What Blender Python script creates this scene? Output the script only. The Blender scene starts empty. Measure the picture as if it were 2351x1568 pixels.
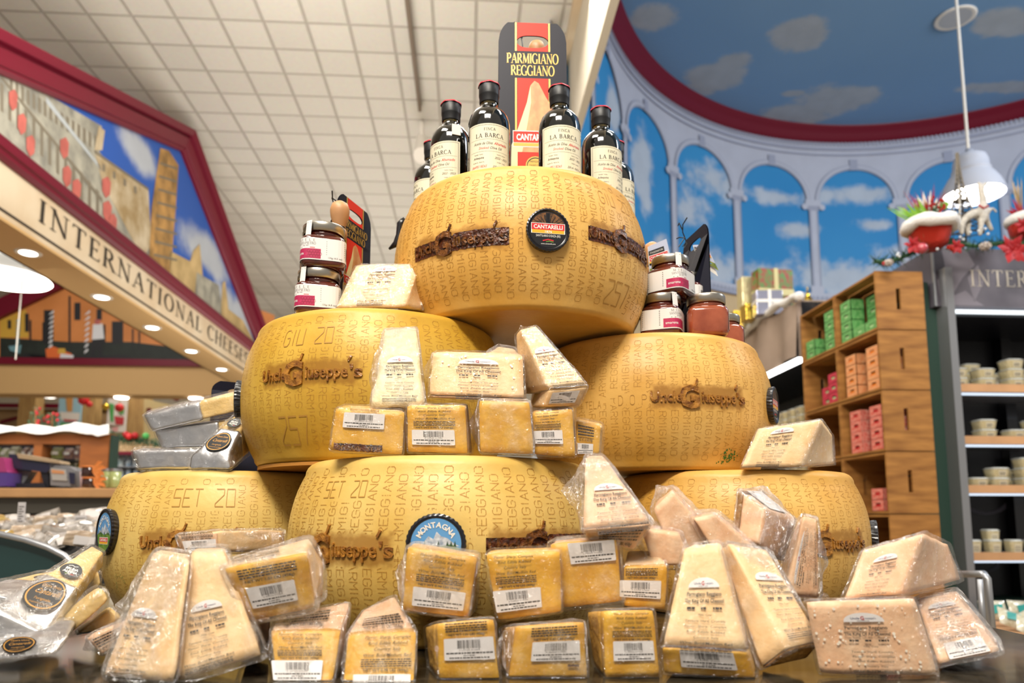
import bpy, math, random
import numpy as np
from mathutils import Vector, Matrix, noise
from math import sin, cos, pi, radians, atan2, sqrt, hypot

# ---------------- camera, world, lights ----------------
sc = bpy.context.scene
COL = sc.collection
CAM_Z = 1.107            # lens height above the floor (the counter top is at 0.95)
TAB = 0.95
FPX = 1650.0             # focal length in pixels of the 2351 px wide frame
PITCH = math.atan(198 / 1650)
SHIFT = 208.0
cam_d = bpy.data.cameras.new('camera')
cam = bpy.data.objects.new('camera', cam_d)
COL.objects.link(cam)
cam.location = (0, 0, CAM_Z)
cam.rotation_euler = (pi / 2 + PITCH, 0, 0)
cam_d.sensor_width = 36
cam_d.lens = FPX / 2351 * 36
cam_d.shift_y = SHIFT / 2351
cam_d.clip_start = .02
cam_d.dof.use_dof = True
cam_d.dof.focus_distance = 1.04
cam_d.dof.aperture_fstop = 4.5
sc.camera = cam
sc.view_settings.view_transform = 'Standard'
sc.view_settings.look = 'None'
sc.view_settings.gamma = 1
sc.view_settings.exposure = -0.03
sc.view_settings.use_curve_mapping = False
try:
    sc.cycles.max_bounces = 5
    sc.cycles.diffuse_bounces = 2
    sc.cycles.glossy_bounces = 2
    sc.cycles.transmission_bounces = 3
    sc.cycles.transparent_max_bounces = 14
    sc.cycles.caustics_reflective = False
    sc.cycles.caustics_refractive = False
    sc.cycles.sample_clamp_indirect = 4
except Exception:
    pass
w = bpy.data.worlds.new('world')
sc.world = w
w.use_nodes = True
w.node_tree.nodes['Background'].inputs[0].default_value = (1.0, .93, .84, 1)
w.node_tree.nodes['Background'].inputs[1].default_value = .43

def area(name, loc, size, power, col=(1, .95, .88), target=None, size_y=None):
    d = bpy.data.lights.new(name, 'AREA')
    d.energy = power
    d.color = col
    d.shape = 'RECTANGLE'
    d.size = size
    d.size_y = size_y or size
    o = bpy.data.objects.new(name, d)
    COL.objects.link(o)
    o.location = loc
    if target is not None:
        o.rotation_euler = (Vector(target) - Vector(loc)).to_track_quat('-Z', 'Y').to_euler()
    return o

def spot(name, loc, power, target, angle=60, r=.05, col=(1, .93, .82)):
    d = bpy.data.lights.new(name, 'SPOT')
    d.energy = power
    d.color = col
    d.spot_size = radians(angle)
    d.spot_blend = .6
    d.shadow_soft_size = r
    o = bpy.data.objects.new(name, d)
    COL.objects.link(o)
    o.location = loc
    o.rotation_euler = (Vector(target) - Vector(loc)).to_track_quat('-Z', 'Y').to_euler()
    return o

area('ceiling_panel_light_front', (-.3, -1.2, 4.2), 1.4, 175, col=(1, .92, .80), target=(0, 1.2, 1.1), size_y=.6)
area('ceiling_panel_light_side', (-1.3, .2, 4.6), 1.4, 60, target=(-.2, 1.2, 1.2), size_y=.6)
area('ceiling_panel_light_rear', (0.2, 4.2, 4.9), 2.4, 110, target=(.1, 3.0, 0), size_y=1.2)
area('rotunda_ceiling_light', (6.6, 2.6, 5.6), 2.4, 230, col=(.95, .97, 1), target=(4.2, 8.5, 3.5), size_y=1.5)
area('left_hall_light', (-5.5, 7.5, 4.9), 2.5, 110, target=(-5.0, 9.0, 0), size_y=2.5)
area('hall_ceiling_fill', (-1.6, 9.5, 2.2), 3.0, 130, target=(-1.6, 9.51, 9), size_y=7)  # added unseen fill facing up, brightens the hall ceiling; no fixture
area('front_ceiling_fill', (-1.4, 3.4, 3.0), 2.2, 60, target=(-1.2, 3.6, 9), size_y=1.6)  # likewise an added fill without a fixture, lifts the nearer ceiling
area('market_light', (-4.5, 5.2, 2.85), 2.2, 55, target=(-4.2, 6.2, 0), size_y=1.4)
area('window_wall_light', (-5.5, 11.6, 4.6), 3, 90, target=(-5.5, 13.0, 2.0), size_y=.5)
area('aisle_light', (-1.2, 3.6, 4.6), 1.5, 35, target=(-4.5, 7.0, 3.6), size_y=1.5)
area('right_aisle_light', (1.6, 1.6, 4.6), 1.2, 70, target=(2.8, 4.2, 1.0), size_y=.8)

# ---------------- geometry of the picture taken back into the place ----------------
_s, _c = sin(PITCH), cos(PITCH)
def ray(px, py):
    x = (px - 1175.5) / FPX
    y = (784 - py + SHIFT) / FPX
    return Vector((x, _c - y * _s, _s + y * _c))
def P(px, py, Y):                       # point at distance Y ahead
    d = ray(px, py)
    p = d * (Y / d.y)
    return Vector((p.x, p.y, p.z + CAM_Z))
ALPHA = math.atan(.0602)                # the store is turned a little against the lens
EX = Vector((cos(ALPHA), sin(ALPHA), 0))
EY = Vector((-sin(ALPHA), cos(ALPHA), 0))
def S(x, y, h):                         # store frame (right, ahead, height above lens) to world
    return Vector((x * EX.x + y * EY.x, x * EX.y + y * EY.y, h + CAM_Z))
def Rp(px, py, xr):
    d = ray(px, py); p = d * (xr / d.dot(EX)); return (xr, p.dot(EY), p.z)
def Qp(px, py, yr):
    d = ray(px, py); p = d * (yr / d.dot(EY)); return (p.dot(EX), yr, p.z)
def Hp(px, py, h):
    d = ray(px, py); p = d * (h / d.z); return (p.dot(EX), p.dot(EY), h)

# ---------------- materials ----------------
def lin(c):
    if isinstance(c, str):
        c = [int(c[i:i + 2], 16) / 255 for i in (0, 2, 4)]
    return tuple((x / 12.92 if x <= .04045 else ((x + .055) / 1.055) ** 2.4) for x in c) + (1,)
_M = {}
def M(name, col, rough=.5, metal=0, coat=0, var=0, scale=20, bump=0, bscale=None, emit=0, col2=None, spec=.5, detail=4, stretch=None):
    if name in _M:
        return _M[name]
    m = bpy.data.materials.new(name)
    m.use_nodes = True
    nt = m.node_tree
    b = nt.nodes['Principled BSDF']
    b.inputs['Base Color'].default_value = lin(col)
    b.inputs['Roughness'].default_value = rough
    b.inputs['Metallic'].default_value = metal
    b.inputs['Specular IOR Level'].default_value = spec
    if coat:
        b.inputs['Coat Weight'].default_value = coat
        b.inputs['Coat Roughness'].default_value = .08
    if emit:
        b.inputs['Emission Color'].default_value = lin(col)
        b.inputs['Emission Strength'].default_value = emit
    if var or bump:
        tc = nt.nodes.new('ShaderNodeTexCoord')
        src = tc.outputs['Object']
        if stretch:
            mp = nt.nodes.new('ShaderNodeMapping')
            mp.inputs['Scale'].default_value = stretch
            nt.links.new(src, mp.inputs[0]); src = mp.outputs[0]
    if var:
        n = nt.nodes.new('ShaderNodeTexNoise')
        n.inputs['Scale'].default_value = scale
        n.inputs['Detail'].default_value = detail
        nt.links.new(src, n.inputs['Vector'])
        r = nt.nodes.new('ShaderNodeValToRGB')
        c1 = lin(col)
        c2 = lin(col2) if col2 else tuple(x * (1 - var) for x in c1[:3]) + (1,)
        r.color_ramp.elements[0].position = .35
        r.color_ramp.elements[1].position = .68
        r.color_ramp.elements[0].color = c2
        r.color_ramp.elements[1].color = c1
        nt.links.new(n.outputs['Fac'], r.inputs[0])
        nt.links.new(r.outputs[0], b.inputs['Base Color'])
    if bump:
        n = nt.nodes.new('ShaderNodeTexNoise')
        n.inputs['Scale'].default_value = bscale or scale
        n.inputs['Detail'].default_value = 3
        nt.links.new(src, n.inputs['Vector'])
        bp = nt.nodes.new('ShaderNodeBump')
        bp.inputs['Strength'].default_value = bump
        bp.inputs['Distance'].default_value = .01
        nt.links.new(n.outputs['Fac'], bp.inputs['Height'])
        nt.links.new(bp.outputs[0], b.inputs['Normal'])
    _M[name] = m
    return m

def wrap_material(name, haze=.10, gloss=.5, rough=.12, scale=55):
    m = bpy.data.materials.new(name)
    m.use_nodes = True
    nt = m.node_tree
    nt.nodes.remove(nt.nodes['Principled BSDF'])
    out = nt.nodes['Material Output']
    N = nt.nodes.new; L = nt.links.new
    tc = N('ShaderNodeTexCoord')
    n1 = N('ShaderNodeTexNoise'); n1.inputs['Scale'].default_value = scale; n1.inputs['Detail'].default_value = 3
    n1.inputs['Distortion'].default_value = 1.6
    L(tc.outputs['Object'], n1.inputs['Vector'])
    vo = N('ShaderNodeTexVoronoi'); vo.feature = 'DISTANCE_TO_EDGE'; vo.inputs['Scale'].default_value = scale * .7
    mx = N('ShaderNodeMixRGB'); mx.inputs[0].default_value = .18
    L(tc.outputs['Object'], mx.inputs[1]); L(n1.outputs['Color'], mx.inputs[2]); L(mx.outputs[0], vo.inputs['Vector'])
    add = N('ShaderNodeMath'); add.operation = 'MULTIPLY_ADD'; add.inputs[1].default_value = .8
    L(vo.outputs['Distance'], add.inputs[0]); L(n1.outputs['Fac'], add.inputs[2])
    bp = N('ShaderNodeBump'); bp.inputs['Strength'].default_value = 1; bp.inputs['Distance'].default_value = .0022 if gloss < .6 else .0035
    L(add.outputs[0], bp.inputs['Height'])
    gl = N('ShaderNodeBsdfGlossy'); gl.inputs['Roughness'].default_value = rough; gl.inputs['Color'].default_value = (1, 1, 1, 1)
    L(bp.outputs[0], gl.inputs['Normal'])
    df = N('ShaderNodeBsdfDiffuse'); df.inputs['Color'].default_value = (.98, .88, .76, 1)
    L(bp.outputs[0], df.inputs['Normal'])
    tr = N('ShaderNodeBsdfTransparent')
    fr = N('ShaderNodeFresnel'); fr.inputs['IOR'].default_value = 1.45
    gf = N('ShaderNodeMath'); gf.operation = 'MULTIPLY_ADD'; gf.inputs[1].default_value = gloss * 1.3; gf.inputs[2].default_value = .012; gf.use_clamp = True
    L(fr.outputs[0], gf.inputs[0])
    gm = N('ShaderNodeMath'); gm.operation = 'MINIMUM'; gm.inputs[1].default_value = .20 if gloss < .6 else .4; L(gf.outputs[0], gm.inputs[0])
    n2 = N('ShaderNodeTexNoise'); n2.inputs['Scale'].default_value = scale * .45; n2.inputs['Detail'].default_value = 4
    L(tc.outputs['Object'], n2.inputs['Vector'])
    mr = N('ShaderNodeMapRange'); mr.inputs['From Min'].default_value = .5; mr.inputs['From Max'].default_value = .75
    mr.inputs['To Min'].default_value = haze * .12; mr.inputs['To Max'].default_value = haze * 1.6
    L(n2.outputs['Fac'], mr.inputs['Value'])
    m1 = N('ShaderNodeMixShader'); L(mr.outputs[0], m1.inputs[0]); L(tr.outputs[0], m1.inputs[1]); L(df.outputs[0], m1.inputs[2])
    m2 = N('ShaderNodeMixShader'); L(gm.outputs[0], m2.inputs[0]); L(m1.outputs[0], m2.inputs[1]); L(gl.outputs[0], m2.inputs[2])
    L(m2.outputs[0], out.inputs[0])
    return m

WRAP = wrap_material('clear_cling_film')
WRAPH = wrap_material('milky_cling_film', haze=.22, gloss=.9, rough=.13, scale=70)

# ---------------- mesh helpers ----------------
class MB:
    def __init__(s):
        s.v, s.f, s.m = [], [], []
    def add(s, V, F, mi=0):
        o = len(s.v)
        s.v += [tuple(p) for p in V]
        s.f += [tuple(i + o for i in q) for q in F]
        s.m += [mi] * len(F)
        return s
    def box(s, x0, x1, y0, y1, z0, z1, mi=0, fn=None):
        V = [(x0, y0, z0), (x1, y0, z0), (x1, y1, z0), (x0, y1, z0), (x0, y0, z1), (x1, y0, z1), (x1, y1, z1), (x0, y1, z1)]
        if fn: V = [fn(*p) for p in V]
        return s.add(V, [(0, 3, 2, 1), (4, 5, 6, 7), (0, 1, 5, 4), (1, 2, 6, 5), (2, 3, 7, 6), (3, 0, 4, 7)], mi)
    def lathe(s, prof, n=32, mi=0, c=(0, 0, 0), rf=None, cap=True):
        V = []; 
        for r, z in prof:
            for k in range(n):
                a = 2 * pi * k / n
                q = r * (rf(a) if rf else 1)
                V.append((c[0] + q * cos(a), c[1] + q * sin(a), c[2] + z))
        F = [(j * n + k, j * n + (k + 1) % n, (j + 1) * n + (k + 1) % n, (j + 1) * n + k) for j in range(len(prof) - 1) for k in range(n)]
        if cap:
            F += [tuple(range(n - 1, -1, -1)), tuple((len(prof) - 1) * n + k for k in range(n))]
        return s.add(V, F, mi)
    def tube(s, pts, r, n=6, mi=0):
        pts = [Vector(p) for p in pts]
        V = []
        for i, p in enumerate(pts):
            t = (pts[min(i + 1, len(pts) - 1)] - pts[max(i - 1, 0)]).normalized()
            a = t.orthogonal().normalized() if abs(t.z) > .99 else t.cross(Vector((0, 0, 1))).normalized()
            b = t.cross(a)
            rr = r[i] if isinstance(r, (list, tuple)) else r
            V += [p + a * rr * cos(2 * pi * k / n) + b * rr * sin(2 * pi * k / n) for k in range(n)]
        F = [(j * n + k, j * n + (k + 1) % n, (j + 1) * n + (k + 1) % n, (j + 1) * n + k) for j in range(len(pts) - 1) for k in range(n)]
        F += [tuple(range(n - 1, -1, -1)), tuple((len(pts) - 1) * n + k for k in range(n))]
        return s.add(V, F, mi)
    def ball(s, c, r, mi=0, n=10, sq=(1, 1, 1)):
        V = [(c[0], c[1], c[2] - r * sq[2])]
        h = n // 2
        for j in range(1, h):
            a = -pi / 2 + pi * j / h
            V += [(c[0] + r * sq[0] * cos(a) * cos(2 * pi * k / n), c[1] + r * sq[1] * cos(a) * sin(2 * pi * k / n), c[2] + r * sq[2] * sin(a)) for k in range(n)]
        V.append((c[0], c[1], c[2] + r * sq[2]))
        F = [(0, 1 + (k + 1) % n, 1 + k) for k in range(n)]
        F += [(1 + j * n + k, 1 + j * n + (k + 1) % n, 1 + (j + 1) * n + (k + 1) % n, 1 + (j + 1) * n + k) for j in range(h - 2) for k in range(n)]
        e = len(V) - 1
        F += [(e, 1 + (h - 2) * n + k, 1 + (h - 2) * n + (k + 1) % n) for k in range(n)]
        return s.add(V, F, mi)
    def poly(s, pts, ext, mi=0):          # polygon (3D points) extruded by vector ext
        n = len(pts); e = Vector(ext)
        V = [Vector(p) for p in pts] + [Vector(p) + e for p in pts]
        F = [tuple(range(n - 1, -1, -1)), tuple(range(n, 2 * n))] + [(k, (k + 1) % n, n + (k + 1) % n, n + k) for k in range(n)]
        return s.add(V, F, mi)
    def quad(s, a, b, c, d, mi=0):
        return s.add([a, b, c, d], [(0, 1, 2, 3)], mi)
    def mp(s, fn):
        s.v = [tuple(fn(*p)) for p in s.v]
        return s
    def store(s):
        return s.mp(S)
    def build(s, name, mats, parent=None, smooth=False, label=None, origin=None, autos=None):
        me = bpy.data.meshes.new(name)
        o0 = Vector((0, 0, 0))
        if parent is not None:
            o0 = Vector(parent.get('_o', (0, 0, 0)))
        elif origin is not None:
            o0 = Vector(origin)
        elif origin is None and s.v and parent is None:
            a = np.array(s.v); o0 = Vector(((a[:, 0].min() + a[:, 0].max()) / 2, (a[:, 1].min() + a[:, 1].max()) / 2, a[:, 2].min()))
        V = [(p[0] - o0.x, p[1] - o0.y, p[2] - o0.z) for p in s.v]
        me.from_pydata(V, [], s.f)
        mats = mats if isinstance(mats, (list, tuple)) else [mats]
        for m in mats: me.materials.append(m)
        if len(mats) > 1: me.polygons.foreach_set('material_index', s.m)
        if smooth: me.polygons.foreach_set('use_smooth', [True] * len(me.polygons))
        me.validate(); me.update()
        o = bpy.data.objects.new(name, me)
        COL.objects.link(o)
        if parent is not None:
            o.parent = parent
            o['_o'] = tuple(o0)
        else:
            o.location = o0
            o['_o'] = tuple(o0)
        if autos:
            o.modifiers.new('bevel', 'BEVEL').width = autos
            o.modifiers[-1].segments = 2
        if label: o['label'] = label
        return o

def thing(name, label, cat, loc, group=None, rz=0, rot=None, local=False):
    o = bpy.data.objects.new(name, None)
    COL.objects.link(o)
    o.location = loc
    o.rotation_euler = rot if rot else (0, 0, rz)
    o.empty_display_size = .05
    o['label'] = label; o['category'] = cat
    if group: o['group'] = group
    o['_o'] = (0, 0, 0) if (local or rz or rot) else tuple(loc)
    return o
def tag(o, label, cat, group=None, kind=None):
    if label: o['label'] = label
    if cat: o['category'] = cat
    if group: o['group'] = group
    if kind: o['kind'] = kind
    return o
def struct(o):
    o['kind'] = 'structure'
    return o
def dup(root, loc, rz=None, label=None, group=None, rot=None, mats=None):
    r = root.copy(); COL.objects.link(r); r.location = loc
    if rz is not None: r.rotation_euler = (0, 0, rz)
    if rot is not None: r.rotation_euler = rot
    if label: r['label'] = label
    if group: r['group'] = group
    for ch in root.children:
        c = ch.copy(); COL.objects.link(c); c.parent = r
        for g in ch.children:
            d = g.copy(); COL.objects.link(d); d.parent = c
    return r

# ---------------- lettering ----------------
def arc(cx, cy, rx, ry, a0, a1, n=9):
    return [(cx + rx * cos(radians(a0 + (a1 - a0) * i / n)), cy + ry * sin(radians(a0 + (a1 - a0) * i / n))) for i in range(n + 1)]
DOT = {'P': [[(0, 0), (0, 6), (3, 6), (4, 5), (4, 4), (3, 3), (0, 3)]], 'A': [[(0, 0), (2, 6), (4, 0)], [(1, 2), (3, 2)]],
 'R': [[(0, 0), (0, 6), (3, 6), (4, 5), (4, 4), (3, 3), (0, 3)], [(2, 3), (4, 0)]], 'M': [[(0, 0), (0, 6), (2, 3), (4, 6), (4, 0)]],
 'I': [[(2, 0), (2, 6)]], 'G': [[(4, 5), (3, 6), (1, 6), (0, 5), (0, 1), (1, 0), (3, 0), (4, 1), (4, 3), (2, 3)]],
 'N': [[(0, 0), (0, 6), (4, 0), (4, 6)]], 'O': [[(1, 0), (0, 1), (0, 5), (1, 6), (3, 6), (4, 5), (4, 1), (3, 0), (1, 0)]],
 'E': [[(4, 6), (0, 6), (0, 0), (4, 0)], [(0, 3), (3, 3)]], 'D': [[(0, 0), (0, 6), (2.5, 6), (4, 4.5), (4, 1.5), (2.5, 0), (0, 0)]],
 'C': [[(4, 5), (3, 6), (1, 6), (0, 5), (0, 1), (1, 0), (3, 0), (4, 1)]], 'S': [[(4, 6), (0, 6), (0, 3), (4, 3), (4, 0), (0, 0)]],
 'T': [[(0, 6), (4, 6)], [(2, 6), (2, 0)]], 'U': [[(0, 6), (0, 0), (4, 0), (4, 6)]], 'L': [[(0, 6), (0, 0), (4, 0)]],
 'Z': [[(0, 6), (4, 6), (0, 0), (4, 0)]], '2': [[(0, 6), (4, 6), (4, 4), (0, 1), (0, 0), (4, 0)]], '0': [[(0, 0), (0, 6), (4, 6), (4, 0), (0, 0)]],
 '5': [[(4, 6), (0, 6), (0, 3.4), (4, 3.4), (4, 0), (0, 0)]], '7': [[(0, 6), (4, 6), (2, 0)]], '.': [[(2, 0), (2, .4)]], ' ': []}
def dots(txt, step=.42, adv=5.4):
    out = []; x = 0
    for ch in txt:
        seen = set()
        if ch == 'I': x -= 1.0
        for st in DOT.get(ch, []):
            for (x0, y0), (x1, y1) in zip(st, st[1:]):
                L = hypot(x1 - x0, y1 - y0); n = max(1, round(L / .66))
                for i in range(n + 1):
                    q = (round(x0 + (x1 - x0) * i / n, 2), round(y0 + (y1 - y0) * i / n, 2))
                    if q not in seen:
                        seen.add(q); out.append((x + q[0], q[1]))
        x += adv - (1.0 if ch == 'I' else 0)
    return out, x - adv + 4
def ribbon(pts, wfn):
    V = []; F = []
    n = len(pts)
    for i, (x, y) in enumerate(pts):
        x0, y0 = pts[max(i - 1, 0)]; x1, y1 = pts[min(i + 1, n - 1)]
        L = hypot(x1 - x0, y1 - y0) or 1
        tx, ty = (x1 - x0) / L, (y1 - y0) / L
        wd = wfn(tx, ty) / 2
        if 0 < i < n - 1:
            ax, ay = x - x0, y - y0; la = hypot(ax, ay) or 1
            cs = abs((ax * tx + ay * ty) / la); wd /= max(cs, .45)
        V += [(x - ty * wd, y + tx * wd), (x + ty * wd, y - tx * wd)]
        if i: F.append((2 * i - 2, 2 * i - 1, 2 * i + 1, 2 * i))
    return V, F
def line_text(txt, width=.5, adv=5.4):     # outline lettering of constant stroke (units: cap height 6)
    V = []; F = []; x = 0
    for ch in txt:
        if ch == 'I': x -= 1.0
        for st in DOT.get(ch, []):
            for a, b in zip(st, st[1:]):
                v, f = ribbon([(a[0] + (b[0] - a[0]) * k / 4, a[1] + (b[1] - a[1]) * k / 4) for k in range(5)], lambda tx, ty: width)
                o = len(V); V += [(x + p[0], p[1]) for p in v]; F += [tuple(i + o for i in q) for q in f]
        x += adv - (1.0 if ch == 'I' else 0)
    return [(a / 6, b / 6) for a, b in V], F, (x - adv + 4) / 6
K, T_ = 'k', 't'
SER = {  # (width, strokes[(points, kind)], serif spots)
 'I': (.3, [([(.15, 0), (.15, 1)], K)], [(.15, 0), (.15, 1)]),
 'N': (.78, [([(.12, 0), (.12, 1)], T_), ([(.10, 1), (.68, 0)], K), ([(.68, 0), (.68, 1)], T_)], [(.12, 0), (.08, 1), (.68, 1)]),
 'T': (.68, [([(.34, 0), (.34, 1)], K), ([(.02, .98), (.66, .98)], T_), ([(.03, .98), (.03, .82)], T_), ([(.65, .98), (.65, .82)], T_)], [(.34, 0)]),
 'E': (.56, [([(.12, 0), (.12, 1)], K), ([(.12, .98), (.5, .98)], T_), ([(.12, .52), (.4, .52)], T_), ([(.12, .02), (.54, .02)], T_), ([(.5, .98), (.5, .84)], T_), ([(.54, .02), (.55, .18)], T_), ([(.4, .6), (.4, .44)], T_)], [(.12, 0), (.12, 1)]),
 'R': (.68, [([(.12, 0), (.12, 1)], K), ([(.12, .98), (.3, .98)] + arc(.3, .74, .2, .24, 90, -90) + [(.12, .5)], K), ([(.3, .5), (.66, 0)], K)], [(.12, 0), (.12, 1), (.66, 0)]),
 'P': (.58, [([(.12, 0), (.12, 1)], K), ([(.12, .98), (.3, .98)] + arc(.3, .73, .22, .25, 90, -90) + [(.12, .48)], K)], [(.12, 0), (.12, 1)]),
 'B': (.6, [([(.12, 0), (.12, 1)], K), ([(.12, .98), (.3, .98)] + arc(.3, .76, .18, .22, 90, -90) + [(.12, .54)], K), ([(.12, .54), (.32, .54)] + arc(.32, .28, .22, .26, 90, -90) + [(.12, .02)], K)], [(.12, 0), (.12, 1)]),
 'A': (.74, [([(.07, 0), (.37, 1)], T_), ([(.37, 1), (.67, 0)], K), ([(.17, .34), (.57, .34)], T_)], [(.07, 0), (.67, 0)]),
 'M': (.9, [([(.1, 0), (.14, 1)], T_), ([(.14, 1), (.45, .08)], K), ([(.45, .08), (.76, 1)], T_), ([(.76, 1), (.8, 0)], K)], [(.1, 0), (.11, 1), (.79, 1), (.8, 0)]),
 'O': (.8, [(arc(.4, .5, .34, .5, 90, 450, 20), K)], []),
 'C': (.68, [(arc(.4, .5, .35, .5, 48, 312, 16), K), ([(.63, .95), (.63, .78)], T_)], []),
 'G': (.76, [(arc(.4, .5, .35, .5, 50, 320, 16), K), ([(.65, .0), (.65, .44)], K), ([(.63, .95), (.63, .78)], T_)], [(.65, .44)]),
 'L': (.54, [([(.12, 0), (.12, 1)], K), ([(.12, .02), (.52, .02)], T_), ([(.52, .02), (.53, .2)], T_)], [(.12, 0), (.12, 1)]),
 'H': (.76, [([(.12, 0), (.12, 1)], K), ([(.64, 0), (.64, 1)], K), ([(.12, .52), (.64, .52)], T_)], [(.12, 0), (.12, 1), (.64, 0), (.64, 1)]),
 'S': (.5, [(arc(.25, .74, .2, .25, 30, 260, 10) + arc(.25, .25, .2, .25, 80, -150, 10), K)], []),
 'F': (.54, [([(.12, 0), (.12, 1)], K), ([(.12, .98), (.5, .98)], T_), ([(.12, .52), (.4, .52)], T_), ([(.5, .98), (.5, .84)], T_)], [(.12, 0), (.12, 1)]),
 'U': (.76, [([(.13, 1), (.13, .3)] + arc(.38, .3, .25, .28, 180, 360) + [(.63, 1)], K)], [(.13, 1), (.63, 1)]),
 ' ': (.3, [], [])}
def serif_text(txt, gap=.08, thick=.13, thin=.05, ser=.14):
    V = []; F = []; x = 0
    def put(v, f):
        o = len(V); V.extend((x + a, b) for a, b in v); F.extend(tuple(i + o for i in q) for q in f)
    for ch in txt:
        wd, st, sp = SER[ch]
        for pts, kd in st:
            put(*ribbon(pts, (lambda tx, ty: thin + (thick - thin) * abs(ty) ** 1.5) if kd == K else (lambda tx, ty: thin)))
        for sx, sy in sp:
            h = thin * .8
            y0 = sy if sy < .3 else sy - h
            put([(sx - ser, y0), (sx + ser, y0), (sx + ser, y0 + h), (sx - ser, y0 + h)], [(0, 1, 2, 3)])
        x += wd + gap
    return V, F, x - gap
_TC = {}
def bf(txt, bold=0):                 # plain lettering, cap height 1
    key = (txt, bold)
    if key in _TC: return _TC[key]
    cu = bpy.data.curves.new('t', 'FONT')
    cu.body = txt; cu.size = 1; cu.resolution_u = 2; cu.offset = bold
    ob = bpy.data.objects.new('t', cu)
    me = ob.to_mesh()
    V = [(v.co.x / .73, v.co.y / .73) for v in me.vertices]
    F = [tuple(p.vertices) for p in me.polygons]
    ob.to_mesh_clear()
    bpy.data.objects.remove(ob); bpy.data.curves.remove(cu)
    x1 = max([v[0] for v in V], default=0)
    _TC[key] = (V, F, x1)
    return _TC[key]
def fit(t, x, y, h, w=None, align='c', shear=0):   # scaled text, optional width w; (x,y) = baseline point
    V, F, W = t
    sx = h if w is None else w / W
    ox = {'c': -W * sx / 2, 'l': 0, 'r': -W * sx}[align]
    return [(x + ox + a * sx + shear * b * h, y + b * h) for a, b in V], F
def rect(x0, y0, x1, y1, n=1):
    V = []; 
    for i in range(n + 1):
        t = x0 + (x1 - x0) * i / n
        V += [(t, y0), (t, y1)]
    return V, [(2 * i, 2 * i + 2, 2 * i + 3, 2 * i + 1) for i in range(n)]
def ellipse(cx, cy, rx, ry, n=28, a0=0, a1=360):
    pts = arc(cx, cy, rx, ry, a0, a1, n)
    if a1 - a0 >= 360: pts = pts[:-1]
    return pts, [tuple(range(len(pts)))]
class Flat:                          # flat artwork made of layers (verts2d, faces, material index)
    def __init__(s): s.L = []
    def a(s, vf, mi, lay=1): s.L.append((vf[0], vf[1], mi, lay)); return s
    def to(s, mb, fn):
        for V, F, mi, lay in s.L:
            mb.add([fn(x, y, lay) for x, y in V], F, mi)
        return mb
# ---------------- counter ----------------
GRAN = M('dark_granite', '1a1813', rough=.12, coat=.5, var=.8, scale=38, col2='4a4234', detail=8)
WOODC = M('counter_wood', '5a3a20', rough=.5, var=.4, scale=6)
t = thing('display_counter', 'polished dark granite counter carrying the cheese wheels', 'counter', (0, .45, 0))
mb = MB(); mb.box(-1.05, .70, .42, 1.78, TAB - .04, TAB)
mb.build('countertop', GRAN, t, autos=.004)
mb = MB(); mb.box(-1.0, .65, .5, 1.73, .05, TAB - .04); mb.box(-.95, .6, .55, 1.68, 0, .05)
mb.build('cabinet', WOODC, t)
del t

# ---------------- the six cheese wheels ----------------
HW = .235
def rind_mat(name, c1, c2):
    m = M(name, c1, rough=.4, spec=.35, var=.5, scale=7, col2=c2, bump=.05, bscale=110, detail=6)
    return m
RIND_T = rind_mat('wheel_rind_golden', 'ecc070', 'd69f44')
RIND_M = rind_mat('wheel_rind_olive', 'deb650', 'c49630')
RIND_B = rind_mat('wheel_rind_pale', 'e8ca7c', 'd2a84e')
DOTM = M('pricked_dot_brown', 'b5812f', rough=.6)
LINEM = M('embossed_line_brown', 'ba8a3c', rough=.55)
BURN = M('burnt_brand_brown', '6a3a0c', rough=.3, coat=.2, var=.6, scale=110, col2='b87e30', bump=.4, bscale=120)
BURND = M('burnt_brand_dark', '6a320e', rough=.4, var=.4, scale=110, col2='2a1006', bump=.5, bscale=140)
BURNL = M('charred_letter_brown', '8a5420', rough=.3, coat=.2, var=.4, scale=130, col2='2e1408', bump=.5, bscale=140)
def stain_mat():
    m = bpy.data.materials.new('singed_rind_stain'); m.use_nodes = True
    nt = m.node_tree; N = nt.nodes.new; L = nt.links.new
    b = nt.nodes['Principled BSDF']; out = nt.nodes['Material Output']
    b.inputs['Base Color'].default_value = lin('a8722a'); b.inputs['Roughness'].default_value = .4
    at = N('ShaderNodeAttribute'); at.attribute_name = 'edge'
    tc = N('ShaderNodeTexCoord'); n = N('ShaderNodeTexNoise'); n.inputs['Scale'].default_value = 90; n.inputs['Detail'].default_value = 5
    L(tc.outputs['Object'], n.inputs['Vector'])
    a = N('ShaderNodeMath'); a.operation = 'MULTIPLY_ADD'; a.inputs[1].default_value = .9; L(n.outputs['Fac'], a.inputs[0]); 
    s2 = N('ShaderNodeMath'); s2.operation = 'SUBTRACT'; L(at.outputs['Fac'], s2.inputs[0]); s2.inputs[1].default_value = .95; L(s2.outputs[0], a.inputs[2])
    mr = N('ShaderNodeMapRange'); mr.inputs['From Min'].default_value = 0; mr.inputs['From Max'].default_value = .45; mr.inputs['To Max'].default_value = .5
    L(a.outputs[0], mr.inputs['Value'])
    tr = N('ShaderNodeBsdfTransparent'); mx = N('ShaderNodeMixShader')
    L(mr.outputs[0], mx.inputs[0]); L(tr.outputs[0], mx.inputs[1]); L(b.outputs[0], mx.inputs[2]); L(mx.outputs[0], out.inputs[0])
    return m
STAIN = stain_mat()
BLACKP = M('black_plastic', '15141a', rough=.3, coat=.3)
WHITE = M('white_print', 'f2efe8', rough=.4)
RED = M('red_print', 'd8262c', rough=.4)
YEL = M('yellow_print', 'f2b32a', rough=.4)
SKYB = M('sky_blue_print', '5f9ed8', rough=.4)
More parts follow.
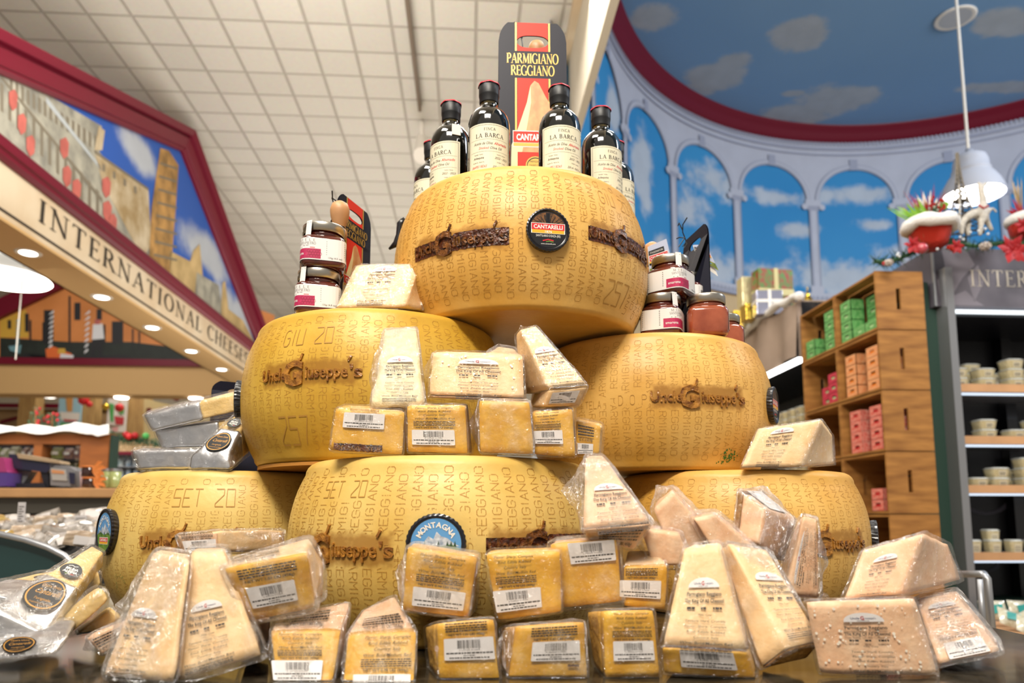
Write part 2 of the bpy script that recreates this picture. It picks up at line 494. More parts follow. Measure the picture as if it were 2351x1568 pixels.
MTN = M('mountain_print', 'dfe6ee', rough=.4, var=.5, scale=160, col2='8e9db4')
GRN = M('meadow_green_print', '7fa53c', rough=.4, var=.4, scale=90, col2='3d6a26')
DKG = M('forest_green_print', '2c4a34', rough=.4)
CELL = M('cellar_brown_print', '8a5a2c', rough=.4, var=.7, scale=200, col2='3a2412')
BLUEP = M('blue_print', '27408f', rough=.4)

def wr(z):                            # wheel radius at height z above its base
    t = (z - HW / 2) / (HW / 2)
    return .2295 - .033 * abs(t) ** 2.3
def wf(z):                            # the same with the rounded edges
    if z > HW - .018: q = min(1, (z - HW + .018) / .018); return wr(HW - .018) - .018 + .018 * sqrt(max(0, 1 - q * q))
    return wr(z)
class Wheel:
    def __init__(s, label, x, y, z, mat, seed, tilt=None):
        s.x, s.y, s.z = x, y, z + TAB
        s.seed = seed
        s.root = thing('cheese_round', label, 'cheese wheel', (x, y, z + TAB), 'whole parmesan wheels in the pyramid')
        mb = MB()
        prof = [(.0, .001), (.08, .001), (.15, .001), (.183, .001)]
        for i in range(5):
            a = i / 4 * pi / 2; prof.append((wr(.012) - .012 + .012 * sin(a), .012 - .012 * cos(a) + .0))
        for i in range(1, 19):
            z0 = .012 + (HW - .03) * i / 19; prof.append((wr(z0), z0))
        for i in range(6):
            a = i / 5 * pi / 2; prof.append((wr(HW - .018) - .018 + .018 * cos(a), HW - .018 + .018 * sin(a)))
        prof += [(.17, HW + .0005), (.12, HW + .001), (.06, HW + .001), (0.0, HW + .001)]
        n = 120
        mb.lathe([(max(r, .0004), z0) for r, z0 in prof], n, cap=False)
        def wob(px, py, pz):
            r = hypot(px, py)
            if r < .05: return (px, py, pz)
            v = Vector((px * 6, py * 6, pz * 7 + seed * 9))
            k = 1 + .006 * noise.noise(v) + .0025 * noise.noise(v * 4)
            return (px * k, py * k, pz)
        mb.mp(wob).mp(lambda a, b, c: (a + s.x, b + s.y, c + s.z))
        s.body = mb.build('rind', mat, s.root, smooth=True)
        s.skip = []
    def pt(s, th, z, off=0):           # th: angle from the side that faces the lens, + to the right
        r = wf(z)
        v = Vector((r * sin(th) * 6, -r * cos(th) * 6, z * 7 + s.seed * 9))
        k = 1 + .006 * noise.noise(v) + .0025 * noise.noise(v * 4)
        r = r * k + off
        return (s.x + r * sin(th), s.y - r * cos(th), s.z + z)
    def at(s, px, py):                 # pixel -> (angle, height) on the rind
        d = ray(px, py); r = .229
        A = d.x ** 2 + d.y ** 2; B = -2 * (d.x * s.x + d.y * s.y); C = s.x ** 2 + s.y ** 2 - r * r
        D = B * B - 4 * A * C
        t = (-B - sqrt(max(D, 0))) / 2 / A
        p = d * t
        return atan2(p.x - s.x, -(p.y - s.y)), p.z + CAM_Z - s.z
    def brand(s, px, py, L=.172, tilt=0, dark=.5):
        th, z = s.at(px, py)
        s.skip.append((th - L / 2 / .23, th + L / 2 / .23, z - .02, z + .02))
        mb = MB()
        def fn(x, y, o=0): return s.pt(th + (x * cos(tilt) - y * sin(tilt)) / .229, z + y * cos(tilt) + x * sin(tilt), .0008 + o)
        h = .0185
        def thick(vf, o, mi):
            V, F = vf; n = len(V)
            A = [fn(a, b, o) for a, b in V]; Bq = [fn(a, b, -.001) for a, b in V]
            ed = {}
            for f in F:
                for i in range(len(f)):
                    e = (f[i], f[(i + 1) % len(f)]); ed[e] = 1
            side = [(e[1], e[0], e[0] + n, e[1] + n) for e in ed if (e[1], e[0]) not in ed]
            mb.add(A + Bq, list(F) + side, mi)
        thick(fit(bf('Uncle', .022), -L * .5, -h * .42, h, L * .30, 'l'), .0016, 0)
        thick(fit(bf('iuseppe', .022), -L * .01, -h * .42, h, L * .385, 'l'), .0016, 0)
        thick(fit(bf("'s", .022), L * .385, -h * .42, h, L * .115, 'l'), .0016, 0)
        thick(([(x, y) for x, y in fit(bf('G', .05), -L * .13, -.0165, .036, .034)[0]], bf('G', .05)[1]), .0024, 0)
        thick(ribbon([(-L * .085, .017), (-L * .06, .022), (-L * .045, .030)], lambda a, b: .003), .0018, 0)
        thick(ribbon([(L * .375, .016), (L * .40, .024)], lambda a, b: .003), .0018, 0)
        # scorched bed under the letters
        if dark > .3:
            V = []; F = []
            nx = 40
            for i in range(nx + 1):
                x = -L * .51 + L * 1.02 * i / nx
                y0 = -h * .72 - .0022 * noise.noise(Vector((x * 150, s.seed, 0))); y1 = h * (.55 if x < 0 else .75) + .0015 * noise.noise(Vector((x * 160, s.seed, 5)))
                V += [fn(x, y0, -.0003), fn(x, y1, -.0003)]
                if i: F.append((2 * i - 2, 2 * i, 2 * i + 1, 2 * i - 1))
            mb.add(V, F, 1)
        o = mb.build('brand_mark', [BURNL if dark > .3 else BURN, BURND], s.root, label='burnt lettering in dark brown')
        V = []; F = []; E = []
        nx, ny = 24, 10
        for i in range(nx + 1):
            for j in range(ny + 1):
                u, v = i / nx, j / ny
                V.append(fn(-L * .58 + L * 1.16 * u, -.032 + .066 * v, -.0006))
                e = min(u, 1 - u) * 8; e2 = min(v, 1 - v) * 3.2
                E.append(max(0, min(1, min(e, e2))))
        F = [(i * (ny + 1) + j, (i + 1) * (ny + 1) + j, (i + 1) * (ny + 1) + j + 1, i * (ny + 1) + j + 1) for i in range(nx) for j in range(ny)]
        q = MB(); q.add(V, F)
        q = q.build('singed_patch', STAIN, o, smooth=True)
        at = q.data.attributes.new('edge', 'FLOAT', 'POINT'); at.data.foreach_set('value', E)
    def lines(s, txt, px, py, h, tilt=0, name='date_mark', width=.36, wf=.66):
        h *= .78
        th, z = s.at(px, py)
        V, F, W = line_text(txt, width)
        s.skip.append((th - W * h * wf / 2 / .22 - .02, th + W * h * wf / 2 / .22 + .02, z - h * .75, z + h * .75))
        for wi, word in enumerate(txt.split(' ')):
            v, f, w1 = line_text(word, width)
            x0 = 0 if wi == 0 else W - w1
            mb = MB()
            mb.add([s.pt(th + ((a + x0 - W / 2) * h * wf * cos(tilt) - (b - .5) * h * sin(tilt)) / .22, z + (b - .5) * h * cos(tilt) + (a + x0 - W / 2) * h * sin(tilt), .0006) for a, b in v], f)
            mb.build(name, LINEM, s.root)
    def plaque(s, px, py, r=.0335, kind='red', th=None, z=None):
        a = s.at(px, py)
        th = a[0] if th is None else th; z = a[1] if z is None else z
        s.skip.append((th - r / .21, th + r / .21, z - r * 1.1, z + r * 1.1))
        c = Vector(s.pt(th, z, 0)); n = Vector((sin(th), -cos(th), 0)); rt = Vector((cos(th), sin(th), 0)); up = Vector((0, 0, 1))
        def fn(x, y, o=0): return c + rt * x + up * y + n * o
        mb = MB(); k = 72; prof = [(r * .97, -.004), (r, .004), (r * .995, .0075), (r * .93, .0085), (r * .88, .0065), (r * .86, .0062)]
        V = []
        for j, (q, o) in enumerate(prof):
            for i in range(k):
                g = 1.0 + (.018 if i % 2 else -.008) * (1 if j in (1, 2) else 0)
                V.append(fn(q * g * cos(2 * pi * i / k), q * g * sin(2 * pi * i / k), o))
        F = [(j * k + i, j * k + (i + 1) % k, (j + 1) * k + (i + 1) % k, (j + 1) * k + i) for j in range(len(prof) - 1) for i in range(k)]
        F.append(tuple(5 * k + i for i in range(k)))
        mb.add(V, F)
        o = mb.build('round_plaque', BLACKP, s.root, label='black ridged round plaque')
        R = r * .84
        fl = Flat()
        if kind == 'red':
            fl.a(ellipse(0, 0, R, R, 40), 5, 0)
            V = arc(0, 0, R * .97, R * .97, 8, 172, 24); fl.a((V, [tuple(range(len(V)))]), 6, 1)
            for q in range(-4, 5):
                fl.a(ribbon([(q * R * .05, R * .2), (q * R * .2, R * .9 - abs(q) * R * .09)], lambda a, b: R * .035), 5, 2)
            fl.a(rect(-R * .12, R * .1, R * .12, R * .95), 5, 2)
            fl.a(rect(-R * .93, -R * .22, R * .93, R * .36, 6), 0, 3)
            fl.a(rect(-R * .9, -R * .02, R * .9, R * .33, 6), 1, 4)
            fl.a(rect(-R * .88, -R * .2, R * .88, -R * .02, 6), 2, 4)
            fl.a(fit(bf('CANTARELLI', .03), 0, R * .05, R * .22, R * 1.6), 0, 5)
            fl.a(fit(bf('1876', .02), 0, -R * .17, R * .12, R * .42), 0, 5)
            fl.a(fit(bf("SANT'ILARIO D'ENZA (RE)"), 0, -R * .4, R * .13, R * 1.35), 0, 2)
            fl.a(ribbon([(-R * .3, -R * .62), (0, -R * .54), (R * .3, -R * .6)], lambda a, b: R * .06), 1, 2)
            fl.a(ribbon([(-R * .12, -R * .68), (R * .05, -R * .63), (R * .3, -R * .68)], lambda a, b: R * .05), 3, 2)
            fl.a(fit(bf('www.cantarelli.com'), 0, -R * .82, R * .08, R * .8), 0, 2)
        else:
            fl.a(ellipse(0, 0, R, R, 40), 4, 0)
            rnd = random.Random(3)
            V = [(-R * .95, -R * .1), (-R * .7, R * .12), (-R * .5, R * .05), (-R * .3, R * .3), (-R * .1, R * .18), (R * .02, R * .48), (R * .2, R * .3), (R * .45, R * .22), (R * .7, R * .02), (R * .95, -R * .1)]
            fl.a((V, [tuple(range(len(V) - 1, -1, -1))]), 7, 1)
            V = [(R * cos(radians(a)) * .99, R * sin(radians(a)) * .99) for a in range(188, 353, 8)] + [(R * .6, -R * .02), (0, -R * .14), (-R * .5, R * .0)]
            fl.a((V, [tuple(range(len(V)))]), 3, 2)
            for q in (-.8, -.62, -.45, .45, .6, .75, .1):
                fl.a(([(R * q - R * .06, -R * .12), (R * q + R * .06, -R * .12), (R * q, R * .12)], [(0, 1, 2)]), 5, 3)
            fl.a(rect(-R * .62, -R * .62, R * .62, -R * .26, 4), 0, 4)
            fl.a(rect(-R * .59, -R * .5, R * .59, -R * .29, 4), 1, 5)
            fl.a(rect(-R * .59, -R * .6, R * .59, -R * .5, 4), 2, 5)
            fl.a(fit(bf('CANTARELLI', .03), 0, -R * .46, R * .14, R * 1.0), 0, 6)
            for i, ch in enumerate('MONTAGNA'):
                a = radians(152 - i * 124 / 7)
                V, F = fit(bf(ch, .03), 0, -R * .1, R * .22)
                fl.a(([(R * .74 * cos(a) + x * sin(a) + y * cos(a), R * .74 * sin(a) - x * cos(a) + y * sin(a)) for x, y in V], F), 0, 5)
        mb = MB(); fl.to(mb, lambda x, y, l: fn(x, y, .0066 + l * .0001))
        mats = [WHITE, RED, YEL, GRN, SKYB, BLACKP, CELL, MTN]
        if kind != 'red': mats = [WHITE, RED, YEL, GRN, SKYB, DKG, CELL, MTN]
        mb.build('plaque_print', mats, o)
    def dotted(s, a0, a1, phase=0):
        V = []; F = []
        sp = .0198 / .229; k0 = math.ceil(a0 / sp); k1 = math.floor(a1 / sp)
        rnd = random.Random(s.seed)
        words = ('PARMIGIANO', 'REGGIANO')
        for k in range(k0, k1 + 1):
            th0 = k * sp + phase
            for up in (1, -1):
                wd = words[(k + (up < 0)) % 2]
                pts, W = dots(wd)
                sc_ = .0112 / 5.4
                end = (.1035 if k % 2 else .0945) - .003 * rnd.random()
                for x, y in pts:
                    d = end - (W - x) * sc_
                    zz = HW / 2 + up * d
                    a = th0 + (-up) * (y - 3) * .0019 / .229
                    if any(q[0] < a < q[1] and q[2] < zz < q[3] for q in s.skip): continue
                    if rnd.random() < .04: continue
                    rr = .0004 + .00016 * rnd.random()
                    o = len(V)
                    c = s.pt(a, zz, .0003); dr = (wf(zz + .002) - wf(zz - .002)) / .004; ca, sa = cos(a) * rr, sin(a) * rr
                    ux, uy = sin(a) * dr * rr, -cos(a) * dr * rr
                    for p_, q_ in ((1, .45), (.45, 1), (-.45, 1), (-1, .45), (-1, -.45), (-.45, -1), (.45, -1), (1, -.45))[::(1 if s.seed in (1, 5) else 2)]:
                        V.append((c[0] + ca * p_ + ux * q_, c[1] + sa * p_ + uy * q_, c[2] + rr * q_))
                    F.append(tuple(range(o, len(V))))
        mb = MB(); mb.v = V; mb.f = F; mb.m = [0] * len(F)
        mb.build('dotted_lettering', DOTM, s.root, label='pricked dots spelling PARMIGIANO REGGIANO')

WT = Wheel('topmost cheese wheel, golden, with bottles and a carton on it', .0157, 1.275, .4775, RIND_T, 1)
WML = Wheel('left wheel of the middle tier, honey jars on it, GIU 20 mark', -.237, 1.260, .235, RIND_M, 2)
WMR = Wheel('right wheel of the middle tier with a green smudge near its base', .265, 1.385, .2365, RIND_T, 3)
WBL = Wheel('bottom left wheel carrying the silver foil wedges', -.508, 1.363, 0, RIND_B, 4)
WBC = Wheel('front bottom wheel in the middle, wrapped pieces standing on it', -.0945, 1.08, 0, RIND_B, 5)
WBR = Wheel('bottom right wheel with one wrapped wedge on its rim', .41, 1.342, 0, RIND_T, 6)
WT.brand(1045, 556, dark=1); WT.brand(1440, 562, dark=.6); WT.plaque(1256, 532)
WT.lines('GIU 20', 1424, 460, .030); WT.lines('257', 1432, 672, .046, wf=.6); WT.lines('D.O.P', 926, 575, .017, name='origin_mark'); WT.lines('CON', 1345, 537, .012, name='origin_mark')
WML.brand(703, 866, dark=0); WML.lines('GIU 20', 697, 778, .034); WML.lines('257', 664, 997, .052, wf=.52)
WML.plaque(574, 925, th=radians(-77), z=.115)
WMR.brand(1612, 912, dark=0); WMR.lines('D.O.P', 1452, 918, .020, name='origin_mark'); WMR.lines('TELA', 1362, 930, .016, name='origin_mark'); WMR.plaque(1757, 920, th=radians(60), z=.12)
WBL.brand(437, 1246, dark=0); WBL.lines('SET 20', 462, 1142, .036); WBL.plaque(268, 1222, r=.038, kind='m', th=radians(-43))
WBC.brand(765, 1262, dark=0); WBC.brand(1262, 1252, dark=1); WBC.lines('SET 20', 775, 1122, .026); WBC.plaque(1002, 1248, r=.035, kind='m')
WBC.lines('ELA', 900, 1262, .015, name='origin_mark'); WBC.lines('D', 1080, 1258, .015, name='origin_mark')
WBR.brand(1912, 1248, L=.165, dark=0); WBR.plaque(1995, 1240, th=radians(66), z=.12)
for W_, a in ((WT, (-1.5, 1.5)), (WML, (-1.5, 1.5)), (WMR, (-1.3, 1.5)), (WBL, (-1.5, 1.3)), (WBC, (-1.5, 1.5)), (WBR, (-1.2, 1.5))):
    W_.dotted(*a)
# green mould smudge on the right middle wheel
mb = MB(); rnd = random.Random(4)
for i in range(70):
    th, z = WMR.at(1690 + rnd.gauss(0, 9), 1048 + rnd.gauss(0, 8)); rr = .0007 + .0013 * rnd.random()
    mb.add([WMR.pt(th + rr * cos(k) / .23, z + rr * sin(k), .0005) for k in range(6)], [tuple(range(6))])
mb.build('green_smudge', M('green_ink', '2f7a3a', rough=.6), WMR.root)
mb = MB()
for i in range(60):
    a = rnd.random() * 2 * pi; th, z = WBL.at(265, 1352); rr = .0008; R_ = .020 + .004 * (i % 2)
    mb.add([WBL.pt(th + (R_ * .7 * cos(a) + rr * cos(k)) / .23, z + R_ * sin(a) + rr * sin(k), .0005) for k in range(6)], [tuple(range(6))])
mb.build('green_stamp', M('pale_green_ink', '8d9a4c', rough=.6), WBL.root)
# thin board under the left middle wheel
mb = MB(); V = arc(0, 0, .198, .198, 0, 360, 60)[:-1]
mb.poly([(WML.x + a, WML.y + b, TAB + HW + .0012) for a, b in V], (0, 0, .0052))
tag(mb.build('wooden_board', M('thin_board', 'c98a3c', rough=.5)), 'thin round orange-brown board under the left middle wheel', 'board')
WML.root.location.z += .0065
# ---------------- the store around the counter (store frame: x right, y ahead, h above the lens) ----------------
FL = -CAM_Z
def cloudy(name, base, dark, cloud, blobs, sx, nscale=1.2, namp=.5, thin=.25, rough=.6):
    """painted sky: flat blue print with painted clouds; blobs in the surface's own UV metres"""
    m = bpy.data.materials.new(name); m.use_nodes = True
    nt = m.node_tree; N = nt.nodes.new; L = nt.links.new
    b = nt.nodes['Principled BSDF']; b.inputs['Roughness'].default_value = rough; b.inputs['Specular IOR Level'].default_value = .2
    uv = N('ShaderNodeUVMap')
    nz = N('ShaderNodeTexNoise'); nz.inputs['Scale'].default_value = nscale; nz.inputs['Detail'].default_value = 7; nz.inputs['Roughness'].default_value = .62
    L(uv.outputs[0], nz.inputs['Vector'])
    cur = None
    for cx, cy, rx, ry in blobs:
        su = N('ShaderNodeVectorMath'); su.operation = 'SUBTRACT'; su.inputs[1].default_value = (cx, cy, 0)
        L(uv.outputs[0], su.inputs[0])
        ml = N('ShaderNodeVectorMath'); ml.operation = 'MULTIPLY'; ml.inputs[1].default_value = (1 / rx, 1 / ry, 0); L(su.outputs[0], ml.inputs[0])
        ln = N('ShaderNodeVectorMath'); ln.operation = 'LENGTH'; L(ml.outputs[0], ln.inputs[0])
        if cur is None: cur = ln.outputs['Value']
        else:
            mn = N('ShaderNodeMath'); mn.operation = 'MINIMUM'; L(cur, mn.inputs[0]); L(ln.outputs['Value'], mn.inputs[1]); cur = mn.outputs[0]
    a = N('ShaderNodeMath'); a.operation = 'MULTIPLY_ADD'; a.inputs[1].default_value = namp * 4; L(nz.outputs['Fac'], a.inputs[0])
    s1 = N('ShaderNodeMath'); s1.operation = 'SUBTRACT'; s1.inputs[0].default_value = 1 - namp * 2; L(cur, s1.inputs[1]); L(s1.outputs[0], a.inputs[2])
    mr = N('ShaderNodeMapRange'); mr.inputs['From Min'].default_value = -.05; mr.inputs['From Max'].default_value = thin; mr.interpolation_type = 'SMOOTHSTEP'
    L(a.outputs[0], mr.inputs['Value'])
    n2 = N('ShaderNodeTexNoise'); n2.inputs['Scale'].default_value = .5; L(uv.outputs[0], n2.inputs['Vector'])
    mb_ = N('ShaderNodeMixRGB'); mb_.inputs[1].default_value = lin(dark); mb_.inputs[2].default_value = lin(base); L(n2.outputs['Fac'], mb_.inputs[0])
    n3 = N('ShaderNodeTexNoise'); n3.inputs['Scale'].default_value = nscale * 2; n3.inputs['Detail'].default_value = 5; L(uv.outputs[0], n3.inputs['Vector'])
    mc = N('ShaderNodeMixRGB'); mc.inputs[1].default_value = tuple(x * .72 for x in lin(cloud)[:3]) + (1,); mc.inputs[2].default_value = lin(cloud); L(n3.outputs['Fac'], mc.inputs[0])
    mx = N('ShaderNodeMixRGB'); L(mr.outputs[0], mx.inputs[0]); L(mb_.outputs[0], mx.inputs[1]); L(mc.outputs[0], mx.inputs[2])
    L(mx.outputs[0], b.inputs['Base Color'])
    return m
def set_uv(o, uvs):
    me = o.data; lay = me.uv_layers.new(name='UVMap')
    vi = np.empty(len(me.loops), dtype=np.int32); me.loops.foreach_get('vertex_index', vi)
    a = np.array(uvs, dtype=np.float32)[vi]
    lay.data.foreach_set('uv', a.ravel())

BEIGE = M('beige_paint', 'd8bd92', rough=.6, var=.05, scale=3)
CREAM = M('cream_fascia_paint', 'ddccb0', rough=.6, var=.14, scale=2.5, col2='d0b896')
SOFF = M('soffit_paint', 'cfa871', rough=.7)
MAROON = M('maroon_gloss_paint', '701028', rough=.4, spec=.3)
WALLW = M('pale_wall_paint', 'e2d8c4', rough=.7)
LAMPW = M('lamp_glow', 'fff6ea', emit=9)
TRIMW = M('lamp_trim_white', 'e8e2d8', rough=.4)
FLOORM = M('floor_tile', 'b8a890', rough=.35, var=.25, scale=3)

# floor
mb = MB(); mb.box(-14, 9, -3, 30, FL - .1, FL).store()
struct(mb.build('floor', FLOORM))
# tiled ceiling: T-bar grid with recessed panels
def tile_mat():
    m = bpy.data.materials.new('ceiling_tile'); m.use_nodes = True
    nt = m.node_tree; N = nt.nodes.new; L = nt.links.new
    b = nt.nodes['Principled BSDF']; b.inputs['Roughness'].default_value = .85
    uv = N('ShaderNodeUVMap')
    br = N('ShaderNodeTexBrick'); br.offset = 0; br.squash = 1
    br.inputs['Scale'].default_value = 1; br.inputs['Mortar Size'].default_value = .013; br.inputs['Mortar Smooth'].default_value = .4
    br.inputs['Brick Width'].default_value = .345; br.inputs['Row Height'].default_value = .345
    br.inputs['Color1'].default_value = lin('dfdacf'); br.inputs['Color2'].default_value = lin('d8d3c8'); br.inputs['Mortar'].default_value = lin('bdb6aa')
    L(uv.outputs[0], br.inputs['Vector'])
    n = N('ShaderNodeTexNoise'); n.inputs['Scale'].default_value = 30; n.inputs['Detail'].default_value = 4; L(uv.outputs[0], n.inputs['Vector'])
    mx = N('ShaderNodeMixRGB'); mx.blend_type = 'MULTIPLY'; mx.inputs[0].default_value = .18
    L(br.outputs['Color'], mx.inputs[1]); L(n.outputs['Color'], mx.inputs[2]); L(mx.outputs[0], b.inputs['Base Color'])
    bp = N('ShaderNodeBump'); bp.inputs['Distance'].default_value = .01; bp.invert = True; L(br.outputs['Fac'], bp.inputs['Height']); L(bp.outputs[0], b.inputs['Normal'])
    return m
xs = (-12, .86); ys = (-1, 30)
mb = MB(); V = [(x, y, 4.0) for x in xs for y in ys]
mb.add(V, [(0, 1, 3, 2)]); mb.add([(x, y, 4.06) for x in xs for y in ys], [(0, 2, 3, 1)]); mb.f += [(0, 2, 6, 4), (1, 5, 7, 3), (0, 4, 5, 1), (2, 3, 7, 6)]; mb.m += [0] * 4
uvs = [(v[0] - .035, v[1] + .02) for v in mb.v]
mb.store(); o = struct(mb.build('ceiling', tile_mat())); set_uv(o, uvs)
# header beam between the hall and the rotunda
mb = MB(); mb.box(.84, .90, -1, 14, 3.15, 6.0).store()
struct(mb.build('trim_1', M('beam_grey_beige', 'd0c6b2', rough=.7)))
mb = MB(); mb.box(.78, .84, -1, 30, 3.93, 4.0).store()
struct(mb.build('trim_2', CREAM))
# ceiling rail
t = thing('track_rail', 'thin dark rail running ahead on the tiled ceiling', 'light track', S(-.5, 4, 3.9))
mb = MB(); mb.box(-.515, -.485, 3.0, 6.62, 3.93, 3.995).store(); mb.build('rail', M('bronze_rail', '6e5c48', rough=.5), t)
t = thing('track_spotlight', 'small white spotlight at the end of the ceiling rail', 'spotlight', S(-.5, 6.9, 3.7))
mb = MB(); mb.tube([(-.5, 6.9, 3.99), (-.5, 6.9, 3.8)], .02, 8); mb.store(); mb.build('mount', TRIMW, t)
mb = MB(); mb.tube([(-.5, 6.95, 3.85), (-.48, 6.75, 3.55)], [.05, .09], 12); mb.store(); mb.build('lamp_head', TRIMW, t)

# ---------------- rotunda ----------------
RC = Vector((4.26, 5.26)) * 1.1; RR = 3.568 * 1.1; RTOP = 5.5
def rot(a, z, off=0):                   # a degrees from straight ahead, off = inwards
    r = RR - off
    if a < -68:                         # wall runs on straight towards the beam
        e = radians(-68); d = (-68 - a) * RR * pi / 180
        return Vector((RC.x + r * sin(e) - d * cos(e), RC.y + r * cos(e) + d * sin(e), z + CAM_Z))
    return Vector((RC.x + r * sin(radians(a)), RC.y + r * cos(radians(a)), z + CAM_Z))
A0, A1 = -92, 62
K1 = RR * pi / 180
mb = MB(); V = []; uvs = []; na = 110
for i in range(na + 1):
    a = A0 + (A1 - A0) * i / na
    for z in (2.98, 3.4, 4.0, 4.6, 5.5):
        V.append(rot(a, z)); uvs.append((a * K1, z))
mb.add(V, [(i * 5 + j, (i + 1) * 5 + j, (i + 1) * 5 + j + 1, i * 5 + j + 1) for i in range(na) for j in range(4)])
bl = [(-53 * K1, 4.1, .3, .7), (-37 * K1, 3.9, .5, .35), (-30 * K1, 4.5, .6, .25), (-30 * K1, 3.25, .7, .3), (-14 * K1, 4.45, .5, .16), (-10 * K1, 4.0, .45, .15), (-17 * K1, 3.3, .7, .3), (-1 * K1, 3.35, .95, .38), (4 * K1, 4.55, .7, .16), (6 * K1, 4.1, .3, .1), (17 * K1, 3.6, .6, .25), (-62 * K1, 3.5, .4, .4), (-47 * K1, 3.2, .3, .3), (-66 * K1, 4.4, .3, .4), (-74 * K1, 3.9, .3, .3)]
o = struct(mb.build('wall_rotunda', cloudy('mural_sky', '4aa2da', '2c84c8', 'c9d6e6', bl, 1, nscale=1.5, namp=.85, thin=.7), smooth=True)); set_uv(o, uvs)
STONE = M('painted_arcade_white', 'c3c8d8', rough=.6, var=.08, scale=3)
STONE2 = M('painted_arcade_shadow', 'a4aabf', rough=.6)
def wallpoly(mb, pts, off, mi=0):       # 2D (angle, z) polygon strips
    return mb
mb = MB()
# entablature above the arches, dentils, spandrels with arched openings
bays = [(-6.6 + 18 * k) for k in range(-5, 4)]
def strip(zb, zt, a0, a1, off, mi, n=24):
    V = []
    for i in range(n + 1):
        a = a0 + (a1 - a0) * i / n
        lo = zb(a) if callable(zb) else zb
        V += [rot(a, lo, off), rot(a, zt, off)]
    mb.add(V, [(2 * i, 2 * i + 2, 2 * i + 3, 2 * i + 1) for i in range(n)], mi)
hw = 7.6                                  # half opening in degrees
for b in bays:
    c = b + 9
    def lo(a, c=c):
        d = abs(a - c)
        return 4.43 + .48 * sqrt(max(0, 1 - (d / hw) ** 2)) if d < hw else 4.43
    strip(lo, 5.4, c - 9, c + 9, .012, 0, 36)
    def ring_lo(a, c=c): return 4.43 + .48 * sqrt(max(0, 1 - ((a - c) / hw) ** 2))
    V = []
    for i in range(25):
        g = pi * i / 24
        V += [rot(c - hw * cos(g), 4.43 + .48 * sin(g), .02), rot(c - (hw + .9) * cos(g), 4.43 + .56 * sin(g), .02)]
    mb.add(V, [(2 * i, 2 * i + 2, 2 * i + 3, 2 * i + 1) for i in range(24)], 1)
    V = []
    for i in range(25):
        g = pi * i / 24
        V += [rot(c - (hw + .15) * cos(g), 4.43 + .50 * sin(g), .026), rot(c - (hw + .7) * cos(g), 4.43 + .545 * sin(g), .026)]
    mb.add(V, [(2 * i, 2 * i + 2, 2 * i + 3, 2 * i + 1) for i in range(24)], 0)
    strip(4.9, 5.06, c - .8, c + .8, .03, 1, 2)
    # column: capital, scrolls, shaft, base
    strip(4.36, 4.45, b - 1.7, b + 1.7, .03, 0, 3)
    strip(4.30, 4.37, b - 1.3, b + 1.3, .025, 1, 2)
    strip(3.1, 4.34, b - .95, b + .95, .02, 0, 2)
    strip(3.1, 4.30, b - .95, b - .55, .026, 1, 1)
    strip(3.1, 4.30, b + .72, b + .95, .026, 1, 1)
    strip(3.08, 3.2, b - 1.4, b + 1.4, .03, 0, 2)
    for q in (-1.9, 1.9):
        V = [rot(b + q + .65 * cos(radians(t_)), 4.345 + .045 * sin(radians(t_)), .034) for t_ in range(0, 360, 30)]
        mb.add(V, [tuple(range(12))], 0)
strip(5.2, 5.24, A0, A1, .03, 1, 90); strip(5.12, 5.14, A0, A1, .03, 1, 90)
for i in range(190):
    a = -92 + i * .8
    strip(5.27, 5.33, a, a + .45, .03, 1, 1)
strip(2.96, 3.1, A0, A1, .03, 0, 90); strip(2.96, 3.0, A0, A1, .04, 1, 90)
for i in range(150): strip(3.01, 3.05, -92 + i, -92 + i + .5, .04, 1, 1)
o = mb.build('trim_3', [STONE, STONE2]); struct(o)
# crown ring
prof = [(0, 5.32), (.04, 5.32), (.06, 5.36), (.10, 5.40), (.12, 5.45), (.17, 5.47), (.18, 5.5)]
mb = MB(); V = []; n = 120
for i in range(n + 1):
    a = A0 + (A1 - A0) * i / n
    V += [rot(a, z, o_) for o_, z in prof]
k = len(prof); mb.add(V, [(i * k + j, (i + 1) * k + j, (i + 1) * k + j + 1, i * k + j + 1) for i in range(n) for j in range(k - 1)])
struct(mb.build('trim_4', MAROON, smooth=True))
# lower plain wall of the rotunda
mb = MB(); V = []
for i in range(61):
    a = A0 + (A1 - A0) * i / 60
    V += [rot(a, FL), rot(a, 2.98)]
mb.add(V, [(2 * i, 2 * i + 2, 2 * i + 3, 2 * i + 1) for i in range(60)])
struct(mb.build('wall_back', BEIGE, smooth=True))
# painted sky ceiling
mb = MB(); V = [S(.9, -1, RTOP), S(14, -1, RTOP), S(14, 12, RTOP), S(.9, 12, RTOP)]
mb.add(V, [(0, 1, 2, 3)]); uvs = [(v.x, v.y) for v in V]
def cb(px, py, rx, ry):
    d = ray(px, py); p = d * (RTOP / d.z); return (p.x, p.y, rx, ry)
bl = [cb(1830, 80, .42, .33), cb(1640, 180, .38, .42), cb(1685, 140, .25, .2), cb(1920, 230, .62, .40), cb(1830, 260, .5, .3), cb(1500, 40, .3, .25), cb(1820, 215, .2, .08), cb(2290, 200, .5, .15), cb(2330, 50, .5, .3)]
struct(mb.build('ceiling_rotunda', cloudy('painted_sky_ceiling', '86abd0', '7299c2', 'b9c2cc', bl, 1, nscale=2.2, namp=.42, thin=.35)))
set_uv(bpy.data.objects['ceiling_rotunda'], uvs)
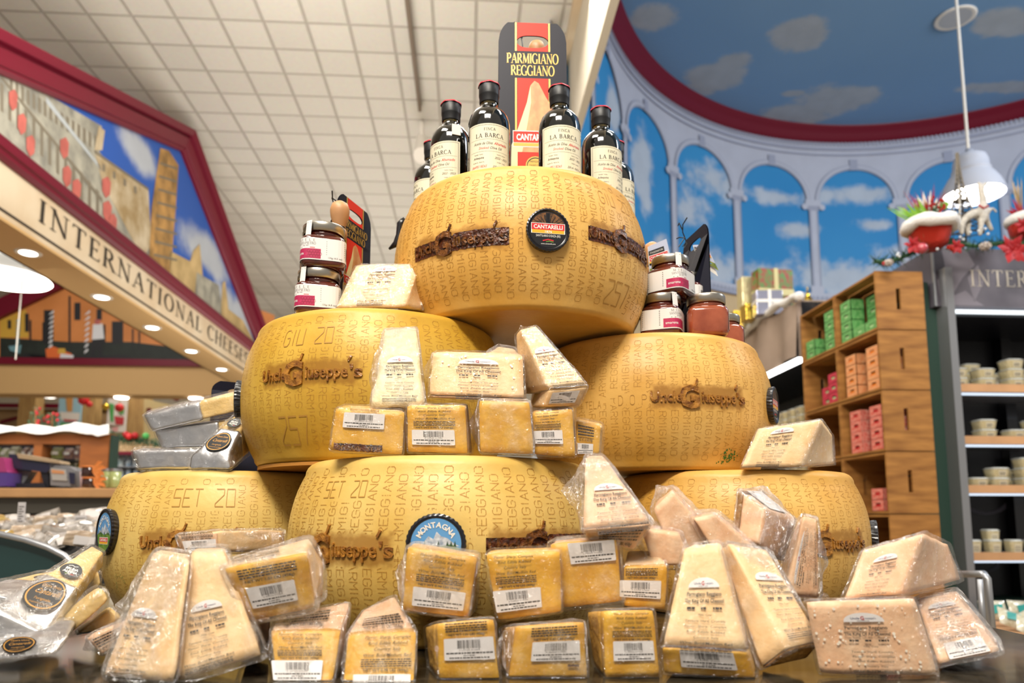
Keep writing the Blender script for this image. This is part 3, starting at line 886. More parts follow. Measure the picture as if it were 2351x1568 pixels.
# round ceiling speaker and pendant lamp
cx, cy, _ = Hp(2193, 40, RTOP)
t = thing('ceiling_speaker', 'round white speaker disc on the painted sky ceiling', 'speaker', S(cx, cy, RTOP - .05))
mb = MB(); mb.lathe([(.16, -.002), (.19, -.01), (.21, 0)], 32, c=(cx, cy, RTOP - .01)).store(); mb.build('rim', TRIMW, t, smooth=True)
mb = MB(); mb.lathe([(.16, -.004), (.16, 0)], 32, c=(cx, cy, RTOP - .012)).store(); mb.build('grille', M('speaker_grille', 'b4b8be', rough=.6), t)
PX, PY, PH = Qp(2234, 450, 5.6)
t = thing('pendant_lamp', 'white bell pendant lamp glowing above the red-booted planter', 'pendant lamp', S(PX, PY, PH))
mb = MB(); mb.tube([(PX - .01, PY, RTOP), (PX - .01, PY, PH + .4)], .012, 8).store(); mb.build('stem', TRIMW, t)
pr = [(.245, 0), (.24, .03), (.215, .10), (.175, .17), (.145, .205), (.150, .21), (.150, .225), (.140, .23), (.135, .30), (.12, .345), (.08, .37), (.03, .385), (.03, .42)]
mb = MB(); mb.lathe(pr + [(.02, .37), (.11, .34), (.12, .23), (.165, .17), (.205, .10), (.232, .03), (.238, 0)], 40, c=(PX, PY, PH), cap=False).store()
mb.build('lamp_shade', M('lamp_shade_white', 'b8bcc8', rough=.5, spec=.2), t, smooth=True)
mb = MB(); mb.lathe([(.0, .04), (.20, .04), (.205, .05), (.0, .07)], 32, c=(PX, PY, PH)).store(); mb.build('bulb_diffuser', LAMPW, t)
l = bpy.data.lights.new('pendant_bulb', 'POINT'); l.energy = 14; l.shadow_soft_size = .12; lo_ = bpy.data.objects.new('pendant_bulb', l); COL.objects.link(lo_); lo_.location = S(PX, PY, PH - .12)

# ---------------- left pediment with the wide sign ----------------
XF = -2.9
HB, HM0, HM1 = 1.855, 2.2, 2.32
def fas(y, h, off=0): return S(XF + off, y, h)
mb = MB()
mb.box(XF - .03, XF, .8, 10.6, HB, HM0 + .05).store()
struct(mb.build('wall_fascia', CREAM))
mb = MB(); mb.box(XF - .36, XF, .8, 10.6, HB - .02, HB)
mb.box(XF - .36, XF - .34, .8, 10.6, HB - .02, HB + .34)
mb.store(); struct(mb.build('trim_5', SOFF))
mb = MB(); mb.box(XF - .001, XF + .004, .8, 10.6, HB + .035, HB + .052).store()
struct(mb.build('trim_6', M('dark_pin_stripe', '3d3128', rough=.5)))
# mural panel on the pediment
LG = lambda y: 2.72 + (y - 4.32) * (3.66 - 2.72) / (7.02 - 4.32)      # inner top edge going up
RG = lambda y: 3.66 + (y - 7.02) * (2.32 - 3.66) / (9.9 - 7.02)
PK = 7.02
mb = MB(); pts = [(1.0, LG(1.0)), (PK, 3.66), (9.95, 2.3), (1.0, 2.3)]
pts = [(2.2, 2.3), (2.2, max(2.3, LG(2.2))), (PK, 3.66), (9.95, 2.3)]
mb.add([fas(y, h, -.02) for y, h in pts], [(0, 1, 2, 3)]); uvs = [(y, h) for y, h in pts]
o = struct(mb.build('wall_pediment', cloudy('mural_panel_sky', '3f6cc4', '2c57b0', 'c8d0dc', [(7.9, 2.9, .8, .25), (9.3, 2.6, .7, .3), (6.2, 3.2, .5, .2), (8.6, 2.5, 1, .3)], 1, nscale=1.2, namp=.4, thin=.6))); set_uv(o, uvs)
TOWER = M('painted_limestone', 'd2c4a8', rough=.6, var=.5, scale=5, col2='a0885e', detail=6)
TOWR2 = M('painted_sunlit_stone', 'c99a58', rough=.6, var=.6, scale=7, col2='8a6a3a')
GREYB = M('painted_grey_facade', 'b9b6a6', rough=.6, var=.5, scale=6, col2='84837a')
SHAD = M('painted_window_grey', '7c7464', rough=.6)
CORAL = M('painted_coral_banner', 'cc6c62', rough=.6, var=.3, scale=8)
GOLDB = M('painted_golden_facade', 'd8bb84', rough=.6, var=.4, scale=5, col2='b49a68')
PALE = M('painted_pale_roofline', 'b4bcc0', rough=.6)
mats = [TOWER, TOWR2, GREYB, SHAD, CORAL, GOLDB, PALE]
mb = MB()
def mural(px_pts, mi, off):               # a painted patch given by its outline, kept inside the panel
    V = []
    for x, y in px_pts:
        _, yy, hh = Rp(x, y, XF)
        top = min(LG(yy), RG(yy)) if yy < 9.9 else 2.3
        V.append(fas(yy, max(2.3, min(hh, top)), -.02 + off * .001))
    mb.add(V, [tuple(range(len(V)))], mi)
mural([(0, 100), (130, 190), (240, 290), (235, 350), (330, 470), (360, 640), (0, 320)], 2, 1)
mural([(-200, 60), (0, 170), (40, 200), (330, 560), (300, 600), (-200, 250)], 2, 1.2)
for k in range(13):                      # tall window strips of the round arena
    t0 = k / 13
    x0, y0 = 8 + 236 * t0, 188 + 265 * t0
    mural([(x0, y0), (x0 + 7, y0 + 8), (x0 + 7, y0 + 72), (x0, y0 + 66)], 3, 2)
for k in range(16):
    t0 = k / 16
    x0, y0 = 30 + 205 * t0, 178 + 140 * t0
    mural([(x0, y0), (x0 + 6, y0 + 6), (x0 + 6, y0 + 40), (x0, y0 + 34)], 3, 2)
mural([(112, 222), (235, 380), (240, 395), (112, 236)], 6, 3)
mural([(10, 172), (240, 455), (240, 466), (10, 182)], 3, 3)
mural([(222, 345), (345, 432), (352, 560), (330, 640), (240, 420)], 0, 3)
for k in range(4): mural([(240 + 24 * k, 375 + 17 * k), (246 + 24 * k, 379 + 17 * k), (246 + 24 * k, 395 + 17 * k), (240 + 24 * k, 391 + 17 * k)], 3, 4)
mural([(222, 345), (345, 432), (345, 438), (222, 351)], 3, 5)
mural([(232, 290), (246, 300), (240, 345), (222, 345)], 0, 3)
mural([(372, 340), (392, 346), (414, 380), (408, 470), (395, 640), (345, 620), (352, 480)], 1, 4)
for k in range(8): mural([(371 - 2 * k, 372 + 30 * k), (410, 385 + 30 * k), (410, 390 + 30 * k), (371 - 2 * k, 377 + 30 * k)], 3, 5)
mural([(392, 575), (440, 600), (448, 575), (462, 560), (470, 640), (478, 700), (395, 650)], 5, 4)
mural([(455, 625), (505, 655), (512, 700), (512, 730), (450, 690)], 2, 5)
mural([(510, 720), (514, 650), (520, 645), (528, 710), (560, 735), (600, 790), (520, 740)], 5, 5)
for x, y in ((35, 225), (55, 280), (152, 335), (158, 400), (248, 425), (250, 480), (75, 330), (180, 430), (262, 510)):
    r_ = random.Random(x)
    mural([(x - 9, y - 14), (x + 4, y - 20), (x + 11, y - 6), (x + 9, y + 22), (x - 1, y + 30), (x - 9, y + 12)], 4, 6)
mural([(300, 560), (380, 610), (470, 690), (600, 800), (300, 600)], 5, 2)
o = mb.build('painted_townscape', mats, bpy.data.objects['wall_pediment'])
# crown mouldings of the pediment
def moulding(name, pts, prof, inward=1):
    mb = MB(); n = len(pts); V = []
    for i, (y, h) in enumerate(pts):
        y0, h0 = pts[max(0, i - 1)]; y1, h1 = pts[min(n - 1, i + 1)]
        def nrm(a, b):
            L = hypot(b[0] - a[0], b[1] - a[1]) or 1
            return (-(b[1] - a[1]) / L, (b[0] - a[0]) / L)
        na_ = nrm((y0, h0), (y, h)) if i else nrm((y, h), (y1, h1)); nb = nrm((y, h), (y1, h1)) if i < n - 1 else na_
        mx, mh = na_[0] + nb[0], na_[1] + nb[1]; L = hypot(mx, mh); mx /= L; mh /= L
        cs = mx * na_[0] + mh * na_[1]
        for d, o_ in prof: V.append(fas(y + mx * d / cs, h + mh * d / cs, o_))
    k = len(prof)
    mb.add(V, [(i * k + j, (i + 1) * k + j, (i + 1) * k + j + 1, i * k + j + 1) for i in range(n - 1) for j in range(k - 1)])
    mb.f += [tuple(range(k))[::-1], tuple((n - 1) * k + j for j in range(k))]; mb.m += [0, 0]
    return struct(mb.build(name, MAROON))
PRF = [(0, -.03), (0, .01), (.02, .03), (.035, .03), (.04, .045), (.10, .06), (.13, .07), (.14, .05), (.155, .05), (.16, .10), (.21, .12), (.22, .12), (.22, -.03)]
moulding('trim_7', [(1.0, LG(1.0)), (PK, 3.66), (10.05, 2.25)], PRF)
moulding('trim_8', [(.8, 2.19), (10.3, 2.19)], [(0, -.03), (0, .02), (.02, .045), (.04, .05), (.05, .07), (.08, .08), (.09, .06), (.11, .07), (.13, .05), (.135, -.03)])
# sign lettering on the fascia
V, F, W = serif_text('INTERNATIONAL CHEESES', gap=.20, thick=.13, thin=.045)
yA, yB = 4.80, 9.42
mb = MB(); k = (yB - yA) / W
mb.add([fas(yA + x * k, 1.985 + y * .155, .006) for x, y in V], F)
tag(mb.build('sign_lettering', M('sign_letter_black', '2a231d', rough=.4)), 'dark serif lettering INTERNATIONAL CHEESES on the cream fascia', 'lettering')
# recessed downlights
dl = None
for i, (px, py) in enumerate([(58, 580), (231, 682), (353, 752), (443, 806), (513, 848), (-250, 400)]):
    x, y, h = Hp(px, py, HB - .02)
    x = XF - .17
    if dl is None:
        dl = thing('recessed_downlight', 'x', 'downlight', S(x, y, h), 'round downlights in the tan soffit')
        b0 = MB(); b0.lathe([(.055, -.004), (.078, -.006), (.085, 0)], 24, c=tuple(S(x, y, h))); b0.build('trim_ring', TRIMW, dl)
        b0 = MB(); b0.lathe([(.05, -.008), (.057, -.003)], 24, c=tuple(S(x, y, h))); b0.build('lamp_lens', LAMPW, dl)
        o = dl
    else: o = dup(dl, S(x, y, h))
    o['label'] = ['recessed downlight nearest the lens, beside the first letters of the sign', 'downlight in the tan soffit below the letters RN', 'downlight in the tan soffit below the letters TI', 'downlight in the tan soffit below the letters AL', 'downlight farthest along the soffit, below the word CHEESES', 'downlight over the lens end of the soffit, outside the left edge'][i]
    if i < 5: spot('downlight_beam', S(x, y, h - .02), 5, S(x, y, -1), 110)
# cross fascia behind with a second gable mural
YC = 10.6
mb = MB(); mb.box(-9.5, XF, YC, YC + .03, 1.80, 2.2); mb.box(-9.5, XF, YC, YC + .36, 1.78, 1.80); mb.store(); struct(mb.build('wall_cross_fascia', SOFF))
mb = MB(); mb.box(-9.5, XF, YC - .05, YC, 2.2, 2.3); mb.store(); struct(mb.build('trim_9', MAROON))
def q2(px, py, off=0):
    x, y, h = Qp(px, py, YC); return S(x, YC - off * .002, h)
pan = [(-9.5, 2.3), (-9.5, .0), (-4.7, 3.95), (XF, 2.9), (XF, 2.3)]
a_, b_ = Qp(0, 735, YC), Qp(130, 672, YC)
sl = (b_[2] - a_[2]) / (b_[0] - a_[0])
gl = lambda x: a_[2] + (x - a_[0]) * sl
pan = [(-8.2, 2.3), (-8.2, max(2.3, gl(-8.2))), (-5.1, gl(-5.1)), (XF, 3.0), (XF, 2.3)]
mb = MB(); mb.add([S(x, YC, h) for x, h in pan], [tuple(range(len(pan)))])
struct(mb.build('wall_gable', M('painted_orange_house', 'd88a4a', rough=.6, var=.25, scale=2, col2='c27838')))
BLK = M('painted_dark_green', '1c2620', rough=.6, var=.4, scale=9)
mb = MB()
def m2(pp, mi, off): mb.add([q2(x, y, off) for x, y in pp], [tuple(range(len(pp)))], mi)
m2([(0, 835), (440, 835), (440, 822), (385, 795), (300, 785), (160, 785), (0, 775)], 0, 1)
m2([(0, 775), (0, 735), (60, 710), (66, 775)], 5, 1)
for x, y0, y1, w_ in ((112, 712, 790, 22), (178, 695, 735, 14), (228, 710, 735, 12), (270, 738, 790, 26), (62, 720, 762, 9), (22, 735, 755, 8), (160, 680, 792, 5), (100, 740, 785, 5), (305, 755, 800, 4), (320, 760, 805, 4), (70, 735, 785, 5), (240, 745, 790, 5)):
    m2([(x - w_ / 2, y0), (x + w_ / 2, y0), (x + w_ / 2, y1), (x - w_ / 2, y1)], 1, 2)
for x0, y0, y1 in ((116, 712, 800), (198, 712, 812), (40, 730, 800)):
    n_ = 8
    for k in range(n_):
        a = y0 + (y1 - y0) * k / n_; b = y0 + (y1 - y0) * (k + .55) / n_
        m2([(x0 - 4 - (y1 - a) * -.05, b), (x0 + 4 + (y1 - a) * .05, a), (x0 + 4 + (y1 - a) * .05, a + 6), (x0 - 4, b + 6)], 2 if x0 > 50 else 6, 3)
m2([(214, 745), (236, 743), (240, 778), (212, 780)], 2, 4); m2([(212, 780), (238, 778), (234, 825), (226, 825), (224, 795), (214, 824), (206, 824)], 1, 4)
m2([(217, 734), (232, 734), (230, 745), (219, 745)], 3, 5)
m2([(105, 802), (122, 795), (165, 812), (168, 830), (108, 828)], 4, 3); m2([(135, 800), (150, 800), (152, 812), (133, 812)], 5, 4); m2([(140, 812), (170, 816), (166, 832), (136, 832)], 2, 4); m2([(28, 822), (60, 812), (100, 832), (330, 832), (290, 815), (95, 818)], 1, 2)
m2([(20, 795), (50, 792), (46, 812), (24, 805)], 6, 3)
mb.build('painted_canal_scene', [BLK, M('painted_black', '15161c', rough=.6), M('painted_white', 'd9dade', rough=.6), CORAL, M('painted_orange_cloth', 'd9682a', rough=.6), M('painted_yellow', 'cfa43c', rough=.6), M('painted_teal', '6f9aa4', rough=.6)], bpy.data.objects['wall_gable'])
mb = MB()
dx = 1 / hypot(1, sl)
for (x0, x1) in ((-8.6, -5.0),):
    mb.poly([S(x0, YC, gl(x0)), S(x1, YC, gl(x1)), S(x1, YC, gl(x1) + .3), S(x0, YC, gl(x0) + .3)], tuple(EY * -.08))
struct(mb.build('trim_10', MAROON))
# big glass dome lamp seen through the gap
x, y, h = Qp(10, 640, 6.6)
t = thing('dome_lamp', 'large glowing glass dome lamp at the left edge under the soffit', 'pendant lamp', S(x, y, h))
mb = MB(); mb.lathe([(.36, .0), (.33, .10), (.24, .2), (.10, .27), (.05, .28)], 36, c=(x, y, h), cap=False).store(); mb.build('glass_shade', M('frosted_lamp_glass', 'e8e6dc', rough=.2, emit=.5), t, smooth=True)
mb = MB(); mb.lathe([(.36, -.012), (.375, 0), (.36, .012)], 36, c=(x, y, h), cap=False).store(); mb.build('glass_rim', LAMPW, t, smooth=True)
mb = MB(); mb.tube([(x, y, h + .28), (x, y, 3.99)], .012, 6).store(); mb.build('stem', TRIMW, t)
mb = MB(); mb.lathe([(.0, .02), (.13, .02), (.14, .12), (.0, .16)], 20, c=(x, y, h)).store(); mb.build('bulb', LAMPW, t)
t = thing('hanging_cable', 'thin vertical cable hanging at the left in front of the canal mural', 'cable', S(*Qp(36, 830, 6.4)))
x, y, h = Qp(36, 825, 6.4); mb = MB(); mb.tube([(x, y, h), (x, y, 3.95)], .005, 5).store(); mb.build('cord', TRIMW, t)
# far walls
mb = MB(); mb.box(-12, 1.5, 17, 17.1, FL, 4.0).store(); struct(mb.build('wall_far', WALLW))
mb = MB(); mb.box(-12.1, -12, 0, 17, FL, 4.0).store(); struct(mb.build('wall_left', WALLW))
FOIL = M('silver_foil', 'cdcdd0', rough=.3, metal=1, bump=.25, bscale=30)
INK = M('label_ink_dark', '2b2420', rough=.6)
def dashes(fl, x0, x1, y, h, mi, seed, lay=2):
    r = random.Random(seed); x = x0
    while x < x1:
        w_ = min(r.uniform(.03, .09), x1 - x)
        fl.a(rect(x, y, x + w_, y + h), mi, lay); x += w_ + r.uniform(.008, .016)
# ---------------- olive oil bottles on the top wheel ----------------
GLASSD = M('dark_bottle_glass', '0e0d08', rough=.06, coat=1, spec=.8)
OIL = M('golden_oil_glass', '5a4a08', rough=.08, coat=1, var=.7, scale=60, col2='1c1604')
CAPB = M('black_capsule', '17171a', rough=.45)
CAPR = M('red_wax_cap', 'c01830', rough=.35)
LABC = M('cream_bottle_label', 'e6dfc4', rough=.6)
CHROME = M('brushed_lid_metal', 'b9b3a8', rough=.3, metal=1)
TOPZ = WT.z + HW + .002
def make_bottle():
    t = thing('olive_oil_bottle', 'x', 'bottle', (0, 0, 0), 'olive oil bottles on the topmost wheel', local=True)
    pr = [(.0, 0), (.030, 0), (.0325, .003), (.0325, .105), (.032, .116), (.0295, .128), (.0245, .137), (.018, .1425), (.0142, .146), (.0134, .152)]
    mb = MB(); mb.lathe([(max(r, .0005), z) for r, z in pr], 40, cap=False); mb.build('bottle_glass', GLASSD, t, smooth=True)
    mb = MB(); mb.lathe([(.0133, .148), (.0135, .1495), (.0135, .160)], 32, cap=False); mb.build('neck', OIL, t, smooth=True)
    mb = MB(); mb.lathe([(.0145, .156), (.0150, .158), (.0150, .168), (.0157, .1695), (.0158, .172), (.0160, .189), (.0152, .1905), (.0005, .1907)], 32, cap=False); mb.build('capsule', CAPB, t, smooth=True)
    mb = MB(); r = random.Random(2); V = []
    mb.lathe([(.0005, .1925), (.012, .1922), (.0168, .1912), (.0170, .1890)], 28, cap=False, rf=lambda a: 1 + .03 * sin(a * 7)); mb.build('red_cap_edge', CAPR, t, smooth=True)
    fl = Flat()
    fl.a(rect(-.036, .012, .036, .100, 16), 0, 1)
    for x0, y0, x1, y1 in ((-.0335, .0145, .0335, .015), (-.0335, .097, .0335, .0975), (-.0335, .0145, -.033, .0975), (.033, .0145, .0335, .0975), (-.031, .071, .031, .0713), (-.031, .049, .031, .0493)):
        fl.a(rect(x0, y0, x1, y1, 12), 1, 2)
    V, F, W = serif_text('LA BARCA', gap=.16, thick=.16, thin=.07); fl.a(([(-.0215 + x * .043 / W, .0745 + y * .0075) for x, y in V], F), 1, 2)
    V, F, W = serif_text('FINCA', gap=.2, thick=.14, thin=.07); fl.a(([(-.0085 + x * .017 / W, .087 + y * .005) for x, y in V], F), 1, 2)
    fl.a(fit(bf('Aceite de Oliva'), -.025, .0615, .0052, .029, 'l', .25), 1, 2); fl.a(fit(bf('Ahumado', .01), .0065, .0615, .0052, .021, 'l', .25), 2, 2)
    fl.a(fit(bf('Smoked'), -.017, .053, .0050, .015, 'l', .25), 2, 2); fl.a(fit(bf('Olive Oil'), .000, .053, .0050, .018, 'l', .25), 1, 2)
    fl.a(fit(bf('Arbequina', .01), -.017, .036, .0040, .017, shear=.25), 1, 2); fl.a(fit(bf('2022 - 2023'), .018, .036, .0040, .021, shear=.25), 1, 2)
    fl.a(fit(bf('Variedad - Variety'), -.017, .043, .0022, .014), 1, 2); fl.a(fit(bf('Cosecha - Harvest'), .018, .043, .0022, .014), 1, 2)
    fl.a(fit(bf('06495/18265'), -.0165, .020, .0048, .024, shear=.25), 2, 2); fl.a(fit(bf('250 ml - 8,45 fl. oz'), .0175, .020, .0040, .026, shear=.25), 1, 2)
    fl.a(fit(bf('Botella No - Bottle No'), -.017, .029, .0022, .018), 1, 2); fl.a(fit(bf('Cantidad - Content'), .018, .029, .0022, .014), 1, 2)
    mb = MB(); fl.to(mb, lambda x, y, l: ((.0327 + l * .00012) * sin(x / .0325), -(.0327 + l * .00012) * cos(x / .0325), y))
    mb.build('front_label', [LABC, INK, RED], t)
    return t
bo = make_bottle()
spots = [(1123, 197, 1.165, 4, 'second olive oil bottle from left, standing left of the carton, label facing front'), (1284, 204, 1.165, 8, 'olive oil bottle right before the carton, overlapping its right side'),
         (1036, 240, 1.22, -32, 'olive oil bottle left of the front pair, label turned left, price tag on its shoulder'), (1379, 253, 1.235, 26, 'rightmost full olive oil bottle, label turned right'),
         (994, 330, 1.36, -60, 'olive oil bottle half hidden at the left rear of the top wheel'), (1412, 330, 1.36, 60, 'olive oil bottle hidden behind the rightmost one')]
for i, (px, py, Y, rz, lb) in enumerate(spots):
    p = P(px, py, Y); z = TOPZ
    o = bo if i == 0 else dup(bo, (0, 0, 0))
    o.location = (p.x, p.y, z); o.rotation_euler = (0, 0, radians(rz)); o['label'] = lb
    s_ = (p.z - z) / .1925
    o.scale = (1.12, 1.12, max(.8, min(1.25, s_)))
    if i == 2:
        mb = MB(); mb.box(-.007, .007, -.0335, -.0325, 0, .02)
        mb.mp(lambda x, y, zz: (x, y + .0, zz + .112)).mp(lambda x, y, zz: (cos(.9) * x - sin(.9) * y, sin(.9) * x + cos(.9) * y, zz)); mb.build('price_tag', WHITE, o)
# ---------------- parmesan carton on the top wheel ----------------
CBLK = M('carton_black_gloss', '101124', rough=.45, spec=.25)
CRED = M('carton_red', 'e0321c', rough=.45, spec=.25)
CGLD = M('carton_gold', 'd0a848', rough=.35, metal=.2)
def carton_face(mb, fn, art=True):
    fl = Flat()
    # front panel with rounded shoulders and handle slot; unit = metre, width .115, height .235
    w2, H_ = .058, .235
    hole = arc(0, .2110, .0225, .0075, 0, 360, 24)[:-1]
    hole = [(max(-.026, min(.026, x * 1.25)), y) for x, y in hole]
    outer = [(-w2, 0), (w2, 0), (w2, .195), (w2, H_), (-w2, H_), (-w2, .195)]
    def band(x0, x1, y0, y1, mi, lay):      # rectangle cut by the handle slot
        def top(x):
            ax = abs(x)
            return H_ if ax < w2 - .016 else H_ - .016 * (1 - sqrt(max(0, 1 - ((ax - w2 + .016) / .016) ** 2))) - .008 * (ax - w2 + .016) / .016
        def slot(x):
            t = abs(x) / .027
            return None if t >= 1 else .0078 * sqrt(1 - t ** 3)
        n = max(1, int((x1 - x0) / .002))
        for lo_, hi_ in (('a', 'b'),):
            V1, F1, V2, F2 = [], [], [], []
            for i in range(n + 1):
                x = x0 + (x1 - x0) * i / n; s_ = slot(x) or 0
                yt = min(y1, top(x))
                V1 += [(x, y0), (x, max(y0, min(yt, .2110 - s_)))]
                V2 += [(x, min(yt, max(y0, .2110 + s_))), (x, yt)]
                if i: F1.append((2 * i - 2, 2 * i, 2 * i + 1, 2 * i - 1))
            fl.a((V1, F1), mi, lay)
            if y1 > .2110: fl.a((V2, list(F1)), mi, lay)
    band(-w2, w2, 0, H_, 0, 0)
    if art:
        band(-.026, .026, .0, .165, 1, 1); band(-.026, .026, .199, H_, 1, 1)
        for sx in (-1, 1):
            a, b = sorted((sx * .027, sx * .030)); band(a, b, 0, .165, 2, 1); band(a, b, .199, H_, 2, 1)
        V, F, W = serif_text('PARMIGIANO', gap=.05, thick=.17, thin=.06, ser=.13); fl.a(([(-.044 + x * .088 / W, .1835 + y * .0125) for x, y in V], F), 2, 2)
        V, F, W = serif_text('REGGIANO', gap=.05, thick=.17, thin=.06, ser=.13); fl.a(([(-.037 + x * .074 / W, .1685 + y * .0125) for x, y in V], F), 2, 2)
        wedge = [(-.038, .03), (-.036, .082), (-.024, .105), (-.010, .135), (-.004, .156), (.003, .162), (.010, .159), (.022, .142), (.032, .13), (.038, .105), (.04, .03)]
        fl.a((wedge, [tuple(range(len(wedge)))]), 4, 3)
        lf = [(-.038, .03), (-.036, .082), (-.024, .105), (-.010, .135), (-.004, .156), (-.003, .135), (-.010, .105), (-.018, .075), (-.020, .03)]
        fl.a((lf, [tuple(range(len(lf)))]), 5, 4)
        fl.a(rect(-.034, .080, .032, .100), 3, 5); fl.a(rect(-.033, .0855, .031, .099), 1, 6); fl.a(rect(-.033, .081, .031, .085), 6, 6)
        fl.a(fit(bf('CANTARELLI', .04), 0, .0885, .0075, .056), 3, 7)
        fl.a(rect(-.026, .0, .03, .074), 1, 5)
        fl.a(ellipse(.004, .058, .0165, .011), 2, 6); fl.a(ribbon(arc(.004, .058, .014, .009, 0, 360, 28), lambda a, b: .0012), 0, 7)
        fl.a(fit(bf('PARMIGIANO'), .004, .0615, .0026, .020), 0, 7); fl.a(fit(bf('REGGIANO'), .004, .0525, .0026, .018), 0, 7); fl.a(fit(bf('CONSORZIO TUTELA'), .004, .057, .0022, .023), 0, 7)
    fl.to(mb, fn)
CART = [CBLK, CRED, CGLD, WHITE, M('printed_cheese_tan', 'e0b070', rough=.4, var=.35, scale=50, col2='c98850'), M('printed_cheese_cream', 'f2dfa8', rough=.4), YEL, FOIL]
def make_carton(name, label, back_mat=0):
    t = thing(name, label, 'carton', (0, 0, 0), 'parmesan gift cartons on the wheels', local=True)
    D = .085
    def shape(x, y, dep):                 # the carton narrows to a flat ridge at the top
        k = max(0, min(1, y / .195)); return (x, dep * (1 - k) * D / 1 + (.5 * D) * k * 1.0 if False else dep * D * (1 - k) + D * .5 * k, y)
    mb = MB(); carton_face(mb, lambda x, y, l: (x, -.0006 - l * .00012, y)); mb.build('front_panel', CART, t)
    mb = MB(); carton_face(mb, lambda x, y, l: (x, .002 + D * (1 - min(1, y / .195)) + l * .00012, y), False)
    mb.build('back_panel', [FOIL if back_mat else CBLK] + CART[1:], t)
    for sx in (-1, 1):
        mb = MB(); mb.add([(sx * .0578, 0, 0), (sx * .0578, D, 0), (sx * .057, .001, .193), (sx * .050, D * .3, .09)], [(0, 3, 2), (1, 2, 3), (0, 1, 3)]); mb.build('side_gusset', CBLK, t)
    mb = MB(); mb.box(-.0575, .0575, .001, D - .001, 0, .0015); mb.build('base_panel', CBLK, t)
    return t
ct = make_carton('parmesan_carton', 'black and red parmesan carton with handle slot standing behind the bottles')
p = P(1222, 72, 1.30)
ct.location = (p.x, p.y - .03, TOPZ); k_ = (p.z - TOPZ) / .235; ct.scale = (1.12, 1, k_); ct.rotation_euler = (radians(-1), 0, radians(3))
mb = MB(); mb.tube([(-.030, .03, .255), (-.020, .035, .245), (-.016, .034, .232), (-.014, .026, .215), (-.014, .034, .205)], .0012, 6); mb.tube([(-.016, .034, .236), (-.014, .04, .25), (-.004, .038, .249)], .0012, 6)
mb.mp(lambda x, y, z: (x, y, z - .005)); mb.build('twist_tie', CAPB, ct)
# parmesan knife handle showing in the slot
HANDLE = M('turned_beech', 'cf9a6a', rough=.45, var=.25, scale=20)
def knife(label, top, h=.085, lean=(0, 0), blade=True):
    t = thing('parmesan_knife', label, 'knife', top, 'parmesan knives packed with the cartons')
    x, y, z = top
    pr = [(.0015, 0), (.006, -.001), (.0135, -.006), (.0165, -.014), (.0168, -.020), (.0155, -.030), (.0105, -.046), (.0095, -.050), (.0125, -.054), (.0145, -.060), (.0115, -.068), (.0065, -.072)]
    mb = MB(); mb.lathe([(r, zz) for r, zz in pr], 28, c=(x, y, z)); mb.build('handle', HANDLE, t, smooth=True)
    mb = MB(); mb.lathe([(.0102, -.0478), (.0104, -.0495), (.0098, -.051)], 24, c=(x, y, z), cap=False); mb.build('dark_groove', CAPB, t)
    mb = MB(); mb.lathe([(.006, -.072), (.0065, -.076), (.0055, -.078), (.0065, -.081), (.0055, -.084), (.005, -.09)], 20, c=(x, y, z)); mb.build('ferrule', CHROME, t, smooth=True)
    mb = MB(); mb.poly([(x - .012, y, z - .09), (x - .014, y, z - .12), (x, y, z - .155), (x + .014, y, z - .12), (x + .012, y, z - .09)], (0, .002, 0)); mb.build('blade', CHROME, t)
    return t
knife('parmesan knife with turned wooden handle standing behind the stacked amarena jars', tuple(P(781, 462, 1.20)))
knife('parmesan knife whose wooden knob shows through the handle slot of the top carton', tuple(P(1232, 95, 1.335)))
knife('parmesan knife with wooden knob peeking behind the leaflet right of the top wheel', tuple(P(1497, 556, 1.34)))
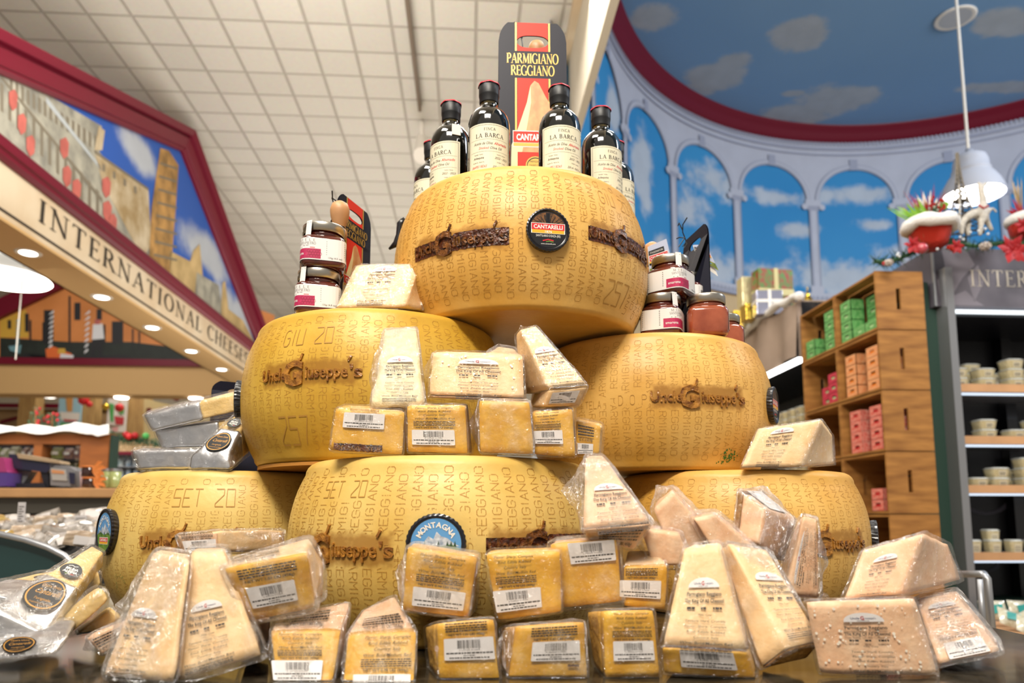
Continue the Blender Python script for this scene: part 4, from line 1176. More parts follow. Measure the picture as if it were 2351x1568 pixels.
# ---------------- amarena jars ----------------
JARG = M('jam_in_glass', '6e2a1c', rough=.08, coat=1, var=.35, scale=30, col2='43140e')
JARG2 = M('honey_in_glass', 'a8583a', rough=.08, coat=1, var=.3, scale=35, col2='8a4028')
JARP = M('jar_label_white', 'ece9e6', rough=.5)
JARM = M('jar_label_raspberry', 'c42a5e', rough=.5, var=.2, scale=200)
def jar_r(a): return 1 / (abs(cos(a)) ** 5 + abs(sin(a)) ** 5) ** .2 * .93
def make_jar(label, mat, art=True):
    t = thing('honey_jar', label, 'jar', (0, 0, 0), 'small glass honey jars', local=True)
    pr = [(.001, .0005), (.026, 0), (.030, .002), (.0325, .006), (.033, .038), (.031, .0425), (.0275, .0455)]
    mb = MB(); mb.lathe(pr, 64, rf=jar_r, cap=False); mb.build('jar_glass', mat, t, smooth=True)
    mb = MB(); mb.lathe([(.0262, .044), (.0262, .047), (.0272, .048), (.0262, .0495), (.0262, .053)], 40, cap=False); mb.build('jar_neck', mat, t, smooth=True)
    mb = MB(); mb.lathe([(.0275, .0515), (.0288, .052), (.0288, .0635), (.0280, .0648), (.001, .065)], 48, cap=False); mb.build('lid', CHROME, t, smooth=True)
    fl = Flat(); n = 40
    fl.a(rect(-.080, .008, .072, .0385, n), 0, 1)
    if art:
        V, F, W = serif_text('MIELE', gap=.7, thick=.09, thin=.05); fl.a(([(-.034 + x * .022 / W, .0335 + y * .0032) for x, y in V], F), 1, 2)
        V, F, W = serif_text('SANTO', gap=.06, thick=.10, thin=.05); fl.a(([(-.036 + x * .0115 / W, .0288 + y * .0034) for x, y in V], F), 1, 2)
        V, F, W = serif_text('PIETRO', gap=.06, thick=.10, thin=.05); fl.a(([(-.0235 + x * .0125 / W, .0288 + y * .0034) for x, y in V], F), 1, 2)
        fl.a(fit(bf('dal 1951'), -.023, .0265, .0015, .007), 1, 2)
        fl.a(rect(-.034, .0242, -.028, .0251), 3, 2); fl.a(rect(-.018, .0242, -.012, .0251), 4, 2)
        fl.a(rect(-.045, .0095, -.004, .0232, 16), 2, 2); fl.a(fit(bf('amarena', .01), -.0335, .0145, .0042, .017), 0, 3)
        for i in range(8): dashes(fl, -.076, -.050, .0345 - i * .003, .0012, 1, i + 20)
        r = random.Random(1)
        for i in range(5):
            for j in range(3):
                fl.a(ribbon(arc(-.0195 + .0034 * i + (.0017 if j % 2 else 0), .0125 + .0036 * j, .0017, .0019, 30, 390, 6), lambda a, b: .00035), 5, 3)
        for i in range(7): dashes(fl, .004, .028, .0335 - i * .003, .0012, 1, i)
        for i in range(22): fl.a(rect(.031 + .0008 * i, .012, .0313 + .0008 * i + .0004 * (i % 3 == 0), .030), 1, 2)
        fl.a(fit(bf('130g (4,5 oz)'), .015, .0105, .0025, .018), 1, 2)
    else:
        fl.L = []; fl.a(rect(.030, .008, .052, .0385, 10), 0, 1)
        for i in range(8): dashes(fl, .032, .050, .0345 - i * .003, .0011, 1, i)
    def fn(x, y, l):
        a = -pi / 2 + x / .0335; k = jar_r(a) * (.0332 + l * .00012)
        return (k * cos(a), k * sin(a), y)
    mb = MB(); fl.to(mb, fn); mb.build('paper_label', [JARP, INK, JARM, GRN, RED, M('jar_label_crimson', '9c1640', rough=.5)], t)
    if art:
        fl = Flat(); fl.a(rect(-.0045, .036, .0045, .0655, 2), 0, 1); fl.a(rect(-.003, .044, .003, .053), 4, 2)
        for i in range(3): fl.a(rect(-.003, .0555 + i * .003, .003, .0567 + i * .003), 1, 2)
        for i in range(2): fl.a(rect(-.003, .038 + i * .002, .003, .0388 + i * .002), 1, 2)
        a0 = -pi / 2 - .72
        mb = MB(); fl.to(mb, lambda x, y, l: ((.0299 + l * .0003 + max(0, .0475 - y) * .25) * cos(a0 + x / .03), (.0299 + l * .0003 + max(0, .0475 - y) * .25) * sin(a0 + x / .03), y)); mb.build('paper_seal', [JARP, INK, JARM, GRN, RED], t)
    return t
MZ = WML.z + HW + .008; RZ = WMR.z + HW + .002
j1 = make_jar('upper amarena jar of the stack on the left middle wheel', JARG)
def jar_at(o, px, py, Y, z, rz, sc_=1.0, label=None):
    p = P(px, py, Y); o.location = (p.x, p.y, z); o.rotation_euler = (0, 0, rz); o.scale = (sc_, sc_, sc_)
    if label: o['label'] = label
jz = .0655 * 1.17
jar_at(j1, 742, 590, 1.135, MZ + jz, radians(16), 1.17)
jar_at(dup(j1, (0, 0, 0)), 731, 680, 1.135, MZ, radians(14), 1.17, 'lower amarena jar of the stack on the left middle wheel')
j2 = make_jar('silver-lidded jar peeking behind the wedge on the left middle wheel', JARG2)
jar_at(j2, 846, 640, 1.215, MZ, 0, 1.1)
j2.scale = (1.1, 1.1, 1.3)
jar_at(dup(j1, (0, 0, 0)), 1540, 650, 1.265, RZ + jz, radians(52), 1.17, 'upper amarena jar on the right middle wheel, its label turned right')
jar_at(dup(j1, (0, 0, 0)), 1520, 730, 1.25, RZ, radians(68), 1.17, 'lower amarena jar against the topmost wheel, back text of its label facing left')
j4 = make_jar('unlabelled-faced brown honey jar with white side label on the right middle wheel', JARG2, False)
jar_at(j4, 1622, 735, 1.25, RZ, radians(-8), 1.17)
jar_at(dup(j1, (0, 0, 0)), 1578, 670, 1.345, RZ + jz, radians(-30), 1.1, 'amarena jar behind the upper right one, only its white label side showing')
jar_at(dup(j4, (0, 0, 0)), 1570, 745, 1.345, RZ, radians(-40), 1.1, 'honey jar hidden in the second row of the right middle wheel')
jar_at(dup(j4, (0, 0, 0)), 1661, 775, 1.36, RZ, radians(0), 1.1, 'honey jar mostly hidden behind the brown one at the right rim')
# ---------------- side-on cartons ----------------
def side_carton(name, label, px, py, Y, z, rz, h, group='parmesan gift cartons on the wheels'):
    c = dup(ct, (0, 0, 0)); c['label'] = label
    p = P(px, py, Y); c.location = (p.x, p.y, z); c.rotation_euler = (0, 0, radians(rz)); c.scale = (1, 1, h / .235)
    return c
c2 = side_carton('parmesan_carton', 'parmesan carton seen edge-on behind the jars of the left middle wheel', 812, 600, 1.25, MZ, 72, .235)
p = P(803, 464, 1.25); c2.scale.z = (p.z - MZ) / .238
c3 = side_carton('parmesan_carton', 'parmesan carton seen edge-on with twist tie at right of the topmost wheel', 1600, 640, 1.37, RZ, 100, .235)
p = P(1576, 530, 1.37); c3.scale.z = (p.z - RZ) / .238
c4 = side_carton('parmesan_carton', 'dark parmesan carton leaning behind the foil wedges on the left bottom wheel', 556, 900, 1.42, WBL.z + HW + .003, 215, .235)
c4.scale.z = .8
# open leaflets hanging on cartons
LSKY = M('leaflet_sky', 'c4cbe2', rough=.3, coat=.4); LHILL = M('leaflet_hills', '9aa23c', rough=.35, var=.6, scale=120, col2='3e5c30', coat=.4)
def leaflet(label, q, Y, fold=0):
    t = thing('paper_leaflet', label, 'leaflet', tuple(P(q[0][0], q[0][1], Y)), 'glossy brochures hung on the cartons')
    c = [P(x, y, Y + d) for (x, y), d in zip(q, (0, .006, .01, 0))]     # TL TR BR BL
    n = (c[1] - c[0]).cross(c[3] - c[0]).normalized()
    if n.y > 0: n = -n
    def fn(u, v, l=0): return (c[3] * (1 - u) + c[2] * u) * (1 - v) + (c[0] * (1 - u) + c[1] * u) * v + n * (l * .0002)
    for nm, off in (('front_page', 0), ('back_page', -14)):
        fl = Flat(); fl.a(rect(0, 0, 1, 1, 4), 0, 0)
        if off == 0:
            fl.a(([(0, 0), (1, 0), (1, .28), (.6, .26), (.3, .33), (0, .3)], [(0, 1, 2, 3, 4, 5)]), 1, 1)
            fl.a(rect(0, .40, .78, .84), 2, 2); fl.a(rect(.0, .50, .92, .70), 4, 3); fl.a(rect(.02, .52, .9, .68), 3, 4); fl.a(rect(.0, .46, .90, .51), 5, 4)
            fl.a(fit(bf('CANTARELLI', .03), .46, .55, .10, .82), 4, 5); fl.a(fit(bf('STAGIONATORI'), .38, .74, .06, .66), 4, 5); fl.a(fit(bf('1876'), .4, .41, .05, .5), 4, 5)
            fl.a(([(.1, .03), (.45, .05), (.75, .14), (.7, .17), (.4, .09), (.1, .07)], [(0, 1, 2, 3, 4, 5)]), 6, 2)
        mb = MB(); fl.to(mb, lambda x, y, l: fn(x, y, l + off) + (Vector((0, 0, -.010)) * (1 - y) if off else Vector((0, 0, 0)))); mb.build(nm, [LSKY if off == 0 else WHITE, LHILL, BLACKP, RED, WHITE, YEL, SKYB], t)
    return t
leaflet('glossy brochure with CANTARELLI banner and green hills above the right jars', [(1488, 566), (1530, 548), (1550, 632), (1493, 640)], 1.31)
leaflet('folded brochure hanging open to the right of the edge-on carton', [(1592, 562), (1622, 562), (1650, 622), (1606, 592)], 1.36)
mb = MB()
V = [tuple(P(x, y, 1.345)) for x, y in ((1553, 548), (1560, 545), (1572, 546), (1577, 560), (1570, 570))]
t = thing('twist_tie', 'thin black twist tie poking left of the edge-on carton at right', 'tie', V[0]); mb.tube(V, .0011, 6); mb.tube([V[2], tuple(P(1558, 567, 1.345))], .0011, 6); mb.build('wire', CAPB, t)
# little dark scoop edge left of the top wheel
t = thing('cheese_plane', 'dark curved utensil tip peeking left of the topmost wheel', 'utensil', tuple(P(905, 560, 1.33)))
mb = MB(); mb.tube([tuple(P(x, y, 1.33)) for x, y in ((930, 505), (919, 515), (916, 540), (910, 560), (893, 572))], [.008, .007, .006, .007, .002], 10); mb.build('blade', BLACKP, t, smooth=True)
# brown cardboard box behind the foil wedges
t = thing('cardboard_box', 'small brown box behind the foil wedges on the left bottom wheel', 'box', tuple(P(590, 1075, 1.50)))
p = P(588, 1078, 1.50); mb = MB(); mb.box(p.x - .05, p.x + .05, p.y - .03, p.y + .03, TAB + HW + .002, TAB + HW + .07)
mb.build('box_body', M('brown_card', '6b3f22', rough=.6, var=.2, scale=20), t)
mb = MB(); mb.box(p.x - .051, p.x + .051, p.y - .031, p.y + .031, TAB + HW + .058, TAB + HW + .0705); mb.build('box_lid', M('brown_card_lid', '5a3219', rough=.6), t)
# ---------------- right side: wooden crates, cold cases, decorations ----------------
CRW = M('crate_pine', 'b57f3e', rough=.6, var=.35, scale=5, col2='8a5a26', stretch=(1, 1, 5), detail=6)
CRD = M('plinth_dark_brown', '2a190c', rough=.8)  # even dark brown, used on the crate plinth
XC = 2.255; YC0 = 3.75; CL = .455; CH = .3365; CD = .275
ZT = 1.377
def crate(label, y0, z0, CH=CH - .004):                # open side faces left, end board with hand hole faces the lens
    t = thing('wooden_crate', label, 'crate', S(XC + CD / 2, y0 + CL / 2, z0), 'pine crates stacked on their sides')
    th = .013
    mb = MB()
    # near end board with a slot
    hx0, hx1, hz0, hz1 = XC + .115, XC + .14, z0 + CH * .34, z0 + CH * .70
    for a, b, c, d in ((XC, hx0, z0, z0 + CH), (hx1, XC + CD, z0, z0 + CH), (hx0, hx1, z0, hz0), (hx0, hx1, hz1, z0 + CH)):
        mb.box(a, b, y0, y0 + th, c, d)
    mb.store().build('end_board', CRW, t)
    mb = MB()
    for a, b, c, d in ((XC, hx0, z0, z0 + CH), (hx1, XC + CD, z0, z0 + CH), (hx0, hx1, z0, hz0), (hx0, hx1, hz1, z0 + CH)):
        mb.box(a, b, y0 + CL - th, y0 + CL, c, d)
    mb.store().build('end_board', CRW, t)
    mb = MB(); mb.box(XC, XC + CD, y0 + th, y0 + CL - th, z0, z0 + th); mb.store().build('side_board', CRW, t)
    mb = MB()
    for k in range(3): mb.box(XC + .003 + k * .09, XC + .003 + k * .09 + .078, y0 + th, y0 + CL - th, z0 + CH - th, z0 + CH - .001)
    mb.store().build('slatted_board', CRW, t)['label'] = 'board of three slats with gaps'
    mb = MB()
    for k in range(3): mb.box(XC + CD - .008, XC + CD, y0 + th, y0 + CL - th, z0 + .02 + k * .1, z0 + .02 + k * .1 + .09)
    mb.store().build('base_slats', CRW, t)['kind'] = 'stuff'
rows = ['top', 'second', 'third', 'fourth', 'fifth', 'sixth', 'lowest']
for r_i in range(6):
    for c_i in range(2):
        crate(f'pine crate in the {rows[r_i]} row of the crate wall, ' + ('nearest column with end board showing' if c_i == 0 else 'farther column'), YC0 + c_i * (CL + .002), ZT - CH - r_i * (CH + .0015))
t = thing('crate_plinth', 'low dark plinth under the crate wall', 'plinth', S(XC + .13, 4.2, FL))
zb = ZT - 6 * (CH + .0015); mb = MB(); mb.box(XC, XC + CD, YC0, YC0 + .912, FL, zb - .002).store(); mb.build('plinth_body', CRD, t)
def minibox(mat, mat2):
    t = thing('snack_box', 'x', 'box', (0, 0, 0), 'small printed crate-like boxes in the pine crates', local=True)
    w_, l_, h_ = .085, .12, .062
    mb = MB(); mb.box(0, l_, 0, .004, 0, h_ * .38); mb.box(0, l_, 0, .004, h_ * .72, h_); mb.box(0, l_ * .3, 0, .004, h_ * .38, h_ * .72); mb.box(l_ * .7, l_, 0, .004, h_ * .38, h_ * .72)
    mb.box(0, .004, 0, w_, 0, h_); mb.box(l_ - .004, l_, 0, w_, 0, h_); mb.box(0, l_, w_ - .004, w_, 0, h_); mb.box(0, l_, 0, w_, 0, .004)
    mb.build('box_tray', mat, t)
    mb = MB(); mb.box(.006, l_ - .006, .006, w_ - .006, .004, h_ * .62); mb.build('box_goods', mat2, t)
    mb = MB(); mb.tube([(-.0006, .01, h_ * .25), (-.0006, .03, h_ * .7), (-.0006, .05, h_ * .3), (-.0006, .07, h_ * .75)], .005, 5); mb.build('printed_curl', mat2, t)
    return t
GB = M('green_box_print', '84c078', rough=.5, var=.4, scale=60, col2='4f9a50'); GB2 = M('pale_green_print', 'bfe0a8', rough=.5)
OB = M('orange_box_print', 'e9b080', rough=.5, var=.2, scale=60, col2='e8935a'); OB2 = M('orange_swirl_print', 'f08a2c', rough=.5)
RB = M('red_box_print', 'e4a090', rough=.5, var=.3, scale=70, col2='d8584a'); RB2 = M('red_swirl_print', 'c8282c', rough=.5)
PB = M('pink_box_print', 'd8405a', rough=.5, var=.3, scale=70, col2='b82a44')
protos = {}
def put(kind, col_i, row_i, y_off, x_off, k, lbl):
    cols = {'green': (GB, GB2), 'orange': (OB, OB2), 'red': (RB, RB2), 'pink': (PB, GB2), 'peach': (OB, WHITE)}
    base = ZT - CH - row_i * (CH + .0015) + .0135
    loc = S(XC + .02 + x_off, YC0 + col_i * (CL + .002) + y_off, base + k * .063)
    rz = ALPHA + pi / 2 * 3
    if kind not in protos:
        protos[kind] = minibox(*cols[kind]); o = protos[kind]
    else: o = dup(protos[kind], loc)
    o.location = loc; o.rotation_euler = (0, 0, ALPHA - pi / 2); o['label'] = lbl
    o.name = {'green': 'green_snack_box', 'orange': 'orange_snack_box', 'red': 'red_snack_box', 'pink': 'pink_snack_box', 'peach': 'peach_snack_box'}[kind]
hh = ['lowest', 'second', 'third', 'fourth', 'topmost']
def stack(kind, c, r, yo, xo, n, where):
    for k in range(n):
        nm = hh[k] if k < n - 1 or n < 3 else 'topmost'
        put(kind, c, r, yo, xo, k, f'{nm} {kind} printed box of the {where}')
# y_off is the near-to-far position of the box's far end (boxes point along the opening)
stack('green', 0, 0, .425, 0, 4, 'left stack in the top near crate'); stack('green', 0, 0, .285, .0, 1, 'stack right of it in the top near crate'); stack('green', 0, 0, .16, .0, 1, 'near stack in the top near crate')
stack('green', 0, 0, .29, .09, 4, 'rear stack in the top near crate')
stack('green', 1, 0, .43, 0, 2, 'left stack in the top far crate'); stack('green', 1, 0, .17, 0, 4, 'right stack in the top far crate'); stack('green', 1, 0, .30, .09, 3, 'rear stack in the top far crate')
stack('pink', 1, 1, .16, .0, 3, 'right stack in the second far crate'); stack('pink', 1, 1, .30, .03, 2, 'left stack in the second far crate')
stack('orange', 0, 1, .40, 0, 4, 'left stack in the second near crate'); stack('orange', 0, 1, .17, 0, 4, 'right stack in the second near crate'); stack('orange', 0, 1, .19, .10, 4, 'rear stack in the second near crate')
stack('red', 0, 2, .38, 0, 4, 'left stack in the third near crate'); stack('red', 0, 2, .17, 0, 4, 'right stack in the third near crate'); stack('red', 0, 2, .18, .10, 4, 'rear stack in the third near crate')
stack('peach', 0, 4, .22, 0, 2, 'stack in the fifth near crate'); stack('red', 0, 3, .20, 0, 2, 'stack in the fourth near crate')

# --- open cold case facing the lens
CASED = M('case_interior_black', '14141a', rough=.4, var=.3, scale=3)
STEEL = M('case_steel', 'a4a6aa', rough=.35, metal=.7)
DKG2 = M('case_dark_green', '2e4a40', rough=.5)
SHELF = M('shelf_edge_wood', 'dca878', rough=.5, var=.15, scale=8)
SIGNB = M('sign_panel_dark', '423f4c', rough=.5, var=.5, scale=2.2, col2='6e6a74')
FX0, FX1, FY = 2.74, 5.2, 4.0
t = thing('cold_case', 'open refrigerated case with lit shelves of cheese tubs at right', 'refrigerated case', S(3.9, 4.3, FL))
mb = MB(); mb.box(FX0 + .03, FX0 + .075, FY - .10, FY - .045, FL, 1.46); mb.box(FX0 + .03, FX0 + .075, FY - .045, FY + .62, FL, 1.235).store(); mb.build('side_panel', STEEL, t)
mb = MB(); mb.box(FX0 - .16, FX0 - .012, FY - .0, FY + .62, FL, 1.40); mb.box(FX0 - .012, FX0 + .03, FY, FY + .62, FL, 1.235).store(); mb.build('green_side_panel', DKG2, t)
mb = MB(); mb.box(FX0 + .075, FX1, FY + .60, FY + .62, FL, 1.25).store(); mb.build('back_panel', CASED, t)
mb = MB(); mb.box(FX0 + .075, FX1, FY + .02, FY + .6, 1.2, 1.24).store(); mb.build('canopy', CASED, t)
mb = MB(); mb.box(FX0 + .075, FX1, FY - .1, FY + .6, FL, -.50).store(); mb.build('base_panel', DKG2, t)
mb = MB(); mb.box(FX0 + .075, FX1, FY - .015, FY + .005, 1.212, 1.232).store(); mb.build('canopy_light', M('case_strip_light', 'dfe8ee', emit=1.6), t)
mb = MB(); mb.box(FX0 + .05, FX1, FY - .12, FY - .10, -.60, -.50).store(); mb.build('front_rail', STEEL, t)
# abstract grey leaf print in the back
mb = MB()
for k, (x0, z0, w_, h_) in enumerate(((3.0, .98, .2, .10), (3.25, .2, .35, .16), (3.1, -.25, .4, .1), (2.95, -.1, .2, .12), (3.3, .62, .3, .08))):
    V = arc(x0 + w_ / 2, z0, w_ / 2, h_, 200, 340, 8) + arc(x0 + w_ / 2, z0 - h_ * .5, w_ / 2, h_ * .6, 340, 200, 8)
    mb.add([S(x, FY + .595, z) for x, z in V], [tuple(range(len(V)))])
mb.build('back_print', M('leaf_print_grey', '55535f', rough=.6), t)
shz = [.775, .466, .180, -.206]
for i, z in enumerate(shz):
    mb = MB(); mb.box(FX0 + .08, FX1, FY + .02, FY + .45, z - .025, z).store(); s_ = mb.build('shelf', M('case_shelf_metal', '8f8f94', rough=.4), t)
    mb = MB(); mb.box(FX0 + .08, FX1, FY + .0, FY + .02, z - .035, z + .012).store(); mb.build('shelf_edge', SHELF, s_)
    mb = MB(); mb.box(FX0 + .08, FX1, FY + .03, FY + .05, z - .048, z - .036).store(); mb.build('strip_light', M('case_strip_light2', 'cfe0f4', emit=1.2), s_)
for x in (3.15, 3.6):
    mb = MB(); mb.box(x - .035, x + .035, FY + .52, FY + .59, -.5, 1.2).store(); mb.build('upright', BLACKP, t)
t = thing('leaning_sign', 'dark leaf-print sign box with white INTERNATIONAL lettering above the cold case', 'sign', S(3.6, 4.1, 1.24))
mb = MB(); mb.box(FX0 + .0, FX1, FY - .04, FY + .4, 1.242, 1.60).store(); mb.build('sign_box', SIGNB, t)
mb = MB(); mb.box(FX0 - .005, FX0 + .006, FY - .045, FY - .035, 1.242, 1.605).store(); mb.build('corner_trim', STEEL, t)
mb = MB()
for V in ([(2.80, 1.60), (2.95, 1.60), (3.0, 1.5), (2.92, 1.42), (2.86, 1.33), (2.82, 1.45)], [(2.95, 1.42), (3.02, 1.50), (3.05, 1.40), (2.98, 1.27)], [(2.84, 1.30), (2.93, 1.34), (2.99, 1.28), (3.04, 1.25), (2.86, 1.25)], [(2.76, 1.40), (2.80, 1.44), (2.82, 1.36), (2.77, 1.30)]):
    mb.add([S(x, FY - .0405, z) for x, z in V], [tuple(range(len(V)))])
mb.build('leaf_print', M('leaf_print_pale', '8a8590', rough=.6), t)
V, F, W = serif_text('INTERNATIONAL', gap=.16, thick=.12, thin=.05)
mb = MB(); mb.add([S(2.965 + x * .098, FY - .0415, 1.368 + y * .100) for x, y in V], F); mb.build('sign_lettering', M('sign_letter_cream', 'd8cfc0', rough=.5), t)
# thermometer dial
t = thing('dial_gauge', 'small round white dial inside the top of the cold case', 'gauge', S(*Qp(2207, 748, FY + .56)))
x, y, z = Qp(2207, 748, FY + .56); mb = MB(); mb.lathe([(.028, 0), (.03, .01), (.02, .014)], 20).mp(lambda a, b, c: tuple(S(x + a, y - c, z + b))); mb.build('gauge_body', TRIMW, t)
mb = MB(); mb.lathe([(.018, .0145), (.001, .015)], 20).mp(lambda a, b, c: tuple(S(x + a, y - c, z + b))); mb.build('gauge_face', M('dial_grey', '9ea4aa', rough=.3), t)
# tubs
TUBM = M('tub_cheese_cream', 'e2d6b0', rough=.35, coat=.5, var=.2, scale=90, col2='cbbd90')
TUBL = M('tub_clear_lid', 'c9cbc4', rough=.15, coat=1)
TUBT = M('tub_label', 'd9cfb4', rough=.5)
def make_tub(tall=1, w_=.055):
    t = thing('cheese_tub', 'x', 'tub', (0, 0, 0), 'clear tubs of cheese in the cold case', local=True)
    h = .048 * tall
    mb = MB(); mb.lathe([(w_ * .82, 0), (w_ * .86, .002), (w_ * .98, h * .9), (w_, h)], 24, rf=lambda a: 1 / (abs(cos(a)) ** 6 + abs(sin(a)) ** 6) ** .1667 * .97); mb.build('tub_body', TUBM, t, smooth=True)
    mb = MB(); mb.lathe([(w_ * 1.04, h), (w_ * 1.05, h + .003), (w_ * .95, h + .005), (w_ * .88, h + .010), (w_ * .5, h + .011)], 24, rf=lambda a: 1 / (abs(cos(a)) ** 6 + abs(sin(a)) ** 6) ** .1667 * .97); mb.build('lid', TUBL, t, smooth=True)
    fl = Flat(); fl.a(rect(-.022, .006, .022, h * .8), 0, 0)
    for i in range(3): fl.a(rect(-.017, h * (.25 + .15 * i), .017, h * (.25 + .15 * i) + .003), 1, 1)
    mb = MB(); fl.to(mb, lambda x, y, l: (x, -w_ * (.85 + .13 * y / h) - .001 - l * .0005, y)); mb.build('tub_label', [TUBT, INK], t)
    return t
tb = make_tub(); tb2 = make_tub(1.5, .04)
used = {0: False, 1: False}
cnt = 0
shn = ['upper', 'second', 'third', 'bottom']
def tub(i, px, k, depth, kind=0, txt=''):
    z = shz[i] + .001 + k * .0595
    x = Qp(px, 900, FY + depth)[0]
    src = (tb, tb2)[kind]; loc = S(x, FY + depth, z)
    if used[kind]: o = dup(src, loc)
    else: o = src; used[kind] = True
    o.location = loc; o.rotation_euler = (0, 0, ALPHA); o['label'] = txt
lv = ['bottom layer', 'second layer', 'third layer']
for c, px in enumerate((2196, 2258, 2325)):
    for k in range(3 if c == 2 else 2): tub(0, px, k, .09, 0, f'tub, upper shelf of cold case, front {["left","middle","right"][c]} stack, {lv[k]}')
for c, px in enumerate((2178, 2226, 2280, 2330)):
    for k in range(2 + (c == 1)): tub(0, px, k, .24, 0, f'tub, rear of the upper shelf, {["leftmost","second","third","rightmost"][c]} stack, {lv[k]}')
for c, (px, n) in enumerate(((2252, 2), (2318, 1), (2365, 2))):
    for k in range(n): tub(1, px, k, .09, 0, f'tub, second shelf of cold case, {["left","middle","right"][c]} stack, {lv[k]}')
tub(1, 2178, 0, .07, 1, 'tall tub at the left end of the second shelf')
for c, (px, n) in enumerate(((2225, 1), (2272, 2), (2338, 3))):
    for k in range(n): tub(2, px, k, .09, 0, f'tub, third shelf of cold case, front {["left","middle","right"][c]} stack, {lv[k]}')
for c, (px, n) in enumerate(((2300, 2), (2350, 3))):
    for k in range(n): tub(2, px, k, .24, 0, f'tub, rear of the third shelf, {["left","right"][c]} stack, {lv[k]}')
tub(2, 2185, 0, .07, 1, 'tall tub at the left end of the third shelf, lower'); tub(2, 2185, 1, .07, 1, 'tall tub at the left end of the third shelf, stacked upper')
for c, px in enumerate((2205, 2250, 2297, 2342)): tub(3, px, 0, .08, 1, f'squat white tub on the bottom shelf, {["first","second","third","fourth"][c]} from left')
tub(3, 2247, 1, .10, 1, 'single tub standing on top of the bottom shelf row')
# --- bagged cheese bin with steel frame at lower right
t = thing('steel_rack', 'tubular steel rack frame at the lower right behind the counter', 'rack', S(*Qp(2290, 1500, 2.0)))
def q(px, py, d): return S(*Qp(px, py, d))
mb = MB(); mb.tube([q(2190, 1318, 2.35), q(2258, 1318, 2.05), q(2266, 1328, 2.04), q(2282, 1500, 2.04)], .011, 10); mb.build('front_tube', STEEL, t, smooth=True)
mb = MB(); mb.tube([q(2250, 1330, 2.4), q(2262, 1500, 2.4)], .010, 8); mb.build('rear_tube', STEEL, t, smooth=True)
BAG = M('bag_white_cheese', 'e4e2d2', rough=.25, coat=1, var=.4, scale=60, col2='b8b090'); TEAL = M('bag_teal_print', '2f9a94', rough=.4)
WICK = M('wicker_brown', '8a5a34', rough=.6, var=.5, scale=80)
t = thing('wicker_bin', 'brown wicker bin holding bagged cheese below the cold case', 'basket', S(3.2, 2.9, -.55))
mb = MB(); mb.box(2.30, 3.6, 2.9, 3.4, -.62, -.515).store(); mb.build('basket_body', WICK, t)
mb = MB(); mb.box(2.28, 3.62, 2.88, 3.42, -.515, -.495).store(); mb.build('basket_rim', SHELF, t)
t = thing('bin_stand', 'steel and black stand under the wicker bin', 'stand', S(3.0, 3.0, FL))
mb = MB(); mb.box(2.30, 3.6, 2.9, 3.4, FL, -.70).store(); mb.build('stand_body', BLACKP, t); mb = MB(); mb.box(2.28, 3.62, 2.87, 3.42, -.70, -.622).store(); mb.build('stand_rail', STEEL, t)
rnd = random.Random(8)
def make_bag():
    t = thing('cheese_bag', 'x', 'bag', (0, 0, 0), 'plastic bags of cheese with teal print', local=True)
    mb = MB(); n = 8; V = []; F = []
    for s_ in (1, -1):
        o = len(V)
        for i in range(n + 1):
            for j in range(n + 1):
                u, v = i / n, j / n; b = (max(0, sin(pi * u)) * max(0, sin(pi * v))) ** .5
                V.append(((u - .5) * .11, s_ * .022 * b + .003 * noise.noise(Vector((u * 9, v * 9, s_))), v * .09))
        F += [(o + i * (n + 1) + j, o + (i + 1) * (n + 1) + j, o + (i + 1) * (n + 1) + j + 1, o + i * (n + 1) + j + 1) for i in range(n) for j in range(n)]
    mb.add(V, F); mb.build('bag_body', BAG, t, smooth=True)
    mb = MB(); mb.add([(-.035, -.0235, .02), (.03, -.0245, .03), (.035, -.0225, .07), (-.03, -.0235, .06)], [(0, 1, 2, 3)]); mb.build('teal_panel', TEAL, t)
    return t
bg = make_bag(); k = 0
for r_ in range(3):
    for c in range(6):
        x = 2.36 + c * .13 + r_ * .03; o = bg if k == 0 else dup(bg, (0, 0, 0)); k += 1
        o.location = S(x, 2.96 + r_ * .14, -.488 + r_ * .012); o.rotation_euler = (radians(-35 + rnd.uniform(-15, 15)), radians(rnd.uniform(-25, 25)), ALPHA + radians(rnd.uniform(-25, 25)))
        o['label'] = f'teal-printed cheese bag in the wicker bin, {["front","middle","back"][r_]} row, {["first","second","third","fourth","fifth","sixth"][c]} from left'

# --- far cold case running away on the left of the crates, draped top with gifts
DRAPE = M('taupe_drape_cloth', 'a89484', rough=.8, var=.2, scale=4)
FUR = M('white_fur_trim', 'efece8', rough=.9, bump=.8, bscale=90)
t = thing('draped_cold_case', 'cold case running away behind the crates, its top draped in taupe cloth', 'refrigerated case', S(XC + .4, 6.5, FL))
mb = MB(); V = []; n = 60
y0_, y1_ = 4.70, 9.3
for i in range(n + 1):
    y = y0_ + (y1_ - y0_) * i / n
    x = XC + .0 + .02 * sin(y * 14)
    V += [(x, y, 1.50 + .02 * sin(y * 5)), (x - .015 + .012 * sin(y * 9), y, 1.10)]
mb.add([S(*p) for p in V], [(2 * i, 2 * i + 1, 2 * i + 3, 2 * i + 2) for i in range(n)]); mb.add([S(XC, y0_, 1.5), S(XC + .7, y0_, 1.5), S(XC + .7, y0_, 1.1), S(XC, y0_, 1.1)], [(0, 1, 2, 3)]); mb.build('drape', DRAPE, t, smooth=True)
mb = MB(); mb.box(XC + .03, XC + .8, 4.70, 9.3, 1.08, 1.49).store(); mb.build('canopy_box', CASED, t)
mb = MB(); mb.box(XC + .0, XC + .05, 4.72, 9.3, 1.075, 1.10).store(); mb.build('strip_light', M('case_tube_light', 'f4f6f4', emit=5), t)
